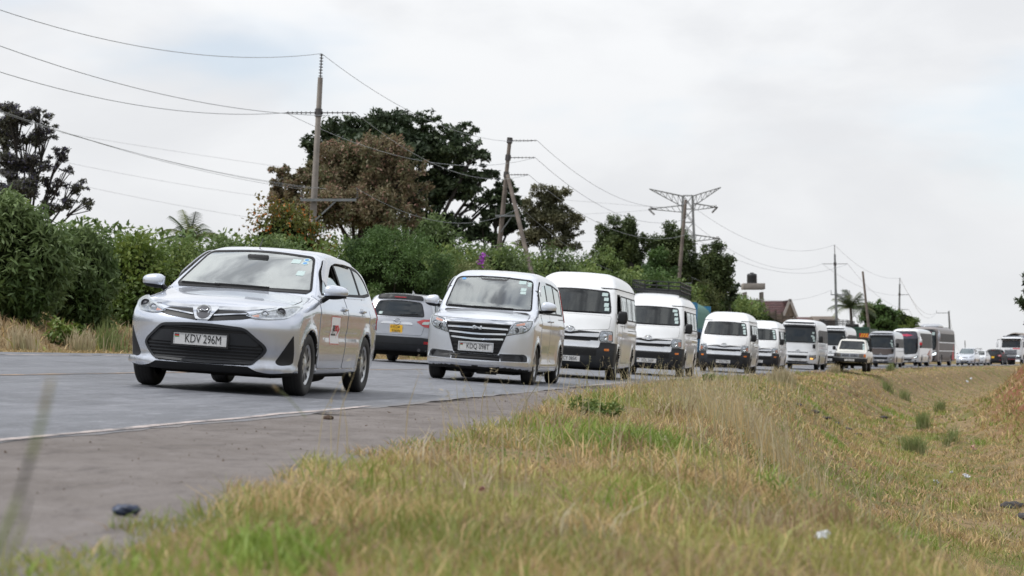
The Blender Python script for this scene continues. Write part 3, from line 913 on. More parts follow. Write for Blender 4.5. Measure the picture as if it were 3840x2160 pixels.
_rows = np.concatenate([np.arange(-14, 2, 1.0), np.arange(2, 34, .3), np.arange(34, 80, .8), np.arange(80, 240, 2.5), np.arange(240, 420, 10), np.array([450, 500, 600, 800, 1100, 1600, 2300, 3000])])
_cols = np.concatenate([[-2500, -900, -400, -200, -100, -60], np.arange(-40, -14, 2.0), np.arange(-14, -7.8, .3), [-7.8, -7.5, -7.0, -6, -4, -2, -1, -.4, 0], np.arange(.2, 9.5, .24), np.arange(9.5, 16, .35), np.arange(16, 20, .8), [22, 26, 32, 45, 70, 120, 250, 600, 1500, 4000]])
def sheet(name, rows, cols, zoff, mat, zfun=None, pf=None, attrs=True):
    D, Pp = np.meshgrid(rows, cols, indexing='ij')
    if pf is not None: Pp = pf(Pp, D)
    X = X_of(Pp, D)
    Z = (ground_z(X, D) if zfun is None else zfun(Pp, D)) + zoff
    V = np.stack([X, D, Z], -1).reshape(-1, 3)
    nr, nc = D.shape
    i = np.arange(nr - 1)[:, None] * nc + np.arange(nc - 1)[None, :]
    F = np.stack([i, i + 1, i + 1 + nc, i + nc], -1).reshape(-1, 4)
    o = mk_fast(name, V, F, mat, None, smooth=True)
    if attrs:
        a = o.data.attributes.new('across', 'FLOAT', 'POINT'); a.data.foreach_set('value', Pp.ravel().astype(np.float32))
        a = o.data.attributes.new('along', 'FLOAT', 'POINT'); a.data.foreach_set('value', D.ravel().astype(np.float32))
    return tag(o, kind='structure')

class NT:
    """tiny helper for node materials"""
    def __init__(s, name):
        s.m = bpy.data.materials.new(name); s.m.use_nodes = True
        s.N, s.L = s.m.node_tree.nodes, s.m.node_tree.links
        s.b = s.N["Principled BSDF"]
        s.tc = s.N.new("ShaderNodeTexCoord")
        MATS[name] = s.m
    def noise(s, scale, detail=4, rough=.5, vec=None, out='Fac'):
        n = s.N.new("ShaderNodeTexNoise"); n.inputs['Scale'].default_value = scale; n.inputs['Detail'].default_value = detail; n.inputs['Roughness'].default_value = rough
        s.L.new(vec if vec is not None else s.tc.outputs['Object'], n.inputs['Vector'])
        return n.outputs[out]
    def rng(s, v, a, b, c=0., d=1., smooth=True):
        n = s.N.new("ShaderNodeMapRange")
        if smooth: n.interpolation_type = 'SMOOTHSTEP'
        for k, x in zip(('From Min', 'From Max', 'To Min', 'To Max'), (a, b, c, d)): n.inputs[k].default_value = x
        s.L.new(v, n.inputs[0]); return n.outputs[0]
    def mix(s, f, a, b):
        n = s.N.new("ShaderNodeMix"); n.data_type = 'RGBA'
        for k, x in (('Factor', f), ('A', a), ('B', b)):
            if isinstance(x, (int, float)): n.inputs[k].default_value = x
            elif isinstance(x, tuple): n.inputs[k].default_value = (*x, 1)
            else: s.L.new(x, n.inputs[k])
        return n.outputs['Result']
    def math(s, op, a, b=None):
        n = s.N.new("ShaderNodeMath"); n.operation = op
        for i, x in enumerate((a, b)):
            if x is None: continue
            if isinstance(x, (int, float)): n.inputs[i].default_value = x
            else: s.L.new(x, n.inputs[i])
        return n.outputs[0]
    def attr(s, name):
        n = s.N.new("ShaderNodeAttribute"); n.attribute_name = name; return n.outputs['Fac']
    def comb(s, x, y, z=0.0):
        n = s.N.new("ShaderNodeCombineXYZ")
        for i, v in enumerate((x, y, z)):
            if isinstance(v, (int, float)): n.inputs[i].default_value = v
            else: s.L.new(v, n.inputs[i])
        return n.outputs[0]
    def done(s, col, rough=.8, bump=None, bs=.3, bd=.02, spec=.3):
        s.L.new(col, s.b.inputs['Base Color'])
        if isinstance(rough, (int, float)): s.b.inputs['Roughness'].default_value = rough
        else: s.L.new(rough, s.b.inputs['Roughness'])
        s.b.inputs['Specular IOR Level'].default_value = spec
        if bump is not None:
            n = s.N.new("ShaderNodeBump"); n.inputs['Strength'].default_value = bs; n.inputs['Distance'].default_value = bd
            s.L.new(bump, n.inputs['Height']); s.L.new(n.outputs[0], s.b.inputs['Normal'])
        return s.m

# ground: dry turf over brown soil, red earth on the spoil heap
t = NT("verge_ground")
ac, al = t.attr('across'), t.attr('along')
n1, n2, n3 = t.noise(.5, 6), t.noise(3.5, 6, .6), t.noise(28, 5, .7)
c = t.mix(t.rng(n2, .35, .65), (0.25, 0.18, 0.10), (0.155, 0.115, 0.06))
c = t.mix(t.rng(n1, .50, .63), c, (0.13, 0.125, 0.045))
c = t.mix(t.rng(n3, .45, .7, 0, .55), c, (0.25, 0.19, 0.11))
redm = t.math('MULTIPLY', t.rng(ac, 7.6, 9.6), t.rng(al, 50, 70))
redn = t.math('MULTIPLY', redm, t.rng(t.noise(.9, 5, .6), .34, .50))
c = t.mix(redn, c, (0.18, 0.078, 0.044))
M_ground = t.done(c, .95, n3, .7, .05, .1)

t = NT("worn_asphalt")
ac, al = t.attr('across'), t.attr('along')
vec = t.comb(t.math('MULTIPLY', ac, 1.3), t.math('MULTIPLY', al, .07))
nb = t.noise(1.6, 5, .6, vec)
nf = t.noise(70, 3, .8); nm = t.noise(2.2, 6, .65); ng = t.noise(240, 2, .8)
c = t.mix(t.rng(nb, .3, .7), (0.078, 0.084, 0.101), (0.160, 0.166, 0.187))
c = t.mix(t.rng(nm, .52, .72, 0, .6), c, (0.066, 0.068, 0.076))
c = t.mix(t.rng(nf, .48, .66, 0, .8), c, (0.25, 0.252, 0.268))
c = t.mix(t.rng(t.noise(22, 4, .75), .55, .68, 0, .55), c, (0.055, 0.057, 0.064))
c = t.mix(t.rng(ng, .45, .62, .0, .5), c, (0.042, 0.042, 0.046))
c = t.mix(t.rng(t.noise(.35, 4, .6), .52, .58, 0, .35), c, (0.062, 0.064, 0.072))
vc = t.N.new("ShaderNodeTexVoronoi"); vc.feature = 'DISTANCE_TO_EDGE'; vc.inputs['Scale'].default_value = .9
dv = t.N.new("ShaderNodeVectorMath"); dv.operation = 'ADD'
nn = t.N.new("ShaderNodeTexNoise"); nn.inputs['Scale'].default_value = 2.5; nn.inputs['Detail'].default_value = 5; t.L.new(t.tc.outputs['Object'], nn.inputs['Vector'])
t.L.new(t.tc.outputs['Object'], dv.inputs[0]); t.L.new(nn.outputs['Color'], dv.inputs[1]); t.L.new(dv.outputs[0], vc.inputs['Vector'])
ck = t.math('MULTIPLY', t.rng(vc.outputs['Distance'], .012, .0, 0, .75), t.rng(t.noise(.22, 3), .47, .56))
c = t.mix(ck, c, (0.03, 0.03, 0.032))
gr = t.noise(1.0, 5, .75, t.comb(t.math('MULTIPLY', ac, 7.0), t.math('MULTIPLY', al, 1.1)))
c = t.mix(t.rng(gr, .50, .68, 0, .55), c, (0.052, 0.055, 0.064))
c = t.mix(t.rng(gr, .48, .32, 0, .45), c, (0.26, 0.265, 0.29))
tr = t.N.new("ShaderNodeMath"); tr.operation = 'PINGPONG'; tr.inputs[1].default_value = .92
t.L.new(t.math('ADD', ac, 1.0), tr.inputs[0])
c = t.mix(t.rng(tr.outputs[0], .30, .0, 0, .22), c, (0.20, 0.205, 0.225))
wv = t.rng(t.math('ADD', ac, t.math('MULTIPLY', t.noise(3.0, 6, .7), .9)), .38, .62)
c = t.mix(wv, c, t.mix(nf, (0.115, 0.104, 0.10), (0.19, 0.172, 0.166)))
M_asphalt = t.done(c, t.rng(nb, .3, .7, .46, .66), t.math('ADD', nf, ng), .45, .012, .5)

t = NT("gravelly_shoulder")
ac, al = t.attr('across'), t.attr('along')
gs = t.noise(1.0, 5, .75, t.comb(t.math('MULTIPLY', ac, 6.0), t.math('MULTIPLY', al, 2.0)))
n1, n2, n3 = t.noise(1.2, 6, .6), t.noise(14, 5, .7), t.noise(110, 3, .8)
c = t.mix(t.rng(n1, .35, .65), (0.150, 0.132, 0.122), (0.192, 0.172, 0.162))
c = t.mix(t.rng(n2, .5, .75, 0, .6), c, (0.092, 0.078, 0.074))
c = t.mix(t.rng(n3, .52, .72, 0, .75), c, (0.26, 0.23, 0.21))
c = t.mix(t.rng(t.noise(160, 2, .8), .58, .68, 0, .8), c, (0.04, 0.036, 0.035))
c = t.mix(t.rng(gs, .50, .66, 0, .5), c, (0.085, 0.074, 0.072))
c = t.mix(t.rng(gs, .47, .33, 0, .4), c, (0.235, 0.212, 0.208))
M_shoulder = t.done(c, .92, t.math('ADD', n2, n3), .55, .02, .15)

def marking(name, colr, lo, hi):
    t = NT(name)
    n1, n2 = t.noise(1.8, 6, .7), t.noise(16, 5, .8)
    w = t.rng(t.math('ADD', n1, t.math('MULTIPLY', n2, .6)), lo, hi)
    c = t.mix(w, colr, (0.115, 0.112, 0.115))
    return t.done(c, .75, n2, .3, .01)
M_line = marking("worn_white_paint", (0.42, 0.36, 0.335), .70, .95)
M_cline = marking("worn_yellow_paint", (0.30, 0.21, 0.14), .62, .92)

ground = sheet('ground', _rows, _cols, 0.0, M_ground, lambda P, D: ground_z(X_of(P, D), D) - np.where((P > FE + .05) & (P < sw(D) - .02), .035, 0.0))
_rr = np.concatenate([np.arange(-14, 40, .35), np.arange(40, 120, .8), np.arange(120, 420, 2.5), np.arange(420, 1000, 20)])
_edge = lambda P, D: np.where(P <= FE + .001, P + .10 * (vnoise(D * 1.3, D * 0, 5) - .5) + .06 * (vnoise(D * 5, D * 0, 6) - .5), np.where(P >= .10, P + .14 * (vnoise(D * .45, D * 0, 8) - .5) + .08 * (vnoise(D * 2.7, D * 0, 9) - .5), P))
road = sheet('road', _rr, np.array([FE, -7.3, -6.5, -5.5, -4.5, -3.85, -3, -2, -1, -.3, .0, .12]), 0.0, M_asphalt, lambda P, D: plane_z(P, D), _edge)
_sh = lambda P, D: np.where(P > .2, -.25 + (P - 0) * 1.0 * 0 + (sw(D) + .35) * np.clip(P / 3.0, 0, 1) + .12 * (vnoise(D * 1.7, P * 3, 11) - .5), P)
shoulder = sheet('shoulder', _rr, np.array([-.25, .1, .6, 1.2, 1.8, 2.4, 3.0]), 0.0, M_shoulder, lambda P, D: plane_z(P, D) - .0025, _sh)
def line_sheet(name, p0, p1, m, wob, d0=-14, d1=420):
    rr = _rr[(_rr >= d0) & (_rr <= d1)]
    f = lambda P, D: P + wob * (vnoise(D * .8, D * 0 + P * 0, 21) - .5) + .018 * (vnoise(D * 4.0, P * 40, 22) - .5) + .02 * (vnoise(D * 9.0, P * 40, 24) - .5)
    return sheet(name, rr, np.array([p0, p1]), .004, m, lambda P, D: plane_z(P, D), f)
line_sheet('road_edge_line', -.036, .036, M_line, .04, -14, 19.5)
line_sheet('road_edge_line', -.05, .05, M_line, .03, 33, 300)
line_sheet('road_centre_line', -3.90, -3.80, M_cline, .02)
line_sheet('road_edge_line', -7.22, -7.12, M_line, .02)
# ================================================================ vehicles
def silver_wagon():
    hw = .8475
    def bumps(x, z, W):
        W = W - .012 * np.exp(-((z - .60) / .05) ** 2) * np.clip((x - 1.2) / .3, 0, 1) * np.clip((3.3 - x) / .3, 0, 1)   # scallop in the doors
        W = W + .010 * np.exp(-((z - .83) / .035) ** 2) * np.clip((x - .9) / .5, 0, 1)                                    # shoulder line
        W = W + .02 * np.exp(-((z - .22) / .05) ** 2) * np.clip((1.0 - x) / .3, 0, 1)                                     # bumper corner lip
        return W
    b = Body(hw, h=.0275, L=4.4,
        top=[(-.3, .74), (.02, .765), (.14, .80), (.30, .855), (.60, .91), (.95, .965), (1.12, .995), (1.20, 1.015), (1.45, 1.15), (1.75, 1.30), (1.95, 1.395), (2.08, 1.44), (2.3, 1.472), (2.6, 1.488), (3.0, 1.482), (3.5, 1.455), (3.9, 1.41), (4.15, 1.37), (4.5, 1.28)],
        front=[(.0, .22), (.15, .14), (.20, .055), (.245, .02), (.30, .055), (.36, .06), (.45, .035), (.55, .02), (.64, .01), (.70, .03), (.76, .075), (.82, .13), (.9, .25), (1.2, .5)],
        rear=[(.0, 4.2), (.2, 4.3), (.32, 4.38), (.55, 4.40), (.75, 4.37), (.95, 4.36), (1.05, 4.30), (1.3, 4.14), (1.42, 4.03), (1.6, 3.8)],
        sec=[(.0, .12), (.16, .07), (.24, .035), (.38, .014), (.55, .004), (.72, .0), (.84, .004), (.92, .03), (.98, .06), (1.1, .105), (1.25, .165), (1.36, .215), (1.45, .27), (1.6, .36)],
        plan=[(-.3, .05), (0, .035), (.5, .008), (1.0, 0), (2.5, 0), (3.5, .006), (4.0, .03), (4.4, .07), (4.8, .1)],
        bottom=[(-.3, .21), (.5, .18), (1.5, .19), (3.5, .19), (4.0, .23), (4.8, .30)],
        crown=.055, swf=(.44, 2.7), swr=(.20, 3.0), swt=[(-.5, .10), (.5, .10), (1.2, .17), (2.0, .12), (2.6, 0), (4.6, -.12)],
        k_ts=[(-.5, .09), (1.0, .09), (1.3, .05), (1.8, .06), (2.3, .12), (4.5, .14)], k_f=.07, k_r=.09, k_b=.05,
        wheels=(.87, 3.47), arch=.335, arch_z=.30, arch_in=.26, flare=.014, bumps=bumps)
    v = Vehicle('estate_car', b, 4.4, 'silver estate car leading the convoy, plate KDV 296M', 'car')
    v.res = .035
    P = M_silver
    # glass
    v.window('windscreen', [(-.705, 1.015, .05), (0, 1.005, .3), (.705, 1.015, .05), (.665, 1.12, .2), (.555, 1.395, .06), (0, 1.435, .3), (-.555, 1.395, .06), (-.665, 1.12, .2)], 'front', M_glass, seal=.022, res=.03)
    # side glazing sits in one dark frame
    dlo = [(1.47, .985, .03), (2.5, 1.005), (3.5, 1.025), (4.02, 1.06, .05), (3.93, 1.22, .12), (3.70, 1.335, .10), (3.1, 1.392), (2.5, 1.405, .2), (2.12, 1.375, .12), (1.78, 1.24, .1), (1.50, 1.05, .02)]
    dr = round_poly(dlo, .05)
    v.patch('door_window_frame', dr, 'left', M_seal, off=.003, thick=.004, raw=True, mirror=True, hole=inset_poly(dr, .035))
    for (xa, xb) in ((2.43, 2.50), (3.33, 3.40)):
        v.patch('pillar', [(xa, 1.0), (xb, 1.0), (xb - .02, 1.40), (xa - .02, 1.40)], 'left', M_seal, off=.003, thick=.004, mirror=True, rnd=.002)
    fw = [(1.53, 1.005, .02), (2.42, 1.02, .02), (2.40, 1.375, .03), (2.14, 1.355, .1), (1.80, 1.22, .1)]
    rw = [(2.51, 1.03, .02), (3.32, 1.045, .02), (3.30, 1.345, .03), (2.9, 1.375, .1), (2.49, 1.38, .02)]
    qw = [(3.41, 1.055, .02), (3.97, 1.085, .06), (3.88, 1.22, .12), (3.67, 1.31, .1), (3.39, 1.34, .02)]
    low = [(1.53, 1.005, .02), (2.42, 1.02, .02), (2.415, 1.10, .02), (2.25, 1.19, .15), (1.95, 1.21, .1), (1.72, 1.16, .1)]   # wound down
    v.patch('side_window', low, 'left', M_glass, off=-.006, thick=.001)
    v.patch('side_window', fw, 'right', M_glass, off=-.004, thick=.001)
    for vw in ('left', 'right'):
        v.hole(inset_poly(round_poly(fw, .05), -.012), vw)
        for q in (rw, qw):
            v.hole(inset_poly(round_poly(q, .05), -.012), vw)
            v.patch('side_window', q, vw, M_glass_t, off=-.001, thick=.001)
    v.patch('rain_visor', [(1.66, 1.14, .03), (1.80, 1.235, .1), (2.12, 1.378, .1), (2.5, 1.405, .2), (3.1, 1.392), (3.34, 1.37, .02), (3.34, 1.335, .02), (2.9, 1.35, .1), (2.46, 1.345, .05), (2.16, 1.305, .1), (1.86, 1.17, .08), (1.68, 1.07, .02)], 'left', M_lampvis, off=.028, thick=-.018, mirror=True)
    v.shell(P, True, M_under, under_z=.2)
    # doors
    fd = [(1.30, .985), (1.235, .80, .05), (1.23, .45, .1), (1.29, .265, .06), (2.39, .265, .05), (2.44, .6, .1), (2.455, 1.0)]
    rd = [(2.475, 1.0), (2.46, .6, .1), (2.41, .265, .05), (3.03, .265, .08), (3.12, .45, .1), (3.30, .70, .15), (3.365, .88, .06), (3.36, 1.015)]
    v.panel('door', fd, 'left', P, gap=.005, rnd=.03, mirror=True)
    v.panel('door', rd, 'left', P, gap=.005, rnd=.03, mirror=True)
    v.patch('belt_trim', [(1.38, .975), (3.6, 1.012), (3.6, 1.028), (1.38, .992)], 'left', M_chrome, off=.009, thick=.002, mirror=True, rnd=.004)
    v.patch('sill_trim', [(1.24, .235), (3.10, .235), (3.10, .262), (1.24, .262)], 'left', P, off=.012, thick=.004, mirror=True, rnd=.01)
    for x in (2.30, 3.22):
        for vw in ('left', 'right'):
            v.patch('handle_recess', [(x - .09, .83), (x + .08, .83), (x + .08, .905), (x - .09, .905)], vw, M_greysil, off=.006, thick=.001, rnd=.035)
        v.handle(x, .868, 'left', P, .18, .028)
    # bonnet
    bon = [(.125, 0, .2), (.165, .30, .2), (.315, .60, .03), (.52, .695, .1), (1.0, .712, .1), (1.20, .64, .05), (1.125, 0, .3), (1.20, -.64, .05), (1.0, -.712, .1), (.52, -.695, .1), (.315, -.60, .03), (.165, -.30, .2)]
    v.panel('bonnet', bon, 'top', P, gap=.005, res=.04)
    v.patch('fuel_flap', [(3.62, .74), (3.80, .74), (3.80, .90), (3.62, .90)], 'left', P, off=.004, thick=.002, rnd=.05)
    # upper grille, chrome lip and badge
    for sx in (1, -1):
        f = lambda pts: [(sx * a[0], *a[1:]) for a in pts]
        v.patch('upper_grille', f([(.05, .665), (.36, .70, .02), (.47, .725, .02), (.37, .775, .02), (.06, .770)]), 'front', M_black, off=.005, rnd=.01)
        v.patch('grille_slat', f([(.10, .712), (.40, .745), (.385, .755), (.10, .724)]), 'front', M_chrome, off=.014, rnd=.002)
        v.patch('bonnet_trim', f([(.0, .772), (.12, .775), (.38, .783), (.60, .826), (.60, .842), (.30, .812), (0, .802)]), 'front', M_chrome, off=.008, rnd=.004)
        # headlamp: housing, reflector bowls, clear cover
        hl = f([(.385, .735, .01), (.47, .775, .05), (.62, .825, .05), (.735, .868, .04), (.79, .868, .03), (.79, .80, .05), (.735, .735, .05), (.60, .712, .06), (.47, .712, .03)])
        H = v.patch('headlight', hl, 'front', M_reflect, off=.004, rnd=.02, res=.02)
        rp = round_poly(hl, .02)
        v.patch('lamp_bezel', rp, 'front', M_chrome, off=.010, raw=True, hole=inset_poly(rp, .014), parent=H, res=.02)
        v.patch('lamp_cover', inset_poly(rp, .004), 'front', M_lens, off=.022, thick=-.01, raw=True, parent=H, res=.02)
        for (u, z, r) in ((.545, .755, .040), (.665, .785, .048)):
            c, n = v.at(sx * u, z, 'front', .008)
            bw = MB()
            q = Vector((-1, 0, 0)).rotation_difference(Vector((-1, 0, 0)))
            bw.lathe([(r, .0), (r * .96, -.006), (r * .78, -.004), (r * .72, .004), (r * .45, -.004), (0.0, -.010)], (c.x, c.y, c.z), 'x', 20)
            o = bw.build('lamp_bowl', M_lampdark if u > .6 else M_chrome, H)
        v.patch('turn_lamp', f([(.43, .735), (.50, .755), (.50, .725), (.45, .722)]), 'front', M_amberdim, off=.007, parent=H, rnd=.008)
        # fog lamp recess and silver corner lip
        v.patch('fog_recess', f([(.795, .58, .01), (.80, .42, .1), (.79, .30, .03), (.70, .285, .03), (.655, .315, .03), (.73, .45, .05)]), 'front', M_black, off=.004, rnd=.02, res=.02)
        v.patch('bumper_lip', f([(.44, .255, .01), (.56, .285, .05), (.66, .275, .05), (.80, .285, .03), (.80, .235, .03), (.62, .222, .05), (.50, .235, .03)]), 'front', P, off=.028, thick=.01, rnd=.02, res=.02)
    # big lower grille
    gp = round_poly([(-.40, .625, .05), (0, .648, .3), (.40, .625, .05), (.57, .475, .05), (.59, .43, .03), (.56, .375, .04), (.475, .275, .04), (0, .262, .3), (-.475, .275, .04), (-.56, .375, .04), (-.59, .43, .03), (-.57, .475, .05)], .03)
    v.patch('lower_grille', gp, 'front', M_gap, off=.004, raw=True, res=.03)
    v.patch('grille_surround', gp, 'front', M_dgrey, off=.022, raw=True, hole=inset_poly(gp, .024), res=.025)
    v.patch('grille_crossbar', [(-.44, .565), (.44, .565), (.53, .475), (.50, .455), (-.50, .455), (-.53, .475)], 'front', M_dgrey, off=.012, rnd=.01)
    for z, w in ((.60, .40), (.436, .55), (.404, .55), (.372, .53), (.340, .50), (.308, .47)):
        v.patch('grille_slat', [(-w, z - .006), (w, z - .006), (w, z + .006), (-w, z + .006)], 'front', M_dgrey, off=.014, rnd=.002)
    v.patch('front_lip', [(-.50, .205), (.50, .205), (.52, .258), (-.52, .258)], 'front', M_black, off=.016, rnd=.015)
    # pentagonal badge mount and round badge
    c, n = v.at(0, .742, 'front', .02)
    pm = [(-.115, .795, .01), (.115, .795, .01), (.125, .772, .01), (.065, .672, .012), (-.065, .672, .012), (-.125, .772, .01)]
    bm_ = v.patch('badge_mount', pm, 'front', M_chrome, off=.022, rnd=.01, res=.02)
    v.patch('badge_back', [(.068 * math.cos(a * math.pi / 14), .735 + .058 * math.sin(a * math.pi / 14)) for a in range(28)], 'front', M_lampdark, off=.026, raw=True, res=.02, parent=bm_)
    v.ring('badge_ring', v.at(0, .735, 'front', .03)[0], Vector((-1, 0, .25)), .068, .058, .006, M_chrome)
    bd = MB()
    cc = v.at(0, .735, 'front', .034)[0]
    bd.tube([cc + Vector((0, .062, .008)), cc + Vector((0, .046, -.024)), cc + Vector((0, .02, -.043)), cc + Vector((0, -.02, -.043)), cc + Vector((0, -.046, -.024)), cc + Vector((0, -.062, .008))], .010, 5)
    bd.tube([cc + Vector((0, .036, .004)), cc + Vector((0, .015, .012)), cc + Vector((0, -.008, .002)), cc + Vector((0, -.036, .012))], .006, 5)
    v.add(bd, 'badge_mark', M_chrome)
    v.plate('KDV 296M', .487, off=.05)
    # mirrors, wipers, aerial, stickers
    v.mirror(1.40, 1.035, hw - .02, (.16, .235, .14), P, stalk=(1.44, hw - .06, .93))
    v.wiper((-.30, 1.022), (.26, 1.028)); v.wiper((.20, 1.02), (.64, 1.03))
    v.patch('cowl', [(-.66, 1.0), (.66, 1.0), (.68, 1.02), (-.68, 1.02)], 'front', M_black, off=.007, rnd=.005)
    v.add(MB().tube([(2.25, .10, 1.47), (2.36, .10, 1.57)], .008, 5, r1=.003), 'roof_aerial', M_black)
    ws = v.body
    pass
    for (u, z, w, h, m) in ((-.40, 1.33, .085, .045, M_paper), (-.505, 1.205, .075, .05, M_paper)):
        v.patch('windscreen_sticker', [(u - w / 2, z - h / 2), (u + w / 2, z - h / 2), (u + w / 2, z + h / 2), (u - w / 2, z + h / 2)], 'front', m, off=.0065, thick=0, rnd=.004)
    for (u, z) in ((-.492, 1.352), (-.492, 1.316)):
        r = .034
        st = v.patch('windscreen_sticker', [(u + r * math.cos(a * math.pi / 8), z + r * .55 * math.sin(a * math.pi / 8)) for a in range(16)], 'front', M_paper, off=.0065, thick=0, raw=True)
        v.patch('sticker_print', [(u + r * .62 * math.cos(a * math.pi / 8), z + r * .34 * math.sin(a * math.pi / 8)) for a in range(16)], 'front', M_blueink, off=.0072, thick=0, raw=True)
    # door sign: white sheet, red border and arrow, dark and red lettering
    sg = v.patch('door_sign', [(1.70, .515), (2.10, .515), (2.10, .80), (1.70, .80)], 'left', M_redink, off=.0055, thick=0, rnd=.004)
    v.patch('sign_sheet', [(1.707, .522), (2.093, .522), (2.093, .793), (1.707, .793)], 'left', M_whiteprint, off=.0062, thick=0, rnd=.004, parent=None)
    v.patch('sign_arrow', [(1.985, .722), (2.085, .672), (1.955, .575), (2.02, .66)], 'left', M_redink, off=.0072, thick=0, rnd=.004)
    pz, nz = v.at(1.83, .68, 'left', .0078)
    rot = Matrix((Vector((1, 0, 0)), Vector((0, 0, 1)), Vector((0, -1, 0)))).transposed().to_4x4()
    for tx, xx, mm in (('JOE', 1.805, M_ink), ('DAYS', 1.915, M_redink)):
        v.text('sign_lettering', tx, .085, mm, v.root, Vector((xx - v.L / 2, v.at(xx, .68, 'left', .010)[0].y, .675)), rot, .58, bold=.002)
    v.text('sign_lettering', 'Tours & Car Hire', .034, M_ink, v.root, Vector((1.84 - v.L / 2, v.at(1.84, .6, 'left', .010)[0].y, .615)), rot, .8)
    v.patch('front_wing_mark', [(1.02, .66), (1.06, .66), (1.06, .665), (1.02, .665)], 'left', M_gap, off=.002, rnd=.001)
    # tail lamp, just visible round the corner
    v.patch('tail_lamp', [(4.10, .70, .03), (4.26, .66, .03), (4.24, .98, .03), (4.12, 1.0, .03)], 'left', M_red, off=.008, mirror=True, rnd=.03)
    # cabin
    v.steering(1.62, .36, .93)
    v.add(MB().box((1.42, 0, .86), (.5, 1.36, .16)), 'dashboard', M_dash, bevel=.05)
    for y in (.36, -.36): v.seat(1.95, y, .50)
    for y in (.36, -.36): v.seat(2.85, y, .50)
    v.add(MB().box((1.85, 0, 1.345), (.05, .22, .07)), 'rear_view_mirror', M_dash, bevel=.015)
    # underside: axle, exhaust
    v.add(MB().box((2.2, 0, .19), (3.2, 1.1, .07)).tube([(3.47, -.6, .3), (3.47, .6, .3)], .05, 8).tube([(.87, -.6, .28), (.87, .6, .28)], .035, 8).tube([(1.2, .2, .17), (3.0, .2, .17), (4.2, .45, .22)], .04, 8).lathe([(0, -.3), (.10, -.3), (.11, 0), (.10, .3), (0, .3)], (2.75, -.42, .20), 'x', 14), 'underbody', M_under)
    v.wheels((.87, 3.47), .305, .19, 'hub9', hw - .105, .20)
    return v
M_lampvis = mat("smoked_visor", (0.50, 0.51, 0.54), 0.25, 0.4, coat=.6, var=.05)
M_amberdim = mat("turn_lamp", (0.70, 0.30, 0.20), 0.2, coat=.5, var=.2, vscale=40)
def rect(u0, u1, z0, z1): return [(u0, z0), (u1, z0), (u1, z1), (u0, z1)]

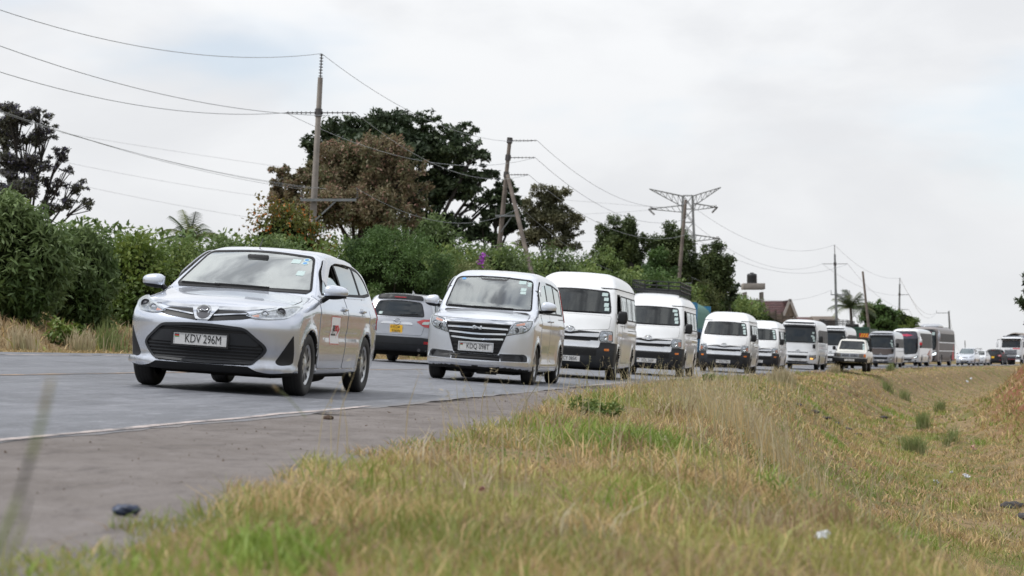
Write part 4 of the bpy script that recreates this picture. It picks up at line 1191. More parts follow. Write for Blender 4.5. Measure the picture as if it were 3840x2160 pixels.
def silver_minivan():
    hw = .8475
    def bumps(x, z, W):
        W = W + .012 * np.exp(-((z - .98) / .03) ** 2) * np.clip((x - .8) / .5, 0, 1)
        W = W - .014 * np.exp(-((z - .50) / .10) ** 2) * np.clip((x - 1.3) / .2, 0, 1) * np.clip((3.3 - x) / .2, 0, 1)
        W = W + .016 * np.exp(-((z - .30) / .04) ** 2) * np.clip((x - 1.2) / .2, 0, 1) * np.clip((3.4 - x) / .2, 0, 1)
        return W
    b = Body(hw, h=.034, L=4.695,
        top=[(-.3, .90), (.04, .93), (.16, .985), (.35, 1.05), (.60, 1.10), (.74, 1.125), (.82, 1.15), (1.05, 1.35), (1.30, 1.56), (1.43, 1.66), (1.56, 1.735), (1.8, 1.79), (2.3, 1.825), (3.0, 1.83), (3.8, 1.815), (4.4, 1.78), (4.8, 1.70)],
        front=[(.0, .2), (.16, .13), (.22, .03), (.30, .0), (.37, .01), (.42, .05), (.55, .05), (.75, .055), (.93, .075), (1.02, .16), (1.2, .4)],
        rear=[(.0, 4.55), (.3, 4.66), (.6, 4.695), (1.0, 4.68), (1.3, 4.62), (1.6, 4.54), (1.78, 4.45), (2.0, 4.3)],
        sec=[(.0, .10), (.18, .05), (.26, .02), (.45, .005), (.8, .0), (1.0, .004), (1.08, .03), (1.2, .055), (1.45, .11), (1.62, .15), (1.74, .20), (2.0, .34)],
        plan=[(-.3, .03), (0, .02), (.5, .005), (1.0, 0), (3.8, 0), (4.3, .015), (4.7, .05), (5, .1)],
        bottom=[(-.3, .23), (.5, .18), (2, .18), (4, .19), (4.9, .26)],
        crown=.045, swf=(.36, 3.0), swr=(.14, 3.2), swt=[(-.5, .14), (.6, .16), (1.2, .15), (2.0, .08), (2.8, 0), (4.8, -.08)],
        k_ts=[(-.5, .10), (.8, .10), (1.1, .05), (1.5, .07), (2.0, .14), (5, .16)], k_f=.07, k_r=.08, k_b=.05,
        wheels=(.88, 3.73), arch=.345, arch_z=.31, arch_in=.26, flare=.016, bumps=bumps)
    v = Vehicle('minivan', b, 4.695, 'pale silver minivan with barred grille, plate KDQ 098T', 'minivan')
    v.res = .04; P = M_silver2
    v.window('windscreen', [(-.70, 1.155, .06), (0, 1.145, .3), (.70, 1.155, .06), (.69, 1.25, .2), (.625, 1.66, .08), (0, 1.70, .4), (-.625, 1.66, .08), (-.69, 1.25, .2)], 'front', M_glass, seal=.024)
    v.patch('windscreen_shade_band', [(-.26, 1.69), (.26, 1.69), (.20, 1.62), (-.20, 1.62)], 'front', M_dash, off=.0045, thick=0, rnd=.02)
    dlo = round_poly([(1.13, 1.13, .02), (2.4, 1.14), (4.15, 1.15, .03), (4.13, 1.60, .05), (3.2, 1.665), (2.2, 1.67), (1.72, 1.655, .1), (1.45, 1.55, .1), (1.15, 1.27, .03)], .04)
    v.patch('door_window_frame', dlo, 'left', M_seal, off=.003, thick=.004, raw=True, mirror=True, hole=inset_poly(dlo, .03))
    for xa, xb in ((1.35, 1.40), (2.27, 2.33), (3.27, 3.33)):
        v.patch('pillar', rect(xa, xb, 1.15, 1.64 if xa > 1.5 else 1.50), 'left', M_seal, off=.003, thick=.004, mirror=True, rnd=.002)
    wins = [[(1.16, 1.16, .02), (1.345, 1.16, .02), (1.345, 1.44, .02), (1.18, 1.27, .02)], [(1.405, 1.16, .02), (2.265, 1.17, .02), (2.265, 1.635, .03), (1.74, 1.625, .1), (1.46, 1.52, .1), (1.405, 1.48, .02)],
            rect(2.335, 3.265, 1.17, 1.635), rect(3.335, 4.11, 1.18, 1.60)]
    for i, q in enumerate(wins):
        for vw in ('left', 'right'):
            v.hole(inset_poly(round_poly(q, .04), -.01), vw)
            v.patch('side_window', q, vw, M_glass if i < 2 else M_glass_t, off=-.002, thick=.001, rnd=.04)
    v.patch('rain_visor', [(1.40, 1.475, .02), (1.47, 1.545, .1), (1.72, 1.655, .1), (2.3, 1.67), (2.3, 1.61), (1.76, 1.59, .1), (1.52, 1.48, .08), (1.43, 1.40, .02)], 'left', M_lampvis, off=.028, thick=-.018, mirror=True)
    v.shell(P, True, M_under, under_z=.2)
    v.panel('door', [(1.26, 1.12), (1.245, .62, .1), (1.27, .27, .05), (2.28, .27, .03), (2.285, 1.14)], 'left', P, gap=.005, mirror=True)
    v.panel('sliding_door', [(2.30, 1.14), (2.30, .27, .03), (3.28, .27, .08), (3.36, .55, .15), (3.42, .72, .15), (3.42, 1.15)], 'left', P, gap=.005, mirror=True)
    v.patch('sliding_rail', [(3.3, 1.075), (4.55, 1.085), (4.55, 1.095), (3.3, 1.085)], 'left', M_gap, off=.004, mirror=True, rnd=.002)
    v.patch('sill_trim', [(1.25, .225), (3.3, .225), (3.3, .255), (1.25, .255)], 'left', P, off=.012, mirror=True, rnd=.01)
    v.handle(2.13, 1.02, 'left', P); v.handle(2.46, 1.02, 'left', P)
    v.panel('bonnet', [(.13, 0, .3), (.20, .42, .2), (.36, .71, .04), (.55, .735, .1), (.86, .70, .05), (.735, 0, .3), (.86, -.70, .05), (.55, -.735, .1), (.36, -.71, .04), (.20, -.42, .2)], 'top', P, gap=.005)
    # grille: black trapezoid with chrome bars
    v.patch('bonnet_trim', [(-.535, .955), (.535, .955), (.515, .905), (-.515, .905)], 'front', M_chrome, off=.02, rnd=.012)
    g = [(-.505, .905, .01), (.505, .905, .01), (.42, .66), (.345, .44, .02), (-.345, .44, .02), (-.42, .66)]
    v.patch('grille', g, 'front', M_gap, off=.006, rnd=.01)
    v.patch('grille_surround', round_poly(g, .01), 'front', M_black, off=.024, raw=True, hole=inset_poly(round_poly(g, .01), .016))
    for z, w, m in ((.825, .465, M_chrome), (.745, .44, M_chrome), (.665, .405, M_chrome)):
        v.patch('grille_bar', [(-w, z + .004), (-.08, z - .012), (.08, z - .012), (w, z + .004), (w, z + .030), (.08, z + .012), (-.08, z + .012), (-w, z + .030)] if z < .8 else [(-w, z), (w, z), (w, z + .024), (-w, z + .024)], 'front', m, off=.026, rnd=.003)
        v.patch('grille_bar', [(-w, z - .036), (w, z - .036), (w, z - .016), (-w, z - .016)], 'front', M_black, off=.018, rnd=.003)
    for z in (.60, .54, .48):
        v.patch('grille_bar', rect(-.40 + (.6 - z) * .3, .40 - (.6 - z) * .3, z, z + .022), 'front', M_black, off=.018, rnd=.003)
    # zig-zag badge
    c = v.at(0, .838, 'front', .036)[0]
    bd = MB()
    for a, q in ((-1, 1),):
        bd.box(c + Vector((0, .058, 0)), (.012, .028, .062)); bd.box(c + Vector((0, -.058, 0)), (.012, .028, .062))
        rt = Matrix.Rotation(R(24), 3, 'X')
        bd.box(c + Vector((-.002, 0, 0)), (.012, .125, .026), rt)
    v.add(bd, 'badge', M_chrome, bevel=.003)
    for sx in (1, -1):
        f = lambda pts: [(sx * a[0], *a[1:]) for a in pts]
        hl = f([(.435, .735, .01), (.555, .95, .01), (.70, .985, .03), (.795, 1.0, .02), (.80, .93, .03), (.77, .85, .04), (.70, .80, .05)])
        H = v.patch('headlight', hl, 'front', M_reflect, off=.004, rnd=.01, res=.025)
        rp = round_poly(hl, .01)
        v.patch('lamp_bezel', rp, 'front', M_gap, off=.008, raw=True, hole=inset_poly(rp, .008), parent=H)
        for (u, z, r) in ((.585, .835, .048), (.70, .875, .046)):
            c, n = v.at(sx * u, z, 'front', .006)
            MB().lathe([(r, .0), (r * .96, -.008), (r * .78, -.006), (r * .72, .004), (r * .45, -.006), (0, -.014)], c, 'x', 20).build('lamp_bowl', M_lampdark if u < .6 else M_chrome, H)
        v.patch('turn_lamp', f([(.575, .925), (.70, .96), (.70, .925), (.585, .90)]), 'front', M_amberdim, off=.007, parent=H, rnd=.008)
        v.patch('lamp_cover', inset_poly(rp, .004), 'front', M_lens, off=.022, thick=-.01, raw=True, parent=H)
        v.patch('fog_recess', f([(.36, .455), (.72, .47, .02), (.765, .44, .03), (.775, .355, .02), (.40, .345)]), 'front', M_dgrey, off=.006, rnd=.01)
        c, n = v.at(sx * .68, .405, 'front', .008)
        v.add(MB().lathe([(.05, 0), (.048, -.012), (.036, -.012), (.034, -.004), (0, -.006)], c, 'x', 20), 'fog_lamp_cover', M_black)
        for k in range(4):
            z = .372 + k * .022
            v.patch('vent_slat', f([(.42, z), (.60, z), (.60, z + .008), (.42, z + .008)]), 'front', M_black, off=.012, rnd=.002)
    v.patch('lower_intake', rect(-.38, .38, .345, .435), 'front', M_gap, off=.005, rnd=.01)
    for z in (.36, .40): v.patch('grille_bar', rect(-.37, .37, z, z + .014), 'front', M_black, off=.016, rnd=.003)
    v.patch('bumper_lip', [(-.79, .345, .02), (-.42, .335, .1), (0, .318, .3), (.42, .335, .1), (.79, .345, .02), (.785, .275, .03), (.42, .285, .1), (0, .27, .3), (-.42, .285, .1), (-.785, .275, .03)], 'front', M_chrome2, off=.012, rnd=.02)
    v.plate('KDQ 098T', .545, off=.04, frame=M_chrome2)
    v.mirror(1.16, 1.235, hw - .02, (.16, .24, .18), M_silver2, stalk=(1.2, hw - .07, 1.15))
    v.wiper((-.42, 1.165), (.22, 1.168)); v.wiper((.12, 1.162), (.64, 1.175))
    for (u, z, w, h) in ((-.46, 1.615, .11, .055), (-.50, 1.50, .085, .05), (-.505, 1.445, .085, .045)):
        v.patch('windscreen_sticker', rect(u - w / 2, u + w / 2, z - h / 2, z + h / 2), 'front', M_paper, off=.0065, thick=0, rnd=.004)
    for (u, z) in ((-.575, 1.605), (-.575, 1.57), (.50, 1.625)):
        v.patch('windscreen_sticker', [(u + .036 * math.cos(a * math.pi / 8), z + .018 * math.sin(a * math.pi / 8)) for a in range(16)], 'front', M_blueink if u > 0 else M_paper, off=.0065, thick=0, raw=True)
    v.steering(1.25, .36, 1.12)
    v.add(MB().box((1.05, 0, 1.06), (.55, 1.36, .14)), 'dashboard', M_dash, bevel=.05)
    for y in (.36, -.36): v.seat(1.62, y, .68)
    for y in (.36, -.36): v.seat(2.6, y, .68)
    v.add(MB().box((1.45, 0, 1.60), (.05, .22, .07)), 'rear_view_mirror', M_dash, bevel=.015)
    v.patch('tail_lamp', [(4.50, 1.05), (4.56, 1.05), (4.48, 1.6), (4.42, 1.6)], 'left', M_red, off=.012, mirror=True, rnd=.02)
    v.add(MB().box((2.3, 0, .17), (3.4, 1.1, .07)).tube([(3.73, -.6, .3), (3.73, .6, .3)], .05, 8).tube([(.88, -.6, .28), (.88, .6, .28)], .035, 8).box((.3, -.15, .17), (.1, .3, .09)), 'underbody', M_under)
    v.wheels((.88, 3.73), .315, .20, 'hub6', hw - .115, .205)
    return v
M_chrome2 = mat("satin_silver_trim", (0.62, 0.63, 0.65), 0.22, 0.7, coat=.6, var=.05)

def highroof_van():
    hw = .94
    def bumps(x, z, W):
        W = W + .010 * np.exp(-((z - 1.02) / .03) ** 2) * np.clip((x - .6) / .5, 0, 1)
        W = W - .012 * np.exp(-((z - 1.12) / .05) ** 2) * np.clip((x - 2.0) / .4, 0, 1)
        return W
    b = Body(hw, h=.045, L=5.38,
        top=[(-.3, .95), (.05, 1.0), (.12, 1.10), (.22, 1.33), (.30, 1.42), (.50, 1.66), (.68, 1.87), (.78, 1.97), (.95, 2.10), (1.25, 2.20), (1.7, 2.26), (2.4, 2.28), (4.2, 2.28), (4.9, 2.25), (5.5, 2.1)],
        front=[(.0, .18), (.2, .12), (.28, .03), (.40, .0), (.62, .0), (.70, .03), (.80, .045), (1.0, .07), (1.2, .14), (1.4, .28), (1.8, .6)],
        rear=[(.0, 5.2), (.3, 5.33), (.6, 5.38), (1.2, 5.37), (1.8, 5.32), (2.1, 5.24), (2.3, 5.1)],
        sec=[(.0, .10), (.22, .04), (.30, .015), (.6, .0), (1.0, .0), (1.15, .012), (1.3, .022), (1.75, .085), (1.86, .10), (1.93, .095), (2.0, .12), (2.15, .19), (2.26, .28), (2.5, .5)],
        plan=[(-.3, .03), (0, .02), (.5, .004), (1.0, 0), (4.6, 0), (5.1, .012), (5.5, .04)],
        bottom=[(-.3, .28), (.5, .22), (2, .22), (4, .24), (5.6, .34)],
        crown=.05, swf=(.30, 3.2), swr=(.10, 3.2), swt=[(-.5, .16), (.6, .20), (1.2, .16), (2.2, .05), (3.0, 0), (5.6, -.05)],
        k_ts=[(-.5, .10), (.5, .06), (.9, .08), (1.4, .2), (5.6, .22)], k_f=.06, k_r=.07, k_b=.05,
        wheels=(1.03, 4.14), arch=.37, arch_z=.33, arch_in=.28, flare=.014, bumps=bumps)
    v = Vehicle('passenger_van', b, 5.38, 'x', 'van', 'white high-roof vans in the convoy')
    v.res = .05; P = M_white
    v.window('windscreen', [(-.80, 1.375, .06), (0, 1.365, .4), (.80, 1.375, .06), (.785, 1.50, .2), (.70, 1.855, .06), (0, 1.89, .4), (-.70, 1.855, .06), (-.785, 1.50, .2)], 'front', M_glass_v, seal=.026)
    fwin = [(.66, 1.30, .02), (1.55, 1.30, .03), (1.55, 1.78, .05), (1.0, 1.78, .06), (.78, 1.55, .06)]
    low = [(.66, 1.30, .02), (1.55, 1.30, .03), (1.55, 1.36, .05), (1.0, 1.40, .06), (.80, 1.38, .06)]
    fr = round_poly(fwin, .04)
    v.patch('door_window_frame', inset_poly(fr, -.03), 'left', M_seal, off=.003, thick=.004, raw=True, mirror=True, hole=fr)
    v.patch('side_window', low, 'left', M_glass, off=-.002, thick=.001)
    v.patch('side_window', fwin, 'right', M_glass, off=-.002, thick=.001)
    v.hole(fr, 'left'); v.hole(fr, 'right')
    for q in (rect(1.70, 2.85, 1.28, 1.80), rect(2.92, 3.95, 1.28, 1.80), rect(4.02, 5.0, 1.28, 1.80)):
        v.window('side_window', q, 'left', M_glass_t, seal=.03, rnd=.05, mirror=True)
        mx = (q[0][0] + q[1][0]) / 2
        v.patch('window_slider', rect(mx - .28, mx - .24, 1.34, 1.70), 'left', M_seal, off=.006, mirror=True, rnd=.01)
        v.patch('window_slider', rect(mx + .24, mx + .28, 1.34, 1.70), 'left', M_seal, off=.006, mirror=True, rnd=.01)
    v.shell(P, True, M_under, under_z=.24)
    v.patch('roof_gutter', [(.80, 1.905), (5.1, 1.93), (5.1, 1.945), (.80, 1.92)], 'left', M_dgrey, off=.012, mirror=True, rnd=.003)
    v.panel('door', [(.62, 1.27), (.62, .79, .04), (1.0, .76, .1), (1.36, .76, .08), (1.48, .70, .1), (1.62, .50, .06), (1.62, 1.27)], 'left', P, gap=.006, mirror=True)
    v.panel('sliding_door', [(1.70, 1.255), (1.70, .36, .04), (2.88, .36, .04), (2.88, 1.255)], 'left', P, gap=.006, mirror=True)
    v.patch('sliding_rail', [(2.95, 1.06), (5.2, 1.07), (5.2, 1.085), (2.95, 1.075)], 'left', M_gap, off=.004, mirror=True, rnd=.002)
    v.patch('sill_trim', [(1.50, .305), (3.70, .305), (3.70, .33), (1.50, .33)], 'left', P, off=.012, mirror=True, rnd=.01)
    v.handle(1.46, 1.15, 'left', M_chrome); v.handle(1.82, 1.15, 'left', M_chrome)
    v.panel('bonnet', [(-.60, 1.03, .05), (0, .985, .2), (.60, 1.03, .05), (.80, 1.05, .05), (.815, 1.33, .04), (0, 1.345, .4), (-.815, 1.33, .04), (-.80, 1.05, .05)], 'front', P, gap=.006)
    # face: two black slots between silver bars
    v.patch('grille', [(-.60, .79, .02), (.60, .79, .02), (.62, .985, .03), (.20, .995), (0, .955, .1), (-.20, .995), (-.62, .985, .03)], 'front', M_gap, off=.004, rnd=.01)
    v.patch('grille_bar', [(-.62, .955, .02), (-.20, .935, .1), (0, .90, .1), (.20, .935, .1), (.62, .955, .02), (.60, .875, .02), (0, .868, .1), (-.60, .875, .02)], 'front', M_chrome2, off=.03, rnd=.01)
    v.patch('grille_bar', [(-.64, .80, .03), (-.45, .80), (-.40, .77), (.40, .77), (.45, .80), (.64, .80, .03), (.62, .655, .03), (-.62, .655, .03)], 'front', M_chrome2, off=.024, rnd=.02)
    v.emblem_rings(0, 1.015, .19)
    v.patch('bumper', [(-.86, .78, .03), (-.62, .775, .03), (-.60, .645, .03), (.60, .645, .03), (.62, .775, .03), (.86, .78, .03), (.90, .5), (.87, .26, .05), (0, .245, .3), (-.87, .26, .05), (-.90, .5)], 'front', M_dgrey, off=.014, rnd=.03)
    v.patch('bumper_corner', [(.22, .27), (.60, .27, .05), (.66, .50, .1), (.64, .76, .04), (.22, .77)], 'left', M_dgrey, off=.013, mirror=True, rnd=.03)
    v.patch('lower_grille', rect(-.58, .58, .49, .635), 'front', M_gap, off=.017, rnd=.02)
    for z in (.52, .56, .60): v.patch('grille_slat', rect(-.57, .57, z, z + .012), 'front', M_black, off=.024, rnd=.002)
    for sx in (1, -1):
        f = lambda pts: [(sx * a[0], *a[1:]) for a in pts]
        hl = f([(.635, .79, .03), (.605, .90, .06), (.64, 1.015, .05), (.76, 1.02, .03), (.87, 1.01, .02), (.885, .79, .02)])
        H = v.patch('headlight', hl, 'front', M_reflect, off=.004, rnd=.02, res=.04)
        rp = round_poly(hl, .02)
        v.patch('lamp_bezel', rp, 'front', M_lampdark, off=.008, raw=True, hole=inset_poly(rp, .012), parent=H)
        c, n = v.at(sx * .715, .905, 'front', .006)
        MB().lathe([(.075, .0), (.072, -.008), (.055, .004), (.03, -.004), (0, -.012)], c, 'x', 20).build('lamp_bowl', M_chrome, H)
        v.patch('turn_lamp', f([(.80, .82), (.87, .82), (.87, .94), (.80, .94)]), 'front', M_amberdim, off=.007, parent=H, rnd=.01)
        v.patch('lamp_cover', inset_poly(rp, .004), 'front', M_lens, off=.022, thick=-.01, raw=True, parent=H)
        v.patch('side_marker', f([(.73, .60), (.82, .60), (.82, .645), (.73, .645)]), 'front', M_amber, off=.02, rnd=.01)
        v.patch('fog_recess', f([(.70, .33), (.83, .34), (.83, .48), (.69, .49)]), 'front', M_gap, off=.017, rnd=.02)
        for k in range(4): v.patch('vent_slat', f(rect(.71, .82, .355 + .03 * k, .363 + .03 * k)), 'front', M_dgrey, off=.021, rnd=.002)
    v.mirror(.62, 1.315, hw - .01, (.12, .20, .27), None, style='box', stalk=(.66, hw - .05, 1.18))
    v.wiper((-.62, 1.39), (.05, 1.385)); v.wiper((-.02, 1.385), (.66, 1.39))
    for (u, z, w, h) in ((-.62, 1.78, .12, .07), (-.66, 1.68, .09, .07), (-.68, 1.56, .09, .08), (-.70, 1.47, .09, .07)):
        v.patch('windscreen_sticker', rect(u - w / 2, u + w / 2, z - h / 2, z + h / 2), 'front', M_paper, off=.0065, thick=0, rnd=.004)
    v.steering(.95, .45, 1.30, .21)
    v.add(MB().box((.62, 0, 1.26), (.5, 1.5, .12)), 'dashboard', M_dash, bevel=.05)
    for y in (.50, 0, -.50): v.seat(1.30, y, .95, .46, .70)
    for y in (.50, 0, -.50): v.seat(2.3, y, .95, .46, .70)
    v.add(MB().box((2.6, 0, .23), (3.8, 1.2, .10)).tube([(4.14, -.7, .33), (4.14, .7, .33)], .07, 8).tube([(1.03, -.7, .3), (1.03, .7, .3)], .045, 8), 'underbody', M_under)
    v.wheels((1.03, 4.14), .335, .20, 'hub6', hw - .125, .205)
    return v
M_glass_v = glass_mat("van_windscreen_glass", (0.27, 0.34, 0.37), 0.055, 0.8, 2.6)
def suv(name, label, paint, rack=False, plate=None, detail=True):
    hw = .92
    b = cached(('suv', detail), lambda: Body(hw, h=.042 if detail else .07, L=4.55,
        top=[(-.3, .92), (.10, .95), (.3, 1.0), (.8, 1.06), (1.15, 1.10), (1.25, 1.14), (1.6, 1.36), (1.95, 1.54), (2.15, 1.61), (2.5, 1.66), (3.0, 1.675), (3.6, 1.655), (4.15, 1.60), (4.4, 1.56), (4.7, 1.50)],
        front=[(.0, .2), (.25, .06), (.5, 0), (.8, .02), (.95, .1), (1.2, .3)],
        rear=[(.0, 4.40), (.25, 4.47), (.42, 4.54), (.62, 4.55), (.72, 4.53), (.95, 4.50), (1.06, 4.46), (1.2, 4.40), (1.40, 4.28), (1.54, 4.22), (1.60, 4.25), (1.8, 4.2)],
        sec=[(.0, .12), (.2, .05), (.35, .02), (.6, .0), (.9, .0), (1.02, .015), (1.1, .05), (1.3, .12), (1.5, .20), (1.6, .26), (1.8, .4)],
        plan=[(-.3, .05), (.5, .01), (1.0, 0), (3.4, 0), (4.0, .02), (4.6, .06)],
        bottom=[(-.3, .24), (.5, .2), (2, .2), (4, .24), (4.8, .34)], crown=.05, swf=(.4, 2.6), swr=(.22, 2.8),
        swt=[(-.5, .1), (1.2, .15), (2, .1), (2.6, 0), (4.8, -.14)], k_ts=[(-.5, .1), (1.2, .06), (2.2, .13), (4.8, .12)], k_f=.09, k_r=.06,
        wheels=(.92, 3.62), arch=.37, arch_z=.34, arch_in=.26, flare=.016))
    v = Vehicle(name, b, 4.55, label, 'car')
    v.res = .05 if detail else .08
    v.window('rear_window', [(-.63, 1.10, .08), (0, 1.085, .4), (.63, 1.10, .08), (.60, 1.22, .1), (.52, 1.445, .08), (0, 1.485, .4), (-.52, 1.445, .08), (-.60, 1.22, .1)], 'rear', M_dglass, seal=.02, see=False)
    v.window('windscreen', [(-.70, 1.15), (.70, 1.15), (.58, 1.53), (-.58, 1.53)], 'front', M_dglass, seal=.03, see=False)
    dl = [(1.65, 1.10, .03), (3.5, 1.13, .05), (4.0, 1.22, .06), (3.75, 1.42, .1), (3.2, 1.53, .1), (2.4, 1.55, .1), (1.95, 1.42, .1)]
    v.window('side_window', dl, 'left', M_dglass, seal=.025, see=False, mirror=True)
    v.patch('pillar', rect(2.55, 2.62, 1.13, 1.53), 'left', M_seal, off=.007, mirror=True, rnd=.004)
    v.shell(paint, False, M_under, under_z=.22)
    for fd in ([(1.35, 1.08), (1.34, .5), (1.40, .34), (2.52, .34), (2.58, 1.1)], [(2.60, 1.1), (2.54, .34), (3.15, .34), (3.25, .55, .1), (3.5, .80, .1), (3.5, 1.1)]):
        v.panel('door', fd, 'left', paint, gap=.006, mirror=True)
    v.panel('tailgate', [(-.60, .66, .05), (.60, .66, .05), (.635, .80), (.68, 1.06), (.0, 1.07), (-.68, 1.06), (-.635, .80)], 'rear', paint, gap=.006)
    v.patch('roof_spoiler', [(-.56, 1.495, .05), (0, 1.515, .3), (.56, 1.495, .05), (.52, 1.575, .05), (0, 1.60, .3), (-.52, 1.575, .05)], 'rear', M_black if detail else paint, off=.03, rnd=.03)
    v.patch('brake_lamp', rect(-.14, .14, 1.535, 1.555), 'rear', M_red, off=.036, rnd=.005)
    v.patch('rear_bumper', [(-.84, .60, .05), (-.6, .62), (.6, .62), (.84, .60, .05), (.84, .36, .05), (.6, .30), (-.6, .30), (-.84, .36, .05)], 'rear', M_dgrey, off=.012, rnd=.04)
    v.patch('bumper_corner', [(3.98, .40), (4.40, .38), (4.44, .60), (4.05, .62)], 'left', M_dgrey, off=.012, mirror=True, rnd=.04)
    for sx in (1, -1):
        f = lambda pts: [(sx * a[0], *a[1:]) for a in pts]
        T = v.patch('tail_lamp', f([(.46, .985, .01), (.60, 1.045, .03), (.84, 1.06, .04), (.86, .95, .04), (.82, .85, .04), (.64, .87, .04)]), 'rear', M_red, off=.012, rnd=.02)
        v.patch('lamp_inset', f([(.58, .93), (.74, .93), (.76, 1.0), (.62, .99)]), 'rear', M_paper, off=.016, parent=T, rnd=.02)
        v.patch('reflector', f(rect(.66, .80, .47, .53)), 'rear', M_red, off=.02, rnd=.01)
        c = v.at(sx * .56, .33, 'rear', .01)[0]
        v.add(MB().tube([c + Vector((-.1, 0, 0)), c + Vector((.03, 0, 0))], .04, 12), 'exhaust_tip', M_lampdark)
    if detail:
        v.patch('plate_recess', [(-.36, .70, .03), (.36, .70, .03), (.27, .90, .04), (-.27, .90, .04)], 'rear', paint, off=.0075, rnd=.02)
        v.patch('tailgate_garnish', [(-.40, .905, .03), (.40, .905, .03), (.33, .965, .03), (-.33, .965, .03)], 'rear', M_chrome2, off=.016, rnd=.02)
        c, n = v.at(0, .965, 'rear', .03)
        v.ring('emblem_ring', c, n, .085, .068, .007, M_chrome)
        w = MB().tube([c + Vector((0, .075, .025)), c + Vector((.005, .03, -.005)), c + Vector((.005, 0, -.02)), c + Vector((.005, -.03, -.005)), c + Vector((0, -.075, .025))], .007, 5)
        v.add(w, 'emblem_wing', M_chrome)
        v.wiper((.05, 1.13), (.48, 1.16), 'rear')
        for u, z in ((-.42, 1.17), (-.43, 1.14)):
            v.patch('window_sticker', [(u * -1 * -1 + .05 * math.cos(a * math.pi / 6), z + .016 * math.sin(a * math.pi / 6)) for a in range(12)], 'rear', M_paper, off=.007, thick=0, raw=True)
        v.patch('bumper_crease', rect(-.70, .70, .44, .455), 'rear', M_gap, off=.014, rnd=.003)
        v.add(MB().add([(2.6, -.03, 1.67), (2.6, .03, 1.67), (2.9, .0, 1.665), (2.82, 0, 1.76)], [(0, 1, 3), (1, 2, 3), (2, 0, 3), (0, 2, 1)]), 'roof_fin', M_white2)
    if plate: v.plate('', .79, 'rear', size=(.30, .20), pm=M_yplate, lines=plate, off=.02, frame=False)
    elif not detail: v.plate('', .79, 'rear', size=(.30, .20), pm=M_yplate, lines=('KCB', '417L') if 0 else (' ', ' '), off=.02, frame=False)
    if rack:
        m = MB()
        for y in (-.55, .55): m.tube([(1.9, y, 1.80), (3.7, y, 1.80)], .02, 5)
        for x in (1.9, 2.35, 2.8, 3.25, 3.7):
            m.tube([(x, -.55, 1.80), (x, .55, 1.80)], .018, 5)
            for y in (-.55, .55): m.tube([(x, y, 1.80), (x, y, 1.66)], .016, 5)
        v.add(m, 'roof_rack', M_black)
    v.mirror(1.72, 1.16, hw - .04, (.15, .22, .16), paint)
    v.add(MB().box((2.3, 0, .22), (3.4, 1.2, .10)).tube([(3.62, -.6, .33), (3.62, .6, .33)], .06, 8), 'underbody', M_under)
    v.wheels((.92, 3.62), .345, .22, 'alloy', hw - .125, .23)
    return v

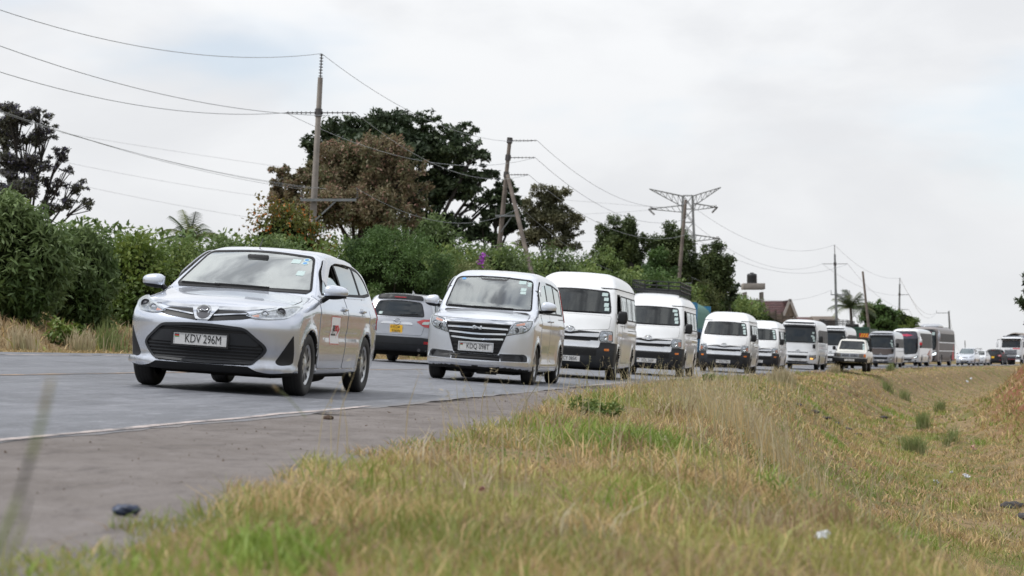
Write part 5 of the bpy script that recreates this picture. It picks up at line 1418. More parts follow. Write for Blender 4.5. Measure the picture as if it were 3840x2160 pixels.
def coaster(label, paint, face, plate, rack=False, lit=False):
    hw = 1.02
    b = cached('coaster', lambda: Body(hw, h=.06, L=6.99,
        top=[(-.3, 2.2), (.25, 2.30), (.42, 2.42), (.65, 2.54), (1.1, 2.60), (2, 2.63), (5.5, 2.63), (6.5, 2.60), (7.3, 2.5)],
        front=[(.0, .2), (.25, .08), (.40, .01), (.75, .0), (.95, .06), (1.3, .11), (1.8, .20), (2.15, .28), (2.3, .28), (2.45, .30), (2.7, .36)],
        rear=[(.0, 6.85), (.5, 6.98), (1.5, 6.99), (2.2, 6.93), (2.7, 6.8)],
        sec=[(.0, .08), (.3, .02), (.6, .0), (1.1, 0), (1.3, .01), (2.1, .07), (2.35, .10), (2.5, .16), (2.7, .3)],
        plan=[(-.3, .02), (.5, 0), (6.5, 0), (7.2, .04)], bottom=[(-.3, .32), (.6, .26), (6, .3), (7.2, .4)],
        crown=.06, swf=(.30, 3.4), swr=(.10, 3.4), swt=[(-.5, .15), (1, .1), (3, 0), (7.2, -.05)], k_ts=.20, k_f=.09, k_r=.10,
        wheels=(1.25, 5.2), arch=.42, arch_z=.38, arch_in=.3, flare=.012))
    v = Vehicle('minibus', b, 6.99, label, 'minibus')
    v.res = .08
    v.patch('front_glass_surround', [(-.84, 2.19, .02), (.84, 2.19, .02), (.82, 2.47, .14), (-.82, 2.47, .14)], 'front', M_seal, off=.004, rnd=.08)
    v.window('windscreen', [(-.88, 1.39, .08), (.88, 1.39, .08), (.90, 1.8), (.83, 2.20, .08), (-.83, 2.20, .08), (-.90, 1.8)], 'front', M_dglass, seal=.03, see=False)
    v.patch('sun_visor', [(-.74, 2.23, .03), (.74, 2.23, .03), (.74, 2.29, .03), (-.74, 2.29, .03)], 'front', M_black, off=.05, rnd=.02)
    xs = [(.62, 1.15)] + [(1.30 + i * 1.12, 1.30 + i * 1.12 + 1.07) for i in range(5)]
    for i, (a, c) in enumerate(xs):
        q = rect(a, c, 1.42, 2.08) if i else [(.66, 1.42), (1.2, 1.42), (1.2, 2.02), (.80, 2.02)]
        v.window('side_window', q, 'left', M_bglass, seal=.035, rnd=.06, see=False, mirror=True)
    v.shell(paint, False, M_under, under_z=.30)
    v.panel('front_panel', [(-.88, .98, .04), (-.42, .90), (.42, .90), (.88, .98, .04), (.92, 1.36, .04), (-.92, 1.36, .04)], 'front', face, gap=.007)
    v.patch('grille_slot', [(-.55, .875, .02), (.55, .875, .02), (.50, .915, .02), (-.50, .915, .02)], 'front', M_gap, off=.006, rnd=.015)
    v.patch('grille_bar', [(-.62, .865), (.62, .865), (.60, .745), (-.60, .745)], 'front', paint, off=.02, rnd=.02)
    v.patch('grille', [(-.50, .735, .02), (.50, .735, .02), (.47, .585, .02), (-.47, .585, .02)], 'front', M_gap, off=.008, rnd=.02)
    for z in (.62, .66, .70): v.patch('grille_slat', rect(-.47, .47, z, z + .012), 'front', M_black, off=.016, rnd=.002)
    v.patch('lower_grille', [(-.56, .44, .02), (.56, .44, .02), (.46, .35, .02), (-.46, .35, .02)], 'front', M_gap, off=.008, rnd=.02)
    v.emblem_rings(0, .955, .20)
    for sx in (1, -1):
        f = lambda pts: [(sx * a[0], *a[1:]) for a in pts]
        hl = f([(.60, .56, .04), (.59, .74, .04), (.74, .76), (.93, .78, .03), (.94, .62, .03), (.80, .52, .05)])
        H = v.patch('headlight', hl, 'front', M_reflect, off=.006, rnd=.03)
        v.patch('turn_lamp', f([(.64, .55), (.78, .54), (.79, .61), (.66, .62)]), 'front', M_amberlit if (lit and sx < 0) else M_paper, off=.012, parent=H, rnd=.02)
        v.patch('lamp_bezel', round_poly(hl, .03), 'front', M_lampdark, off=.011, raw=True, hole=inset_poly(round_poly(hl, .03), .014), parent=H)
    v.plate(plate, .49, off=.03, frame=False)
    v.patch('bumper_step', rect(-.86, .86, .285, .32), 'front', M_dgrey, off=.01, rnd=.01)
    v.mirror(.34, 1.60, hw + .03, (.14, .20, .36), None, style='box', stalk=(.5, hw - .06, 1.52))
    c = v.at(-.80, 1.22, 'front', .03)[0]
    v.add(MB().box(c, (.06, .14, .22)), 'kerb_mirror', M_black, bevel=.02)
    v.wiper((-.55, 1.42), (.10, 1.46)); v.wiper((.05, 1.42), (.70, 1.46))
    for k, (u, z, w, h) in enumerate(((-.74, 1.92, .10, .09), (-.70, 1.75, .12, .08), (-.77, 1.66, .11, .14), (-.80, 1.52, .10, .10))):
        v.patch('windscreen_sticker', rect(u - w / 2, u + w / 2, z - h / 2, z + h / 2), 'front', M_paper, off=.007, thick=0, rnd=.004)
    v.patch('waist_line', [(1.3, 1.16), (6.8, 1.16), (6.8, 1.185), (1.3, 1.185)], 'left', M_gap if paint is M_greysil else M_chrome2, off=.006, mirror=True, rnd=.004)
    v.panel('door', [(.62, 1.40), (.62, .95, .05), (.80, .55), (.90, .40), (1.16, .86), (1.22, 1.40)], 'right', paint, gap=.008)
    if rack:
        m = MB()
        for z in (2.74, 2.86, 2.98):
            m.tube([(1.2, -.85, z), (6.2, -.85, z), (6.2, .85, z), (1.2, .85, z), (1.2, -.85, z)], .018, 5)
        for i in range(11):
            x = 1.2 + i * .5
            for y in (-.85, .85): m.tube([(x, y, 2.55), (x, y, 2.98)], .016, 5)
        for i in range(8): m.tube([(1.2, -.85 + i * .243, 2.6), (1.2, -.85 + i * .243, 2.98)], .014, 5)
        v.add(m, 'roof_rack', M_black)
    v.add(MB().box((3.6, 0, .32), (5.6, 1.3, .14)).tube([(5.2, -.8, .38), (5.2, .8, .38)], .09, 8).tube([(1.25, -.8, .38), (1.25, .8, .38)], .05, 8), 'underbody', M_under)
    v.wheels((1.25, 5.2), .385, .22, 'steel', hw - .14, .23)
    return v

def midi_bus(label):
    hw = 1.17
    b = Body(hw, h=.075, L=9.2,
        top=[(-.3, 2.8), (.45, 2.93), (.8, 3.05), (1.5, 3.10), (3, 3.12), (7, 3.12), (8.6, 3.05), (9.6, 2.9)],
        front=[(.0, .25), (.3, .10), (.5, .02), (.8, .0), (1.05, .06), (1.6, .12), (2.3, .26), (2.7, .36), (2.95, .46), (3.2, .6)],
        rear=[(.0, 9.0), (.6, 9.18), (2, 9.2), (2.8, 9.1), (3.2, 8.9)],
        sec=[(.0, .08), (.4, .01), (1.4, 0), (1.6, .01), (2.7, .06), (2.9, .10), (3.05, .18), (3.2, .3)],
        plan=[(-.3, .02), (.5, 0), (8.8, 0), (9.4, .05)], bottom=[(-.3, .36), (.8, .30), (8, .34), (9.4, .45)],
        crown=.08, swf=(.42, 3.0), swr=(.14, 3.4), swt=[(-.5, .2), (1.2, .1), (3, 0), (9.5, -.05)], k_ts=.24, k_f=.12, k_r=.12,
        wheels=(1.75, 6.5), arch=.48, arch_z=.44, arch_in=.34, flare=.01)
    v = Vehicle('bus', b, 9.2, label, 'bus')
    v.res = .1
    v.window('windscreen', [(-.92, 1.02, .15), (0, .95, .4), (.92, 1.02, .15), (1.02, 1.4, .2), (1.0, 2.3), (.88, 2.86, .2), (-.88, 2.86, .2), (-1.0, 2.3), (-1.02, 1.4, .2)], 'front', M_dglass, seal=.05, see=False)
    v.patch('windscreen_upper_tint', [(-.95, 2.25), (.95, 2.25), (.86, 2.80, .1), (-.86, 2.80, .1)], 'front', M_purpleglass, off=.007, rnd=.05)
    v.patch('windscreen_arrow', [(-.05, 2.56), (.35, 2.60), (.30, 2.50), (-.55, 2.50), (-.15, 2.42)] if 0 else [(.52, 2.44), (.52, 2.62), (.0, 2.60), (-.08, 2.64), (-.62, 2.53), (-.08, 2.42), (.0, 2.46)], 'front', M_pinkprint, off=.009, rnd=.01)
    v.patch('side_glass', [(.70, 1.50), (8.8, 1.50), (8.8, 2.72), (1.0, 2.72)], 'left', M_bglass, off=.004, rnd=.10, mirror=True)
    for i in range(7): v.patch('glass_divider', rect(1.9 + i * 1.0, 1.93 + i * 1.0, 1.52, 2.70), 'left', M_seal, off=.007, rnd=.005, mirror=True)
    v.shell(M_white2, False, M_under, under_z=.36)
    v.patch('front_lower_trim', [(-.95, .78, .05), (0, .70, .3), (.95, .78, .05), (.80, .62, .05), (-.80, .62, .05)], 'front', M_chrome2, off=.012, rnd=.04)
    v.patch('grille', [(-.60, .60, .02), (.60, .60, .02), (.50, .44, .02), (-.50, .44, .02)], 'front', M_gap, off=.008, rnd=.02)
    pz = v.at(0, .93, 'front', .03)[0]
    v.text('front_lettering', 'ISUZU', .17, M_chrome, v.root, Vector((pz.x - v.L / 2, 0, 1.02)), Matrix((Vector((0, -1, 0)), Vector((0, 0, 1)), Vector((-1, 0, 0)))).transposed().to_4x4(), 1.1, extrude=.004)
    for sx in (1, -1):
        f = lambda pts: [(sx * a[0], *a[1:]) for a in pts]
        H = v.patch('headlight', f([(.55, .63, .02), (.60, .72, .05), (.98, .88, .03), (1.05, .84, .03), (1.0, .68, .06), (.80, .62, .05)]), 'front', M_lampdark, off=.01, rnd=.03)
        v.patch('lamp_strip', f([(.70, .70), (.95, .80), (.96, .76), (.72, .66)]), 'front', M_litwhite, off=.016, rnd=.01, parent=H)
        v.patch('fog_lamp', f([(.78, .42), (.90, .42), (.90, .52), (.78, .52)]), 'front', M_lampdark, off=.012, rnd=.05)
        v.patch('roof_marker', f(rect(.2, .32, 2.93, 2.96)), 'front', M_amber, off=.012, rnd=.01)
        # swept mirror arm with a white and red housing
    for sy in (-1, 1):
        E = empty('wing_mirror', (-v.L / 2, 0, 0), v.root)
        MB().tube([(.75, sy * 1.05, 2.45), (.35, sy * 1.20, 2.40), (.10, sy * 1.28, 2.2)], .04, 6).build('mirror_arm', M_white2, E)
        MB().box((.10, sy * 1.28, 2.08), (.14, .20, .28)).build('mirror_housing', M_white2, E, bevel=.05)
        MB().box((.10, sy * 1.28, 1.84), (.14, .20, .26)).build('mirror_cover', M_redink, E, bevel=.05)
        MB().box((.10, sy * 1.26, 1.60), (.12, .16, .22)).build('mirror_foot', M_black, E, bevel=.05)
    # red swoosh on the side
    v.patch('side_stripe', [(5.2, .98, .02), (7.6, 1.50, .02), (6.9, 1.02), (7.4, .62, .02)], 'left', M_orangeprint, off=.006, rnd=.03)
    v.patch('side_stripe', [(7.5, .98), (8.1, 1.40), (7.9, .5), (7.6, .45)], 'left', M_orangeprint, off=.006, rnd=.03)
    v.panel('locker_door', rect(2.6, 4.2, .50, 1.0), 'left', M_white2, gap=.01, mirror=True)
    v.panel('locker_door', rect(4.25, 5.85, .50, 1.0), 'left', M_white2, gap=.01, mirror=True)
    v.panel('door', [(.72, 1.42), (.72, .50), (1.22, .50), (1.22, 1.42)], 'right', M_white2, gap=.01)
    v.plate('KDR 514B', .40, off=.03, frame=False)
    v.wiper((-.1, 1.12), (-.62, 1.52)); v.wiper((.62, 1.12), (.1, 1.5))
    v.add(MB().box((4.6, 0, .38), (7.4, 1.5, .2)), 'underbody', M_under)
    v.wheels((1.75, 6.5), .45, .26, 'steel', hw - .16, .27)
    return v
M_purpleglass = mat("tinted_top_band", (0.035, 0.028, 0.055), .06, spec=.8, var=.2)
M_pinkprint = mat("pink_print", (0.55, 0.04, 0.10), .4, var=.1)
M_orangeprint = mat("faded_red_print", (0.36, 0.075, 0.035), .4, var=.1)
M_taupe = mat("taupe_metallic_paint", (0.085, 0.070, 0.066), .55, .1, spec=.25, coat=.12, coat_rough=.05, var=.05)

M_taupe2 = mat("pale_taupe_paint", (0.20, 0.18, 0.175), .45, .2, spec=.3, coat=.2, var=.05)

def coach(label):
    hw = 1.25
    b = Body(hw, h=.085, L=11.5,
        top=[(-.3, 3.1), (.45, 3.25), (.8, 3.38), (1.5, 3.44), (3, 3.46), (9, 3.46), (11, 3.40), (12, 3.2)],
        front=[(.0, .3), (.35, .12), (.55, .02), (.9, .0), (1.3, .06), (2.2, .14), (2.9, .30), (3.2, .42), (3.5, .6)],
        rear=[(.0, 11.3), (.6, 11.48), (2.4, 11.5), (3.2, 11.35), (3.6, 11.1)],
        sec=[(.0, .08), (.4, .01), (1.6, 0), (2.0, .01), (3.0, .05), (3.2, .09), (3.35, .17), (3.6, .3)],
        plan=[(-.3, .02), (.5, 0), (11, 0), (11.8, .05)], bottom=[(-.3, .40), (.8, .34), (10, .38), (11.8, .5)],
        crown=.07, swf=(.42, 3.2), swr=(.12, 3.4), swt=[(-.5, .2), (1.2, .1), (3, 0), (11.8, -.05)], k_ts=.24, k_f=.12, k_r=.12,
        wheels=(2.5, 8.6), arch=.54, arch_z=.5, arch_in=.36, flare=.01)
    v = Vehicle('coach', b, 11.5, label, 'coach')
    v.res = .12
    v.window('windscreen', [(-1.02, 1.42, .12), (0, 1.38, .4), (1.02, 1.42, .12), (1.10, 1.9, .2), (1.04, 2.75), (.95, 3.22, .15), (-.95, 3.22, .15), (-1.04, 2.75), (-1.10, 1.9, .2)], 'front', M_dglass, seal=.05, see=False)
    v.patch('destination_box', rect(-.78, .78, 2.80, 3.0), 'front', M_black, off=.006, rnd=.02)
    v.patch('destination_sign', [(-.62, 2.83), (-.20, 2.83), (-.20, 2.97), (-.62, 2.97)], 'front', M_redink, off=.009, rnd=.01)
    v.patch('windscreen_sticker', rect(-.95, -.72, 2.70, 2.96), 'front', M_paper, off=.008, thick=0, rnd=.02)
    v.shell(M_taupe2, False, M_under, under_z=.42)
    v.patch('lower_side', [(.80, .50), (11.2, .50), (11.2, 1.28), (.80, 1.28)], 'left', M_taupe, off=.004, rnd=.05, mirror=True)
    v.patch('middle_side', [(1.15, 1.36), (11.2, 1.36), (11.2, 2.02), (1.15, 2.02)], 'left', M_taupe, off=.004, rnd=.05, mirror=True)
    v.patch('side_glass', [(1.2, 2.12), (11.2, 2.12), (11.2, 2.86), (1.35, 2.86)], 'left', M_bglass, off=.004, rnd=.06, mirror=True)
    for i in range(10): v.patch('glass_divider', rect(2.2 + i * .9, 2.28 + i * .9, 2.12, 2.86), 'left', M_seal, off=.008, rnd=.005, mirror=True)
    v.patch('side_stripe', [(9.0, .55), (10.4, 2.0, .02), (10.2, 1.2), (10.8, .55)], 'left', M_redink, off=.007, rnd=.03)
    v.patch('front_panel', [(-.98, 1.28, .08), (.98, 1.28, .08), (1.08, .90, .08), (.9, .46, .1), (-.9, .46, .1), (-1.08, .90, .08)], 'front', M_taupe, off=.006, rnd=.06)
    v.patch('front_trim', [(-1.05, 1.36, .03), (0, 1.26, .4), (1.05, 1.36, .03), (1.06, 1.26, .03), (0, 1.15, .4), (-1.06, 1.26, .03)], 'front', M_chrome2, off=.016, rnd=.03)
    for sx in (1, -1):
        f = lambda pts: [(sx * a[0], *a[1:]) for a in pts]
        v.patch('headlight', f([(.58, .93, .02), (.70, 1.0), (.98, 1.17, .03), (1.10, 1.16, .03), (1.06, .98, .05), (.85, .92)]), 'front', M_litwhite, off=.012, rnd=.02)
        v.patch('fog_recess', f([(.62, .60), (.98, .64), (.95, .52), (.66, .50)]), 'front', M_gap, off=.010, rnd=.03)
        E = empty('wing_mirror', (-v.L / 2, 0, 0), v.root)
        MB().tube([(.8, sx * 1.1, 3.05), (.3, sx * 1.33, 3.0), (.12, sx * 1.36, 2.8)], .05, 6).build('mirror_arm', M_greysil, E)
        MB().box((.12, sx * 1.36, 2.52), (.18, .24, .62)).build('mirror_housing', M_greysil, E, bevel=.07)
    pod = Body(.85, h=.09, L=3.6, top=[(-.5, .25), (.2, .28), (.8, .36), (2.6, .38), (3.4, .30), (4, .25)], front=[(0, -.1), (.1, 0), (.3, .5), (.5, 1.2)], rear=[(0, 3.7), (.2, 3.55), (.5, 3.0)],
               sec=[(0, 0), (.2, .02), (.4, .2), (.6, .3)], plan=[(-1, 0), (2, 0), (5, 0)], bottom=.03, crown=.03, k_ts=.1, k_f=.08, k_r=.08)
    o = mk_fast('air_conditioner', pod.P + np.array([3.2, 0, 3.40]), pod.Q, M_greysil, v.root, True); v.fix(o)
    for z in (1.32, 2.07): v.patch('side_trim', rect(1.0, 11.2, z - .03, z + .03), 'left', M_chrome2, off=.010, rnd=.01, mirror=True)
    for i in range(4): v.panel('locker_door', rect(3.3 + i * 1.15, 4.4 + i * 1.15, .56, 1.22), 'left', M_taupe, gap=.012, off=.008)
    v.plate('KCZ 208H', .46, off=.03, frame=False)
    v.add(MB().box((5.6, 0, .46), (9.6, 1.6, .25)), 'underbody', M_under)
    v.wheels((2.5, 8.6), .51, .30, 'steel', hw - .19, .30)
    return v

def old_pickup(label):
    hw = .845
    b = Body(hw, h=.05, L=4.7,
        top=[(-.3, .98), (.02, 1.0), (.10, 1.02), (.5, 1.05), (1.05, 1.09), (1.18, 1.12), (1.40, 1.36), (1.62, 1.60), (1.75, 1.68), (2.0, 1.71), (2.5, 1.70), (2.68, 1.68), (2.72, 1.45), (2.74, 1.15), (2.80, 1.08), (3.2, 1.08), (4.5, 1.08), (5, 1.08)],
        front=[(.0, .3), (.4, .16), (.5, .10), (.7, .08), (.95, .09), (1.05, .14), (1.3, .4)], rear=[(.0, 4.6), (.5, 4.68), (1.1, 4.7), (1.6, 4.7)],
        sec=[(.0, .1), (.4, .03), (.6, .01), (.85, 0), (1.05, .02), (1.15, .04), (1.5, .13), (1.62, .17), (1.8, .3)], plan=[(-.3, .02), (.5, 0), (4.8, 0), (5, 0)],
        bottom=[(-.3, .46), (.5, .42), (4.8, .5)], crown=.03, swf=(.10, 3), swr=(.03, 3), swt=[(-.5, .05), (1.2, .1), (2, .05), (2.6, 0), (4.8, 0)], k_ts=.08, k_f=.05, k_r=.05,
        wheels=(.85, 3.55), arch=.40, arch_z=.36, arch_in=.26, flare=.02)
    v = Vehicle('pickup_truck', b, 4.7, label, 'pickup')
    v.res = .06; P = M_cream
    v.window('windscreen', [(-.68, 1.15, .05), (.68, 1.15, .05), (.60, 1.60, .06), (-.60, 1.60, .06)], 'front', M_glass_v, seal=.03)
    v.window('side_window', [(1.62, 1.15), (2.55, 1.15), (2.52, 1.58), (1.92, 1.58)], 'left', M_glass, seal=.03, mirror=True)
    v.shell(P, True, M_under, under_z=.45)
    v.panel('door', [(1.35, 1.12), (1.35, .6), (1.4, .5), (2.62, .5), (2.64, 1.12)], 'left', P, gap=.007, mirror=True)
    v.panel('bonnet', [(.16, -.70), (1.12, -.70), (1.12, .70), (.16, .70)], 'top', P, gap=.007)
    v.patch('front_mask', rect(-.82, .82, .74, .95), 'front', M_greysil, off=.006, rnd=.02)
    for sx in (1, -1):
        f = lambda pts: [(sx * a[0], *a[1:]) for a in pts]
        v.patch('grille', f(rect(.03, .42, .78, .91)), 'front', M_gap, off=.010, rnd=.02)
        for z in (.81, .845, .88): v.patch('grille_slat', f(rect(.03, .42, z, z + .012)), 'front', M_greysil, off=.016, rnd=.002)
        H = v.patch('headlight', f(rect(.46, .70, .76, .93)), 'front', M_lampdark, off=.012, rnd=.02)
        v.patch('lamp_cover', f(rect(.475, .685, .775, .915)), 'front', M_dullreflect, off=.018, rnd=.02, parent=H)
        v.patch('turn_lamp', f(rect(.72, .81, .77, .92)), 'front', M_amber if sx < 0 else M_lampdark, off=.014, rnd=.01)
        c = v.at(sx * .72, .62, 'front', .2)[0]
        v.add(MB().lathe([(.0, .04), (.06, .04), (.075, 0), (.07, -.01), (0, -.016)], c, 'x', 16), 'fog_lamp', M_paper)
    bb = MB().box((-.02, 0, .60), (.10, 1.78, .22)).box((.05, .70, .5), (.2, .1, .2)).box((.05, -.70, .5), (.2, .1, .2))
    v.add(bb, 'front_bumper', M_black, bevel=.02)
    v.plate('KAS 110V', .60, off=.18, frame=False)
    fr = MB()
    for y in (-.70, .70):
        fr.tube([(1.9, y * .7, 1.72), (2.0, y * .95, 1.80), (2.9, y, 1.80), (4.5, y, 1.80)], .025, 5)
        for x in (2.9, 3.7, 4.5): fr.tube([(x, y * 1.08, 1.05), (x, y, 1.80)], .025, 5)
    for x in (1.98, 2.9, 3.7, 4.5): fr.tube([(x, -.68, 1.80), (x, .68, 1.80)], .025, 5)
    v.add(fr, 'load_frame', M_black)
    v.mirror(1.45, 1.20, hw + .02, (.08, .17, .20), None, style='box', stalk=(1.5, hw - .04, 1.12))
    v.wiper((-.3, 1.16), (.10, 1.18))
    for (u, z) in ((-.58, 1.42), (-.60, 1.30), (-.61, 1.20)):
        v.patch('windscreen_sticker', rect(u - .05, u + .05, z - .04, z + .04), 'front', M_paper, off=.007, thick=0, rnd=.004)
    for y in (.35, -.35): v.seat(1.9, y, .75, .5, .6)
    v.steering(1.62, .36, 1.12)
    v.add(MB().box((1.4, 0, 1.02), (.4, 1.3, .12)), 'dashboard', M_dash, bevel=.04)
    v.add(MB().box((2.4, 0, .48), (3.9, .9, .14)).tube([(3.55, -.6, .36), (3.55, .6, .36)], .08, 8).tube([(.85, -.6, .36), (.85, .6, .36)], .06, 8), 'underbody', M_under)
    v.wheels((.85, 3.55), .36, .22, 'steel', hw - .12, .21)
    return v
M_dullreflect = mat("clouded_lamp", (0.16, 0.145, 0.12), .3, .2, coat=.4, var=.2)

def saloon(label, paint, mpv=False, lit=False, plate='KBX 742T'):
    hw = .88; k = .20 if mpv else 0
    b = Body(hw, h=.06, L=4.5,
        top=[(-.3, .72), (.05, .75 + k * .4), (.3, .84 + k * .5), (.9, .94 + k * .5), (1.10, .97 + k * .6), (1.22, 1.0 + k * .6), (1.6, 1.22 + k * .8), (1.95, 1.40 + k), (2.2, 1.46 + k), (2.7, 1.48 + k)] + ([(3.6, 1.46 + k), (4.2, 1.40 + k), (4.7, 1.2 + k)] if mpv else [(3.2, 1.44), (3.5, 1.36), (3.9, 1.12), (4.05, 1.06), (4.4, 1.03), (4.8, .98)]),
        front=[(.0, .25), (.2, .06), (.35, .0), (.55, .0), (.70, .06), (.85, .2), (1.3, .6)], rear=[(.0, 4.3), (.4, 4.48), (.8, 4.5), (1.1, 4.42), (1.5, 4.2)],
        sec=[(.0, .1), (.2, .04), (.5, .0), (.8, 0), (.9, .02), (1.0, .06), (1.3, .17), (1.45, .23), (1.9, .4)],
        plan=[(-.3, .04), (.5, .01), (3.6, 0), (4.5, .06), (5, .1)], bottom=[(-.3, .2), (.6, .17), (4.8, .26)], crown=.05, swf=(.44, 2.6), swr=(.2, 3),
        swt=[(-.5, .1), (1.2, .15), (2, .1), (2.6, 0), (4.8, -.1)], k_ts=[(-.5, .1), (1.2, .06), (2.2, .12), (4.8, .12)], k_f=.08, k_r=.08,
        wheels=(.9, 3.55), arch=.34, arch_z=.31, arch_in=.25, flare=.012)
    v = Vehicle('car', b, 4.5, label, 'car')
    v.res = .07
    z0 = .985 + k * .6; z1 = 1.40 + k * .95
    v.window('windscreen', [(-.70, z0 + .02, .06), (0, z0, .3), (.70, z0 + .02, .06), (.57, z1, .06), (-.57, z1, .06)], 'front', M_glass_v, seal=.025, see=False if mpv else True)
    v.window('side_window', [(1.62, z0), (2.5, z0 + .01), (3.3, z0 + .03, .06), (3.15 + k, z1 - .1, .1), (2.6, z1 + .01, .1), (2.1, z1 - .03, .1)], 'left', M_dglass, seal=.025, see=False, mirror=True)
    v.patch('pillar', rect(2.45, 2.50, z0 + .02, z1), 'left', M_seal, off=.008, mirror=True, rnd=.004)
    v.shell(paint, True, M_under, under_z=.2)
    for fd in ([(1.35, z0 - .02), (1.30, .4), (1.36, .28), (2.42, .28), (2.47, z0 - .01)], [(2.49, z0 - .01), (2.44, .28), (3.10, .28), (3.25, .6, .1), (3.40, .8), (3.38, z0)]):
        v.panel('door', fd, 'left', paint, gap=.006, mirror=True)
    kk = k * .45
    v.panel('bonnet', [(.13, 0, .2), (.32, .58, .03), (.55, .69, .1), (1.14, .69, .05), (1.06, 0, .3), (1.14, -.69, .05), (.55, -.69, .1), (.32, -.58, .03)], 'top', paint, gap=.006)
    v.patch('grille', [(-.32, .67 + kk, .02), (.32, .67 + kk, .02), (.28, .60 + kk, .02), (-.28, .60 + kk, .02)], 'front', M_lampdark, off=.006, rnd=.02)
    v.patch('lower_grille', [(-.40, .42, .03), (.40, .42, .03), (.34, .28, .03), (-.34, .28, .03)], 'front', M_gap, off=.006, rnd=.03)
    v.emblem_rings(0, .70 + kk, .12)
    for sx in (1, -1):
        f = lambda pts: [(sx * a[0], *a[1:]) for a in pts]
        v.patch('headlight', f([(.40, .66 + kk, .03), (.50, .74 + kk, .05), (.78, .82 + kk, .04), (.80, .72 + kk, .05), (.62, .62 + kk, .05)]), 'front', M_litwhite if lit else M_reflect, off=.006, rnd=.03)
        v.patch('fog_recess', f([(.58, .30), (.72, .31), (.70, .38), (.60, .38)]), 'front', M_gap, off=.006, rnd=.02)
    v.plate(plate, .45, off=.03, frame=False)
    v.mirror(1.50, z0 + .07, hw - .03, (.14, .2, .14), paint)
    v.add(MB().box((1.5, 0, .88 + k * .5), (.5, 1.3, .12)), 'dashboard', M_dash, bevel=.04)
    for y in (.36, -.36): v.seat(2.0, y, .5)
    v.add(MB().box((2.3, 0, .19), (3.3, 1.1, .08)), 'underbody', M_under)
    v.wheels((.9, 3.55), .315, .20, 'alloy', hw - .115, .21)
    return v

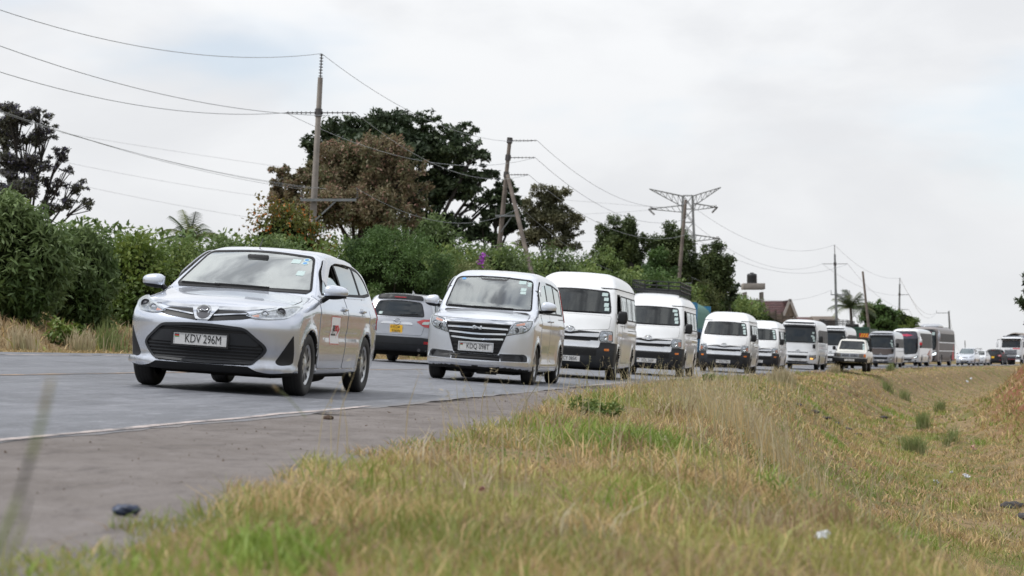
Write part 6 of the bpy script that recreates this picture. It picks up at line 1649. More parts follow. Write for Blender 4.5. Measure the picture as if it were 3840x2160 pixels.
def tipper_truck(label):
    hw = 1.22
    b = Body(hw, h=.08, L=2.2,
        top=[(-.3, 2.7), (.2, 2.85), (.5, 2.98), (1, 3.02), (2, 3.02), (2.6, 3.0)], front=[(.0, .3), (.5, .12), (.7, .05), (1.1, .0), (1.7, .03), (2.2, .12), (2.8, .26), (3.2, .4)],
        rear=[(.0, 2.15), (1, 2.2), (3.2, 2.2)], sec=[(.0, .05), (.5, .02), (1.2, 0), (1.8, .01), (2.7, .06), (2.9, .1), (3.2, .3)], plan=[(-.3, .02), (.5, 0), (1.2, 0), (2.6, 0)],
        bottom=.55, crown=.04, swf=(.22, 3.2), swr=(.03, 3), swt=[(-.5, .1), (1, .05), (2.6, 0)], k_ts=.14, k_f=.10, k_r=.06, wheels=(1.15,), arch=.62, arch_z=.52, arch_in=.4, flare=.01)
    v = Vehicle('tipper_truck', b, 8.2, label, 'truck')
    v.res = .1
    v.window('windscreen', [(-1.02, 1.86, .08), (1.02, 1.86, .08), (.96, 2.60, .08), (-.96, 2.60, .08)], 'front', M_dglass, seal=.05, see=False)
    v.window('side_window', [(.55, 1.85), (1.45, 1.85), (1.45, 2.5), (.68, 2.5)], 'left', M_dglass, seal=.04, see=False, mirror=True)
    v.shell(M_white2, False, M_under, under_z=.6)
    v.add(MB().box((.18, 0, 2.76), (.36, 2.1, .18)), 'sun_visor', M_black, bevel=.04)
    v.patch('grille', [(-.66, 1.60, .03), (.66, 1.60, .03), (.62, 1.05, .05), (-.62, 1.05, .05)], 'front', M_lampdark, off=.01, rnd=.03)
    for i in range(4): v.patch('grille_bar', rect(-.64, .64, 1.12 + i * .12, 1.17 + i * .12), 'front', M_greysil, off=.03, rnd=.01)
    v.patch('emblem', [(-.10, 1.63), (.10, 1.63), (.05, 1.78), (-.05, 1.78)], 'front', M_chrome, off=.02, rnd=.02)
    pz = v.at(-.55, 1.75, 'front', .03)[0]
    v.patch('front_sign', rect(-.95, -.22, 1.70, 1.80), 'front', M_redink, off=.012, rnd=.01)
    v.patch('front_bumper', [(-1.05, .98), (1.05, .98), (1.1, .58), (-1.1, .58)], 'front', M_greysil, off=.04, rnd=.05)
    v.patch('bumper_intake', [(-.5, .80), (.5, .80), (.45, .66), (-.45, .66)], 'front', M_gap, off=.05, rnd=.03)
    v.patch('bumper_marking', rect(-.6, .6, .585, .62), 'front', M_redink, off=.048, rnd=.005)
    for sx in (1, -1):
        f = lambda pts: [(sx * a[0], *a[1:]) for a in pts]
        H = v.patch('headlight', f([(.60, .95), (1.05, 1.0), (1.08, .76), (.70, .74)]), 'front', M_lampdark, off=.05, rnd=.04)
        v.patch('lamp_strip', f([(.58, .97), (.80, .99), (.95, .93), (.95, .88), (.80, .94), (.60, .93)]), 'front', M_litwhite, off=.058, rnd=.01, parent=H)
        E = empty('wing_mirror', (-v.L / 2, 0, 0), v.root)
        MB().tube([(.3, sx * 1.15, 2.75), (.15, sx * 1.45, 2.7), (.15, sx * 1.48, 2.5)], .03, 6).build('mirror_arm', M_black, E)
        MB().box((.15, sx * 1.48, 2.2), (.16, .24, .65)).build('mirror_housing', M_white2 if sx > 0 else M_black, E, bevel=.04)
    v.panel('door', [(.55, 1.80), (.62, 1.25), (1.6, 1.25), (1.6, 1.80)], 'left', M_white2, gap=.01, mirror=True)
    # tipping body with a covered load
    tb = MB()
    tb.box((5.2, 0, 2.15), (5.6, 2.40, 1.7))
    for i in range(6): tb.box((2.6 + i * 1.04, 1.23, 2.15), (.10, .10, 1.7)); tb.box((2.6 + i * 1.04, -1.23, 2.15), (.10, .10, 1.7))
    tb.box((2.38, 0, 2.9), (.12, 2.5, .5))
    v.add(tb, 'tipping_body', M_greysil, smooth=False)
    ld = MB()
    n = 9
    V = []; F = []
    for i in range(n):
        for j in range(7):
            x = 2.45 + 5.6 * i / (n - 1); y = -1.2 + 2.4 * j / 6
            V.append((x, y, 3.0 + .55 * (1 - (abs(y) / 1.2) ** 2) * (.75 + .25 * math.sin(i * 1.3))))
    for i in range(n - 1):
        for j in range(6): a = i * 7 + j; F.append((a, a + 7, a + 8, a + 1))
    v.add(ld.add(V, F), 'load_cover', M_tarp)
    v.add(MB().box((4.2, 0, .8), (7.6, .9, .35)), 'chassis', M_under)
    for x in (1.15, 5.6, 6.95):
        for sy in (-1, 1): v.wheel(x, sy, .52, .32 if x < 2 else .5, 'steel', hw - .2, .30)
    return v
M_tarp = mat("grey_tarpaulin", (0.19, 0.165, 0.145), .85, var=.15, bump=.3, bscale=6)
M_tarpgreen = mat("green_canvas", (0.06, 0.17, 0.13), .75, var=.15, bump=.3, bscale=5)
M_bluelorry = mat("blue_lorry_paint", (0.025, 0.16, 0.30), .5, var=.15, vscale=2)
M_dkgreen = mat("dark_green_lorry_paint", (0.03, 0.085, 0.055), .5, var=.15, vscale=2)
M_yellow = mat("yellow_reflector", (0.75, 0.42, 0.02), .4, var=.05)
M_rust = mat("rusty_load", (0.12, 0.085, 0.06), .85, var=.3, bump=.4, bscale=8)

def canvas_lorry(label):
    """blue lorry body with a green canvas hood, seen from behind"""
    L = 7.5
    root = empty('canvas_lorry'); tag(root, label, 'lorry')
    v = Vehicle.__new__(Vehicle); v.root, v.L, v.b = root, L, None
    hw = 1.2
    MBx = MB()
    # tail frame: posts, arched top and bars (rear at x = L)
    fr = MB()
    x = L - .05
    fr.box((x, 0, 1.15), (.10, 2.4, .9)); 
    for y in (-1.15, 1.15): fr.box((x, y, 2.2), (.12, .12, 1.4))
    for y in (-.8, -.55, -.3, .3, .55, .8): fr.box((x, y, 2.35), (.06, .06, 1.0))
    fr.box((x, 0, 1.85), (.10, 2.3, .35)); fr.box((x, 0, 2.88), (.10, 2.3, .12)); fr.box((x, 0, 1.45), (.08, 2.3, .45))
    v.fix(fr.build('tail_frame', M_bluelorry, root, smooth=False))
    sd = MB()
    for y in (-1.18, 1.18):
        sd.box((4.6, y, 1.25), (5.6, .06, 1.1))
        for i in range(7): sd.box((1.9 + i * .93, y * 1.03, 1.25), (.09, .06, 1.15))
    sd.box((4.6, 0, .75), (5.6, 2.3, .12)); sd.box((1.85, 0, 1.8), (.1, 2.3, 2.2))
    v.fix(sd.build('side_boards', M_bluelorry, root, smooth=False))
    V, F = [], []
    nx, na = 12, 13
    for i in range(nx):
        xx = 1.85 + (L - .1 - 1.85) * i / (nx - 1)
        for j in range(na):
            a = math.pi * j / (na - 1)
            y = -1.24 * math.cos(a); 
            z = 1.75 + 1.28 * (math.sin(a) ** .45) + (.025 if i % 2 else -.02) * math.sin(a)
            V.append((xx, y, z))
    for i in range(nx - 1):
        for j in range(na - 1):
            q = i * na + j; F.append((q, q + na, q + na + 1, q + 1))
    v.fix(MB().add(V, F).build('canvas_hood', M_tarpgreen, root, sharp=None))
    cb = MB().box((.85, 0, 1.7), (1.6, 2.1, 1.9))
    v.fix(cb.build('cab', M_bluelorry, root, bevel=.15))
    v.fix(MB().box((4, 0, .62), (7, .9, .25)).build('chassis', M_under, root, smooth=False))
    for xx in (1.0, 5.9):
        for sy in (-1, 1): v.wheel(xx, sy, .48, .28 if xx < 2 else .48, 'steel', hw - .2, .28)
    for y in (-.85, .85): v.fix(MB().box((L + .01, y, .72), (.04, .3, .12)).build('tail_lamp', M_red, root, smooth=False))
    return v

def flatbed_lorry(label):
    """dark green lorry tail with red and yellow chevron boards and a tyre on top"""
    L = 7.5
    root = empty('flatbed_lorry'); tag(root, label, 'lorry')
    v = Vehicle.__new__(Vehicle); v.root, v.L, v.b = root, L, None
    bd = MB().box((L - .05, 0, 1.95), (.10, 2.4, 1.9))
    for y in (-1.18, 1.18): bd.box((4.5, y, 1.95), (5.8, .08, 1.85))
    for i in range(6): bd.box((L + .01, -1.1 + .44 * i, 2.25), (.05, .08, 1.2))
    bd.box((L + .01, 0, 2.92), (.09, 2.5, .12))
    v.fix(bd.build('load_bed', M_dkgreen, root, smooth=False))
    for sy in (-1, 1):
        E = v.fix(MB().box((L + .05, sy * .85, 2.3), (.03, .70, .40)).build('chevron_board', M_redink, root, smooth=False))
        for k in range(4):
            y0 = sy * .85 - .35 + .18 * k
            mb = MB(); e = L + .072
            pts = [(e, max(min(y0 + a, sy * .85 + .345), sy * .85 - .345), zz) for a, zz in ((0, 2.105), (.09, 2.105), (.09 + .18 * sy, 2.495), (.18 * sy, 2.495))]
            o = mb.add(pts, [(0, 1, 2, 3)]).build('chevron_stripe', M_yellow, E, smooth=False)
    for y in (-.9, .9): v.fix(MB().box((L + .04, y, 1.25), (.05, .35, .14)).build('tail_lamp', M_red, root, smooth=False))
    v.fix(MB().box((.85, 0, 1.75), (1.6, 2.2, 2.0)).build('cab', M_dkgreen, root, bevel=.15))
    v.fix(MB().box((4, 0, .75), (7, .9, .3)).build('chassis', M_under, root, smooth=False))
    for xx in (1.0, 5.7):
        for sy in (-1, 1): v.wheel(xx, sy, .5, .28 if xx < 2 else .48, 'steel', 1.0, .28)
    return v
def P3(x, y, d):
    """world point at depth d seen at photograph position (x, y)"""
    return Vector(((x - 1920) / 8000 * d, d, CAM_Z + (1360 - y) / 8000 * d))
# ================================================================ the convoy and the other traffic
def vehicles():
    w = silver_wagon()
    w.place(-2.96, 20.05, 8.2)
    m = silver_minivan()
    m.place(-.60, 33.0, 8.4)
    proto = highroof_van()
    vans = [(1.12, 44.2, 8.6, 'KCY 085K', 'white high-roof van right behind the silver minivan, its front half hidden'),
            (3.58, 57.2, 9.5, 'KDL 265F', 'white high-roof van with a black roof rack, plate KDL 265F'),
            (7.72, 78.3, 10.5, 'KDQ 778U', 'white high-roof van with a red cloth on its dashboard'),
            (11.0, 96.0, 11.5, 'KDB 391T', 'smallest white high-roof van, between the red-cloth van and the first minibus')]
    roots = [proto.root] + [copy_tree(proto.root) for _ in vans[1:]]
    for r, (X, d, h, pl, lab) in zip(roots, vans):
        place_root(r, 5.38, X, d, h)
        tag(r, lab)
        proto.root = r
        proto.plate(pl, .405, off=.035, frame=False)
    # roof rack on the second van, red cloth on the dashboard of the third
    proto.root = roots[1]
    rk = MB()
    for z in (2.36, 2.47, 2.58):
        rk.tube([(1.5, -.66, z), (4.9, -.66, z), (4.9, .66, z), (1.5, .66, z), (1.5, -.66, z)], .018, 5)
    for i in range(8):
        x = 1.5 + i * .486
        for y in (-.66, .66): rk.tube([(x, y, 2.15), (x, y, 2.58)], .018, 5)
        rk.tube([(x, -.66, 2.34), (x, .66, 2.34)], .016, 5)
    for i in range(5): rk.tube([(1.5, -.66 + i * .33, 2.34), (1.5, -.66 + i * .33, 2.58)], .016, 5)
    proto.add(rk, 'roof_rack', M_black)
    proto.root = roots[2]
    cl = MB()
    V, F = [], []
    for i in range(15):
        for j in range(4):
            V.append((.55 + j * .08, -.62 + i * .07, 1.385 + .03 * math.sin(i * 1.7 + j) + .02 * math.sin(i * .6 + j * 2)))
    for i in range(14):
        for j in range(3): a = i * 4 + j; F.append((a, a + 4, a + 5, a + 1))
    proto.add(cl.add(V, F), 'dashboard_cloth', M_redink)
    c1 = coaster('white minibus with a lit amber indicator, just left of the old pickup', M_white2, M_white2, 'KDH 751B', lit=True)
    c1.place(14.75, 110.5, 13)
    c2 = coaster('white minibus with a roof rack, half hidden behind the old pickup', M_white2, M_white2, 'KDG 477Y', rack=True)
    c2.place(19.5, 131, 14.5)
    pk = old_pickup('old white pickup with black bumper and load frame, on the shoulder')
    pk.place(17.6, 111.5, 14)
    c3 = coaster('silver grey minibus with a dark front panel behind the pickup', M_greysil, M_taupe, 'KDJ 608C')
    c3.place(26.4, 153, 16)
    midi_bus('white bus with dark wrap-round front glass and a pink arrow').place(32.0, 174, 18)
    coach('tall taupe and grey coach with lit headlamps and a roof air conditioner').place(36.2, 188, 19.5)
    saloon('silver car close behind the tall coach', M_silver2, mpv=True, plate='KDE 120P').place(43.0, 203, 21)
    saloon('dusty white saloon car after the coach, last light car in the convoy', M_white2).place(45.15, 208, 21)
    tipper_truck('white tipper truck with a covered load, partly behind the soil heap').place(54.2, 232, 23)
    # traffic going the other way: placed by the tail
    def away(v, X, d, h):
        hh = R(h)
        place_root(v.root, v.L, X + v.L * math.sin(hh), d + v.L * math.cos(hh), h + 180)
    away(suv('sport_utility', 'grey silver sport utility seen from behind, yellow plate KDA 936W', M_greysil, plate=('KDA', '936W')), -2.78, 50.2, 8.5)
    away(suv('sport_utility', 'grey sport utility with a roof rack behind the white saloon', M_greysil, rack=True, detail=False), 52.5, 243, 22)
    away(suv('sport_utility', 'black sport utility seen from behind, left of the tipper truck', M_black, detail=False), 50.9, 226, 22)
    away(canvas_lorry('blue lorry with a green canvas hood behind the roof-rack van'), 7.15, 97.5, 12)
    fl = flatbed_lorry('dark green lorry with red and yellow chevron boards on its tail')
    away(fl, 26.0, 163, 16)
    ty = MB().lathe([(.26, -.12), (.46, -.14), (.52, -.08), (.52, .08), (.46, .14), (.26, .12), (.26, -.12)], (0, 0, 0), 'z', 28).build('spare_tyre', M_tyre, None)
    q = fl.root.matrix_world @ Vector((fl.L / 2 - .7, -.15, 3.05))
    ty.location = q + Vector((0, 0, .02))
    tag(ty, 'spare tyre lying on top of the green lorry', 'tyre')
vehicles()
# ================================================================ vegetation
def leaf_mat(name, c1, c2, c3=None, trans=.3, tipc=None):
    t = NT(name)
    g = t.N.new("ShaderNodeNewGeometry")
    rp = g.outputs['Random Per Island']
    nz = t.noise(.55, 4)
    c = t.mix(rp, c1, c2)
    c = t.mix(t.rng(nz, .42, .62), c, c3 or tuple(x * .72 for x in c2))
    if tipc: c = t.mix(t.rng(rp, .86, .9), c, tipc)
    t.L.new(c, t.b.inputs['Base Color'])
    t.b.inputs['Roughness'].default_value = .55
    t.b.inputs['Specular IOR Level'].default_value = .35
    tl = t.N.new("ShaderNodeBsdfTranslucent"); t.L.new(c, tl.inputs['Color'])
    ms = t.N.new("ShaderNodeMixShader"); ms.inputs[0].default_value = trans
    t.L.new(t.b.outputs[0], ms.inputs[1]); t.L.new(tl.outputs[0], ms.inputs[2])
    t.L.new(ms.outputs[0], t.N["Material Output"].inputs[0])
    return t.m
LM = {
    'grey': leaf_mat("grey_green_leaves", (0.096, 0.144, 0.045), (0.168, 0.225, 0.089), (0.068, 0.115, 0.032)),
    'bright': leaf_mat("fresh_green_leaves", (0.106, 0.165, 0.030), (0.175, 0.217, 0.043), (0.075, 0.122, 0.024)),
    'mid': leaf_mat("mid_green_leaves", (0.117, 0.180, 0.049), (0.198, 0.248, 0.069), (0.077, 0.130, 0.034)),
    'dark': leaf_mat("dark_green_leaves", (0.035, 0.056, 0.025), (0.060, 0.083, 0.035), (0.027, 0.045, 0.020), .2),
    'fine': leaf_mat("fine_green_leaves", (0.070, 0.133, 0.035), (0.105, 0.176, 0.046), (0.053, 0.098, 0.029), .25),
    'brown': leaf_mat("brown_leaves", (0.211, 0.157, 0.100), (0.164, 0.157, 0.077), (0.134, 0.134, 0.067), .3, (0.297, 0.176, 0.133)),
    'orange': leaf_mat("orange_tipped_leaves", (0.078, 0.133, 0.031), (0.140, 0.156, 0.039), (0.156, 0.117, 0.031), .3, (0.437, 0.140, 0.023)),
    'conifer': leaf_mat("conifer_leaves", (0.062, 0.094, 0.030), (0.103, 0.131, 0.038), (0.049, 0.072, 0.025), .2),
    'olive': leaf_mat("olive_leaves", (0.136, 0.166, 0.061), (0.201, 0.217, 0.086), (0.097, 0.123, 0.042), .3),
    'gum': leaf_mat("gum_leaves", (0.108, 0.112, 0.058), (0.167, 0.156, 0.083), (0.078, 0.083, 0.044), .25),
    'jaca': leaf_mat("dull_dark_leaves", (0.081, 0.090, 0.056), (0.122, 0.122, 0.081), (0.073, 0.069, 0.065), .25, (0.122, 0.114, 0.195)),
}
M_bark = mat("bark", (0.075, 0.062, 0.052), .9, var=.25, vscale=3, bump=.5, bscale=20)
M_darkbark = mat("dark_bark", (0.035, 0.030, 0.027), .9, var=.25, vscale=3, bump=.5, bscale=20)
M_purple = mat("purple_blossom", (0.35, 0.04, 0.45), .6, var=.2)
M_core = mat("inner_leaves", (0.016, 0.022, 0.009), 1.0, spec=0.0, var=.3, vscale=5)  # opaque core added against see-through foliage; its deep shade is set as colour

def unit(n, rng):
    v = rng.normal(size=(n, 3)); return v / np.linalg.norm(v, axis=1)[:, None]

def leaves(C, D, size, aspect, rng, droop=.2, jit=.35):
    """quads: C centres, D outward directions"""
    n = len(C)
    ax = unit(n, rng) * .8 + D * .75; ax[:, 2] -= droop
    ax /= np.linalg.norm(ax, axis=1)[:, None]
    up = unit(n, rng) + D * .3 + np.array([0, 0, .35])
    sd = np.cross(ax, up); sd /= np.linalg.norm(sd, axis=1)[:, None] + 1e-9
    nr = np.cross(sd, ax)
    L = size * (1 - jit + 2 * jit * rng.random(n))[:, None]; Wd = L * aspect
    fold = nr * L * .12
    V = np.empty((n, 4, 3))
    V[:, 0] = C - ax * L * .5; V[:, 1] = C + sd * Wd * .5 + fold; V[:, 2] = C + ax * L * .5; V[:, 3] = C - sd * Wd * .5 + fold
    F = np.arange(n * 4).reshape(n, 4)
    return V.reshape(-1, 3), F

def clumps(center, rad, k, rng, spread=.75, crad=.34, flat=1.0, top=False):
    """centres of leaf clumps spread through an ellipsoid, mostly near its skin"""
    u = unit(k, rng)
    if top: u[:, 2] = np.abs(u[:, 2]) * .9 + .02
    r = (spread + (1 - spread) * rng.random(k)) ** 1.0
    c = np.array(center) + u * r[:, None] * np.array(rad) * (1 - crad * .55)
    cr = np.array(rad).mean() * crad * (.65 + .7 * rng.random(k))
    return c, cr

def crown(name, parent, m, cl, cr, n, size, aspect, rng, flat=.8, droop=.2, center=None):
    w = cr ** 2; w = w / w.sum()
    idx = rng.choice(len(cl), n, p=w)
    u = unit(n, rng)
    r = np.clip(.28 + .80 * rng.random(n) ** .75 + .16 * rng.normal(size=n), .05, 1.6)
    off = u * (r * cr[idx])[:, None]; off[:, 2] *= flat
    C = cl[idx] + off
    V, F = leaves(C, u, size, aspect, rng, droop)
    return mk_fast(name, V, F, m, parent)

def blob(c, r, rng, n=14, seed=0, rough=.25):
    """lumpy closed surface that blocks light inside thick foliage"""
    V, F = [], []
    nu, nv = n * 2, n
    for j in range(nv + 1):
        t = math.pi * j / nv
        for i in range(nu):
            a = 2 * math.pi * i / nu
            u = np.array((math.sin(t) * math.cos(a), math.sin(t) * math.sin(a), math.cos(t)))
            k = 1 + rough * (float(fbm(np.array(u[0] * 3 + u[2] * 2 + seed), np.array(u[1] * 3 + 7), 31)) - .5) * 2
            V.append(tuple(np.array(c) + u * k * np.array(r)))
    for j in range(nv):
        for i in range(nu):
            i2 = (i + 1) % nu
            F.append((j * nu + i, (j + 1) * nu + i, (j + 1) * nu + i2, j * nu + i2))
    return V, F

def dsolve(x, p):
    lo, hi = 8., 420.
    u = (x - 1920) / 8000
    f = lambda d: float(X_of(p, d)) - u * d
    for _ in range(50):
        m = (lo + hi) / 2
        if f(m) < 0: lo = m
        else: hi = m
    return (lo + hi) / 2

S = 3840 / 2576
def bush(x0, x1, yt, p, kind, label, n=5200, size=.13, aspect=.34, k=46, name='shrub', crad=.30, droop=.2, flat=.85, seed=None, sink=.25, dd=None, core=True):
    """a shrub filling the photograph columns x0..x1 (1/2576 units) up to row yt, standing p metres from the road edge"""
    rng = np.random.default_rng(seed or abs(int(x0 * 7 + x1)))
    xc = (x0 + x1) / 2 * S
    d = dd or dsolve(xc, p)
    c = P3(xc, 1360, d)
    gz = float(ground_z(c.x, d))
    zt = P3(xc, yt * S, d).z
    hgt = max(.8, zt - gz + sink)
    rx = (x1 - x0) / 2 * S / 8000 * d
    ry = min(max(rx * .75, 1.0), 2.6)
    root = empty(name, (c.x, d, gz))
    tag(root, label, 'shrub')
    cen = np.array((0, 0, hgt * .5 - sink)); rad = np.array((rx, ry, hgt * .52))
    cl, cr = clumps(cen, rad, k, rng, .72, crad, top=False)
    crown('foliage', root, LM[kind], cl, cr, n, size, aspect, rng, flat, droop)
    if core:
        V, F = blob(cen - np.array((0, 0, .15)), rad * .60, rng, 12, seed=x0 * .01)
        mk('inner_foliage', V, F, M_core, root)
    st = MB()
    for i in range(5):
        a = rng.random() * 6.28
        e = cl[rng.integers(len(cl))]
        st.tube([(.15 * math.cos(a), .15 * math.sin(a), -.3), tuple(e * .5 + np.array((0, 0, .05))), tuple(e)], .035, 5, r1=.012)
    st.build('stem', M_bark, root)
    return root

bush(-70, 165, 452, -10.6, 'grey', 'tall long-leaved grey-green shrub at the left edge', n=9000, size=.20, aspect=.24, k=60, droop=.35)
bush(-40, 90, 478, -13.5, 'bright', 'bright green leafy shrub top behind the left-edge shrub', n=3500, size=.16, aspect=.4, k=30)
bush(110, 300, 575, -10.4, 'grey', 'long-leaved grey-green shrub right of the tall left-edge shrub', n=6500, size=.18, aspect=.25, droop=.35)
bush(250, 430, 583, -10.6, 'bright', 'yellow-green small-leaved shrub left of the estate car roof', n=7500, size=.11, aspect=.5)
bush(390, 560, 590, -10.8, 'mid', 'mid-green shrub directly behind the estate car bonnet', n=6000, size=.13)
bush(470, 640, 570, -12.8, 'grey', 'pale grey-green shrub rising behind the estate car windscreen', n=5200, size=.17, aspect=.26, droop=.3)
bush(585, 835, 488, -14.5, 'orange', 'orange-tipped green shrub left of the nearest pole', n=8000, size=.14, aspect=.5, k=60)
bush(590, 790, 585, -11.0, 'grey', 'grey-green shrub above the estate car roof', n=5200, size=.16, aspect=.28, droop=.3)
bush(760, 860, 610, -11.0, 'mid', 'narrow mid-green shrub between the nearest pole and the round clipped bush', n=3600, size=.13)
bush(815, 1150, 568, -11.5, 'fine', 'big round dense bush of fine foliage behind the silver minivan', n=36000, size=.11, aspect=.30, k=190, crad=.17, name='round_bush', sink=.5)
bush(1120, 1260, 640, -11.5, 'olive', 'olive shrub right of the round dense bush', n=4200, size=.15)
bush(860, 1030, 478, -17, 'olive', 'pale feathery shrub rising above the round dense bush', n=5200, size=.24, aspect=.2, k=42, droop=-.2)
bush(1010, 1190, 530, -17, 'grey', 'grey-green shrub below the big dark tree', n=5200, size=.22, aspect=.3)
bush(1130, 1350, 600, -13.5, 'grey', 'wide grey-green shrub under the propped pole', n=5600, size=.21, aspect=.3)
bush(1320, 1480, 612, -13, 'grey', 'grey-green shrub right of the pole prop', n=4600, size=.20, aspect=.3)
bush(1440, 1590, 612, -15, 'mid', 'mid-green shrub below the left conifer', n=4600, size=.20, aspect=.4)
bush(1560, 1710, 668, -13, 'fine', 'dark green shrub left of the third pole', n=5200, size=.18, aspect=.4)
bush(1690, 1830, 705, -13.5, 'olive', 'olive shrub right of the third pole', n=4200, size=.22, aspect=.35)
bush(1780, 1935, 762, -15, 'grey', 'grey-green shrub in front of the water tank tower', n=4000, size=.24, aspect=.35)
bush(1690, 1800, 745, -11.5, 'olive', 'low dry shrub above the blue lorry', n=2600, size=.22, aspect=.3)
bush(900, 960, 720, -9.6, 'grey', 'small leafy shrub between the estate car and the grey sport utility', n=1500, size=.13, k=18)

# lower growth that closes the hedge between and behind the shrubs: nobody could count it
def hedge_mass():
    rng = np.random.default_rng(91)
    Cs, Ds = [], []
    n = 40000
    d = 24 + rng.random(n) ** 1.25 * 150
    p = -12.6 - rng.random(n) * 2.6
    hmax = np.interp(d, [24, 45, 60, 80, 110, 150, 180], [2.2, 2.1, 2.3, 2.8, 3.4, 3.0, 2.0])
    X = X_of(p, d)
    hh = hmax * (.75 + .5 * fbm(X * .5, d * .35, 41)) * rng.random(n) ** .7
    C = np.stack([X, d, ground_z(X, d) + hh], 1)
    D = np.stack([np.full(n, .3), np.full(n, -.8), np.full(n, .5)], 1)
    V, F = leaves(C, D, .0, .4, rng)
    sz = (.14 + d * .0011)[:, None]
    V, F = leaves(C, D, 1.0, .4, rng, .15)
    V = (V.reshape(n, 4, 3) - C[:, None]) * sz[:, None] + C[:, None]
    o = mk_fast('hedge_undergrowth', V.reshape(-1, 3), F, LM['mid'])
    tag(o, 'dark leafy undergrowth filling the hedge along the far bank', 'undergrowth', kind='stuff')
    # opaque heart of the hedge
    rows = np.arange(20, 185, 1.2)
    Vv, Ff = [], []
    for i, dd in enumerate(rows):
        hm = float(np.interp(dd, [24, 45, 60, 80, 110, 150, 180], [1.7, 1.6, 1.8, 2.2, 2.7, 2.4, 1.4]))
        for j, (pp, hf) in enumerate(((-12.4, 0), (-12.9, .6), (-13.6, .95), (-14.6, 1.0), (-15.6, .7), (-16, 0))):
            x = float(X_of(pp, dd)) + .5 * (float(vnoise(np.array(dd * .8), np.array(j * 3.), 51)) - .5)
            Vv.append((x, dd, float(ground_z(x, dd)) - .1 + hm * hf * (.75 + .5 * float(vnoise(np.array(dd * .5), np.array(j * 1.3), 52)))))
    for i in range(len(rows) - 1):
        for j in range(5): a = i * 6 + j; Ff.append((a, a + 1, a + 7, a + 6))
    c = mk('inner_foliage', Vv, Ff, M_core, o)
hedge_mass()

def tree(x0, x1, yt, yb, d, kind, label, n, size, aspect=.5, k=60, crad=.22, flat=.6, name='tree', bark=None, limbs=14, spread=.55, droop=.1, base_x=None, seed=None, trunk_r=.25, core=0, shape=None, top=False):
    rng = np.random.default_rng(seed or abs(int(x0 * 3 + x1)))
    xc = (x0 + x1) / 2 * S
    bx = P3((base_x if base_x is not None else (x0 + x1) / 2) * S, 1360, d)
    gz = float(ground_z(bx.x, d))
    root = empty(name, (bx.x, d, gz)); tag(root, label, 'tree')
    top_ = P3(xc, yt * S, d); bot = P3(xc, yb * S, d)
    cen = np.array((top_.x - bx.x, 0, (top_.z + bot.z) / 2 - gz)); rad = np.array(((x1 - x0) / 2 * S / 8000 * d * 1.12, (x1 - x0) / 2 * S / 8000 * d * .85, (top_.z - bot.z) / 2 * 1.06))
    cl, cr = clumps(cen, rad, k, rng, spread, crad, top=top)
    if shape is not None: cl, cr = shape(cl, cr, cen, rad, rng)
    crown('crown', root, LM[kind], cl, cr, n, size, aspect, rng, flat, droop)
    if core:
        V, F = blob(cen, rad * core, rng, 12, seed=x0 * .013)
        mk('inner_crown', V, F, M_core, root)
    tb = MB()
    fork = np.array((cen[0] * .35, 0, max(cen[2] - rad[2] * .75, cen[2] * .35)))
    tb.tube([(0, 0, -.5), tuple(fork * .5 + np.array((.08, 0, 0))), tuple(fork)], trunk_r, 8, r1=trunk_r * .75)
    for i in rng.choice(len(cl), min(limbs, len(cl)), replace=False):
        e = cl[i]
        mid = fork * .55 + e * .45 + rng.normal(size=3) * rad * .06; mid[2] += rad[2] * .06
        q3 = fork * .2 + e * .8 + rng.normal(size=3) * rad * .05
        tb.tube([tuple(fork - np.array((0, 0, .2))), tuple(mid), tuple(q3), tuple(e)], trunk_r * .45, 6, r1=trunk_r * .06)
        for _ in range(2):
            e2 = e + rng.normal(size=3) * rad * min(.16, crad * .8)
            tb.tube([tuple(q3), tuple((q3 + e2) / 2 + rng.normal(size=3) * rad * .02), tuple(e2)], trunk_r * .14, 5, r1=trunk_r * .04)
    tb.build('trunk', bark or M_darkbark, root)
    return root

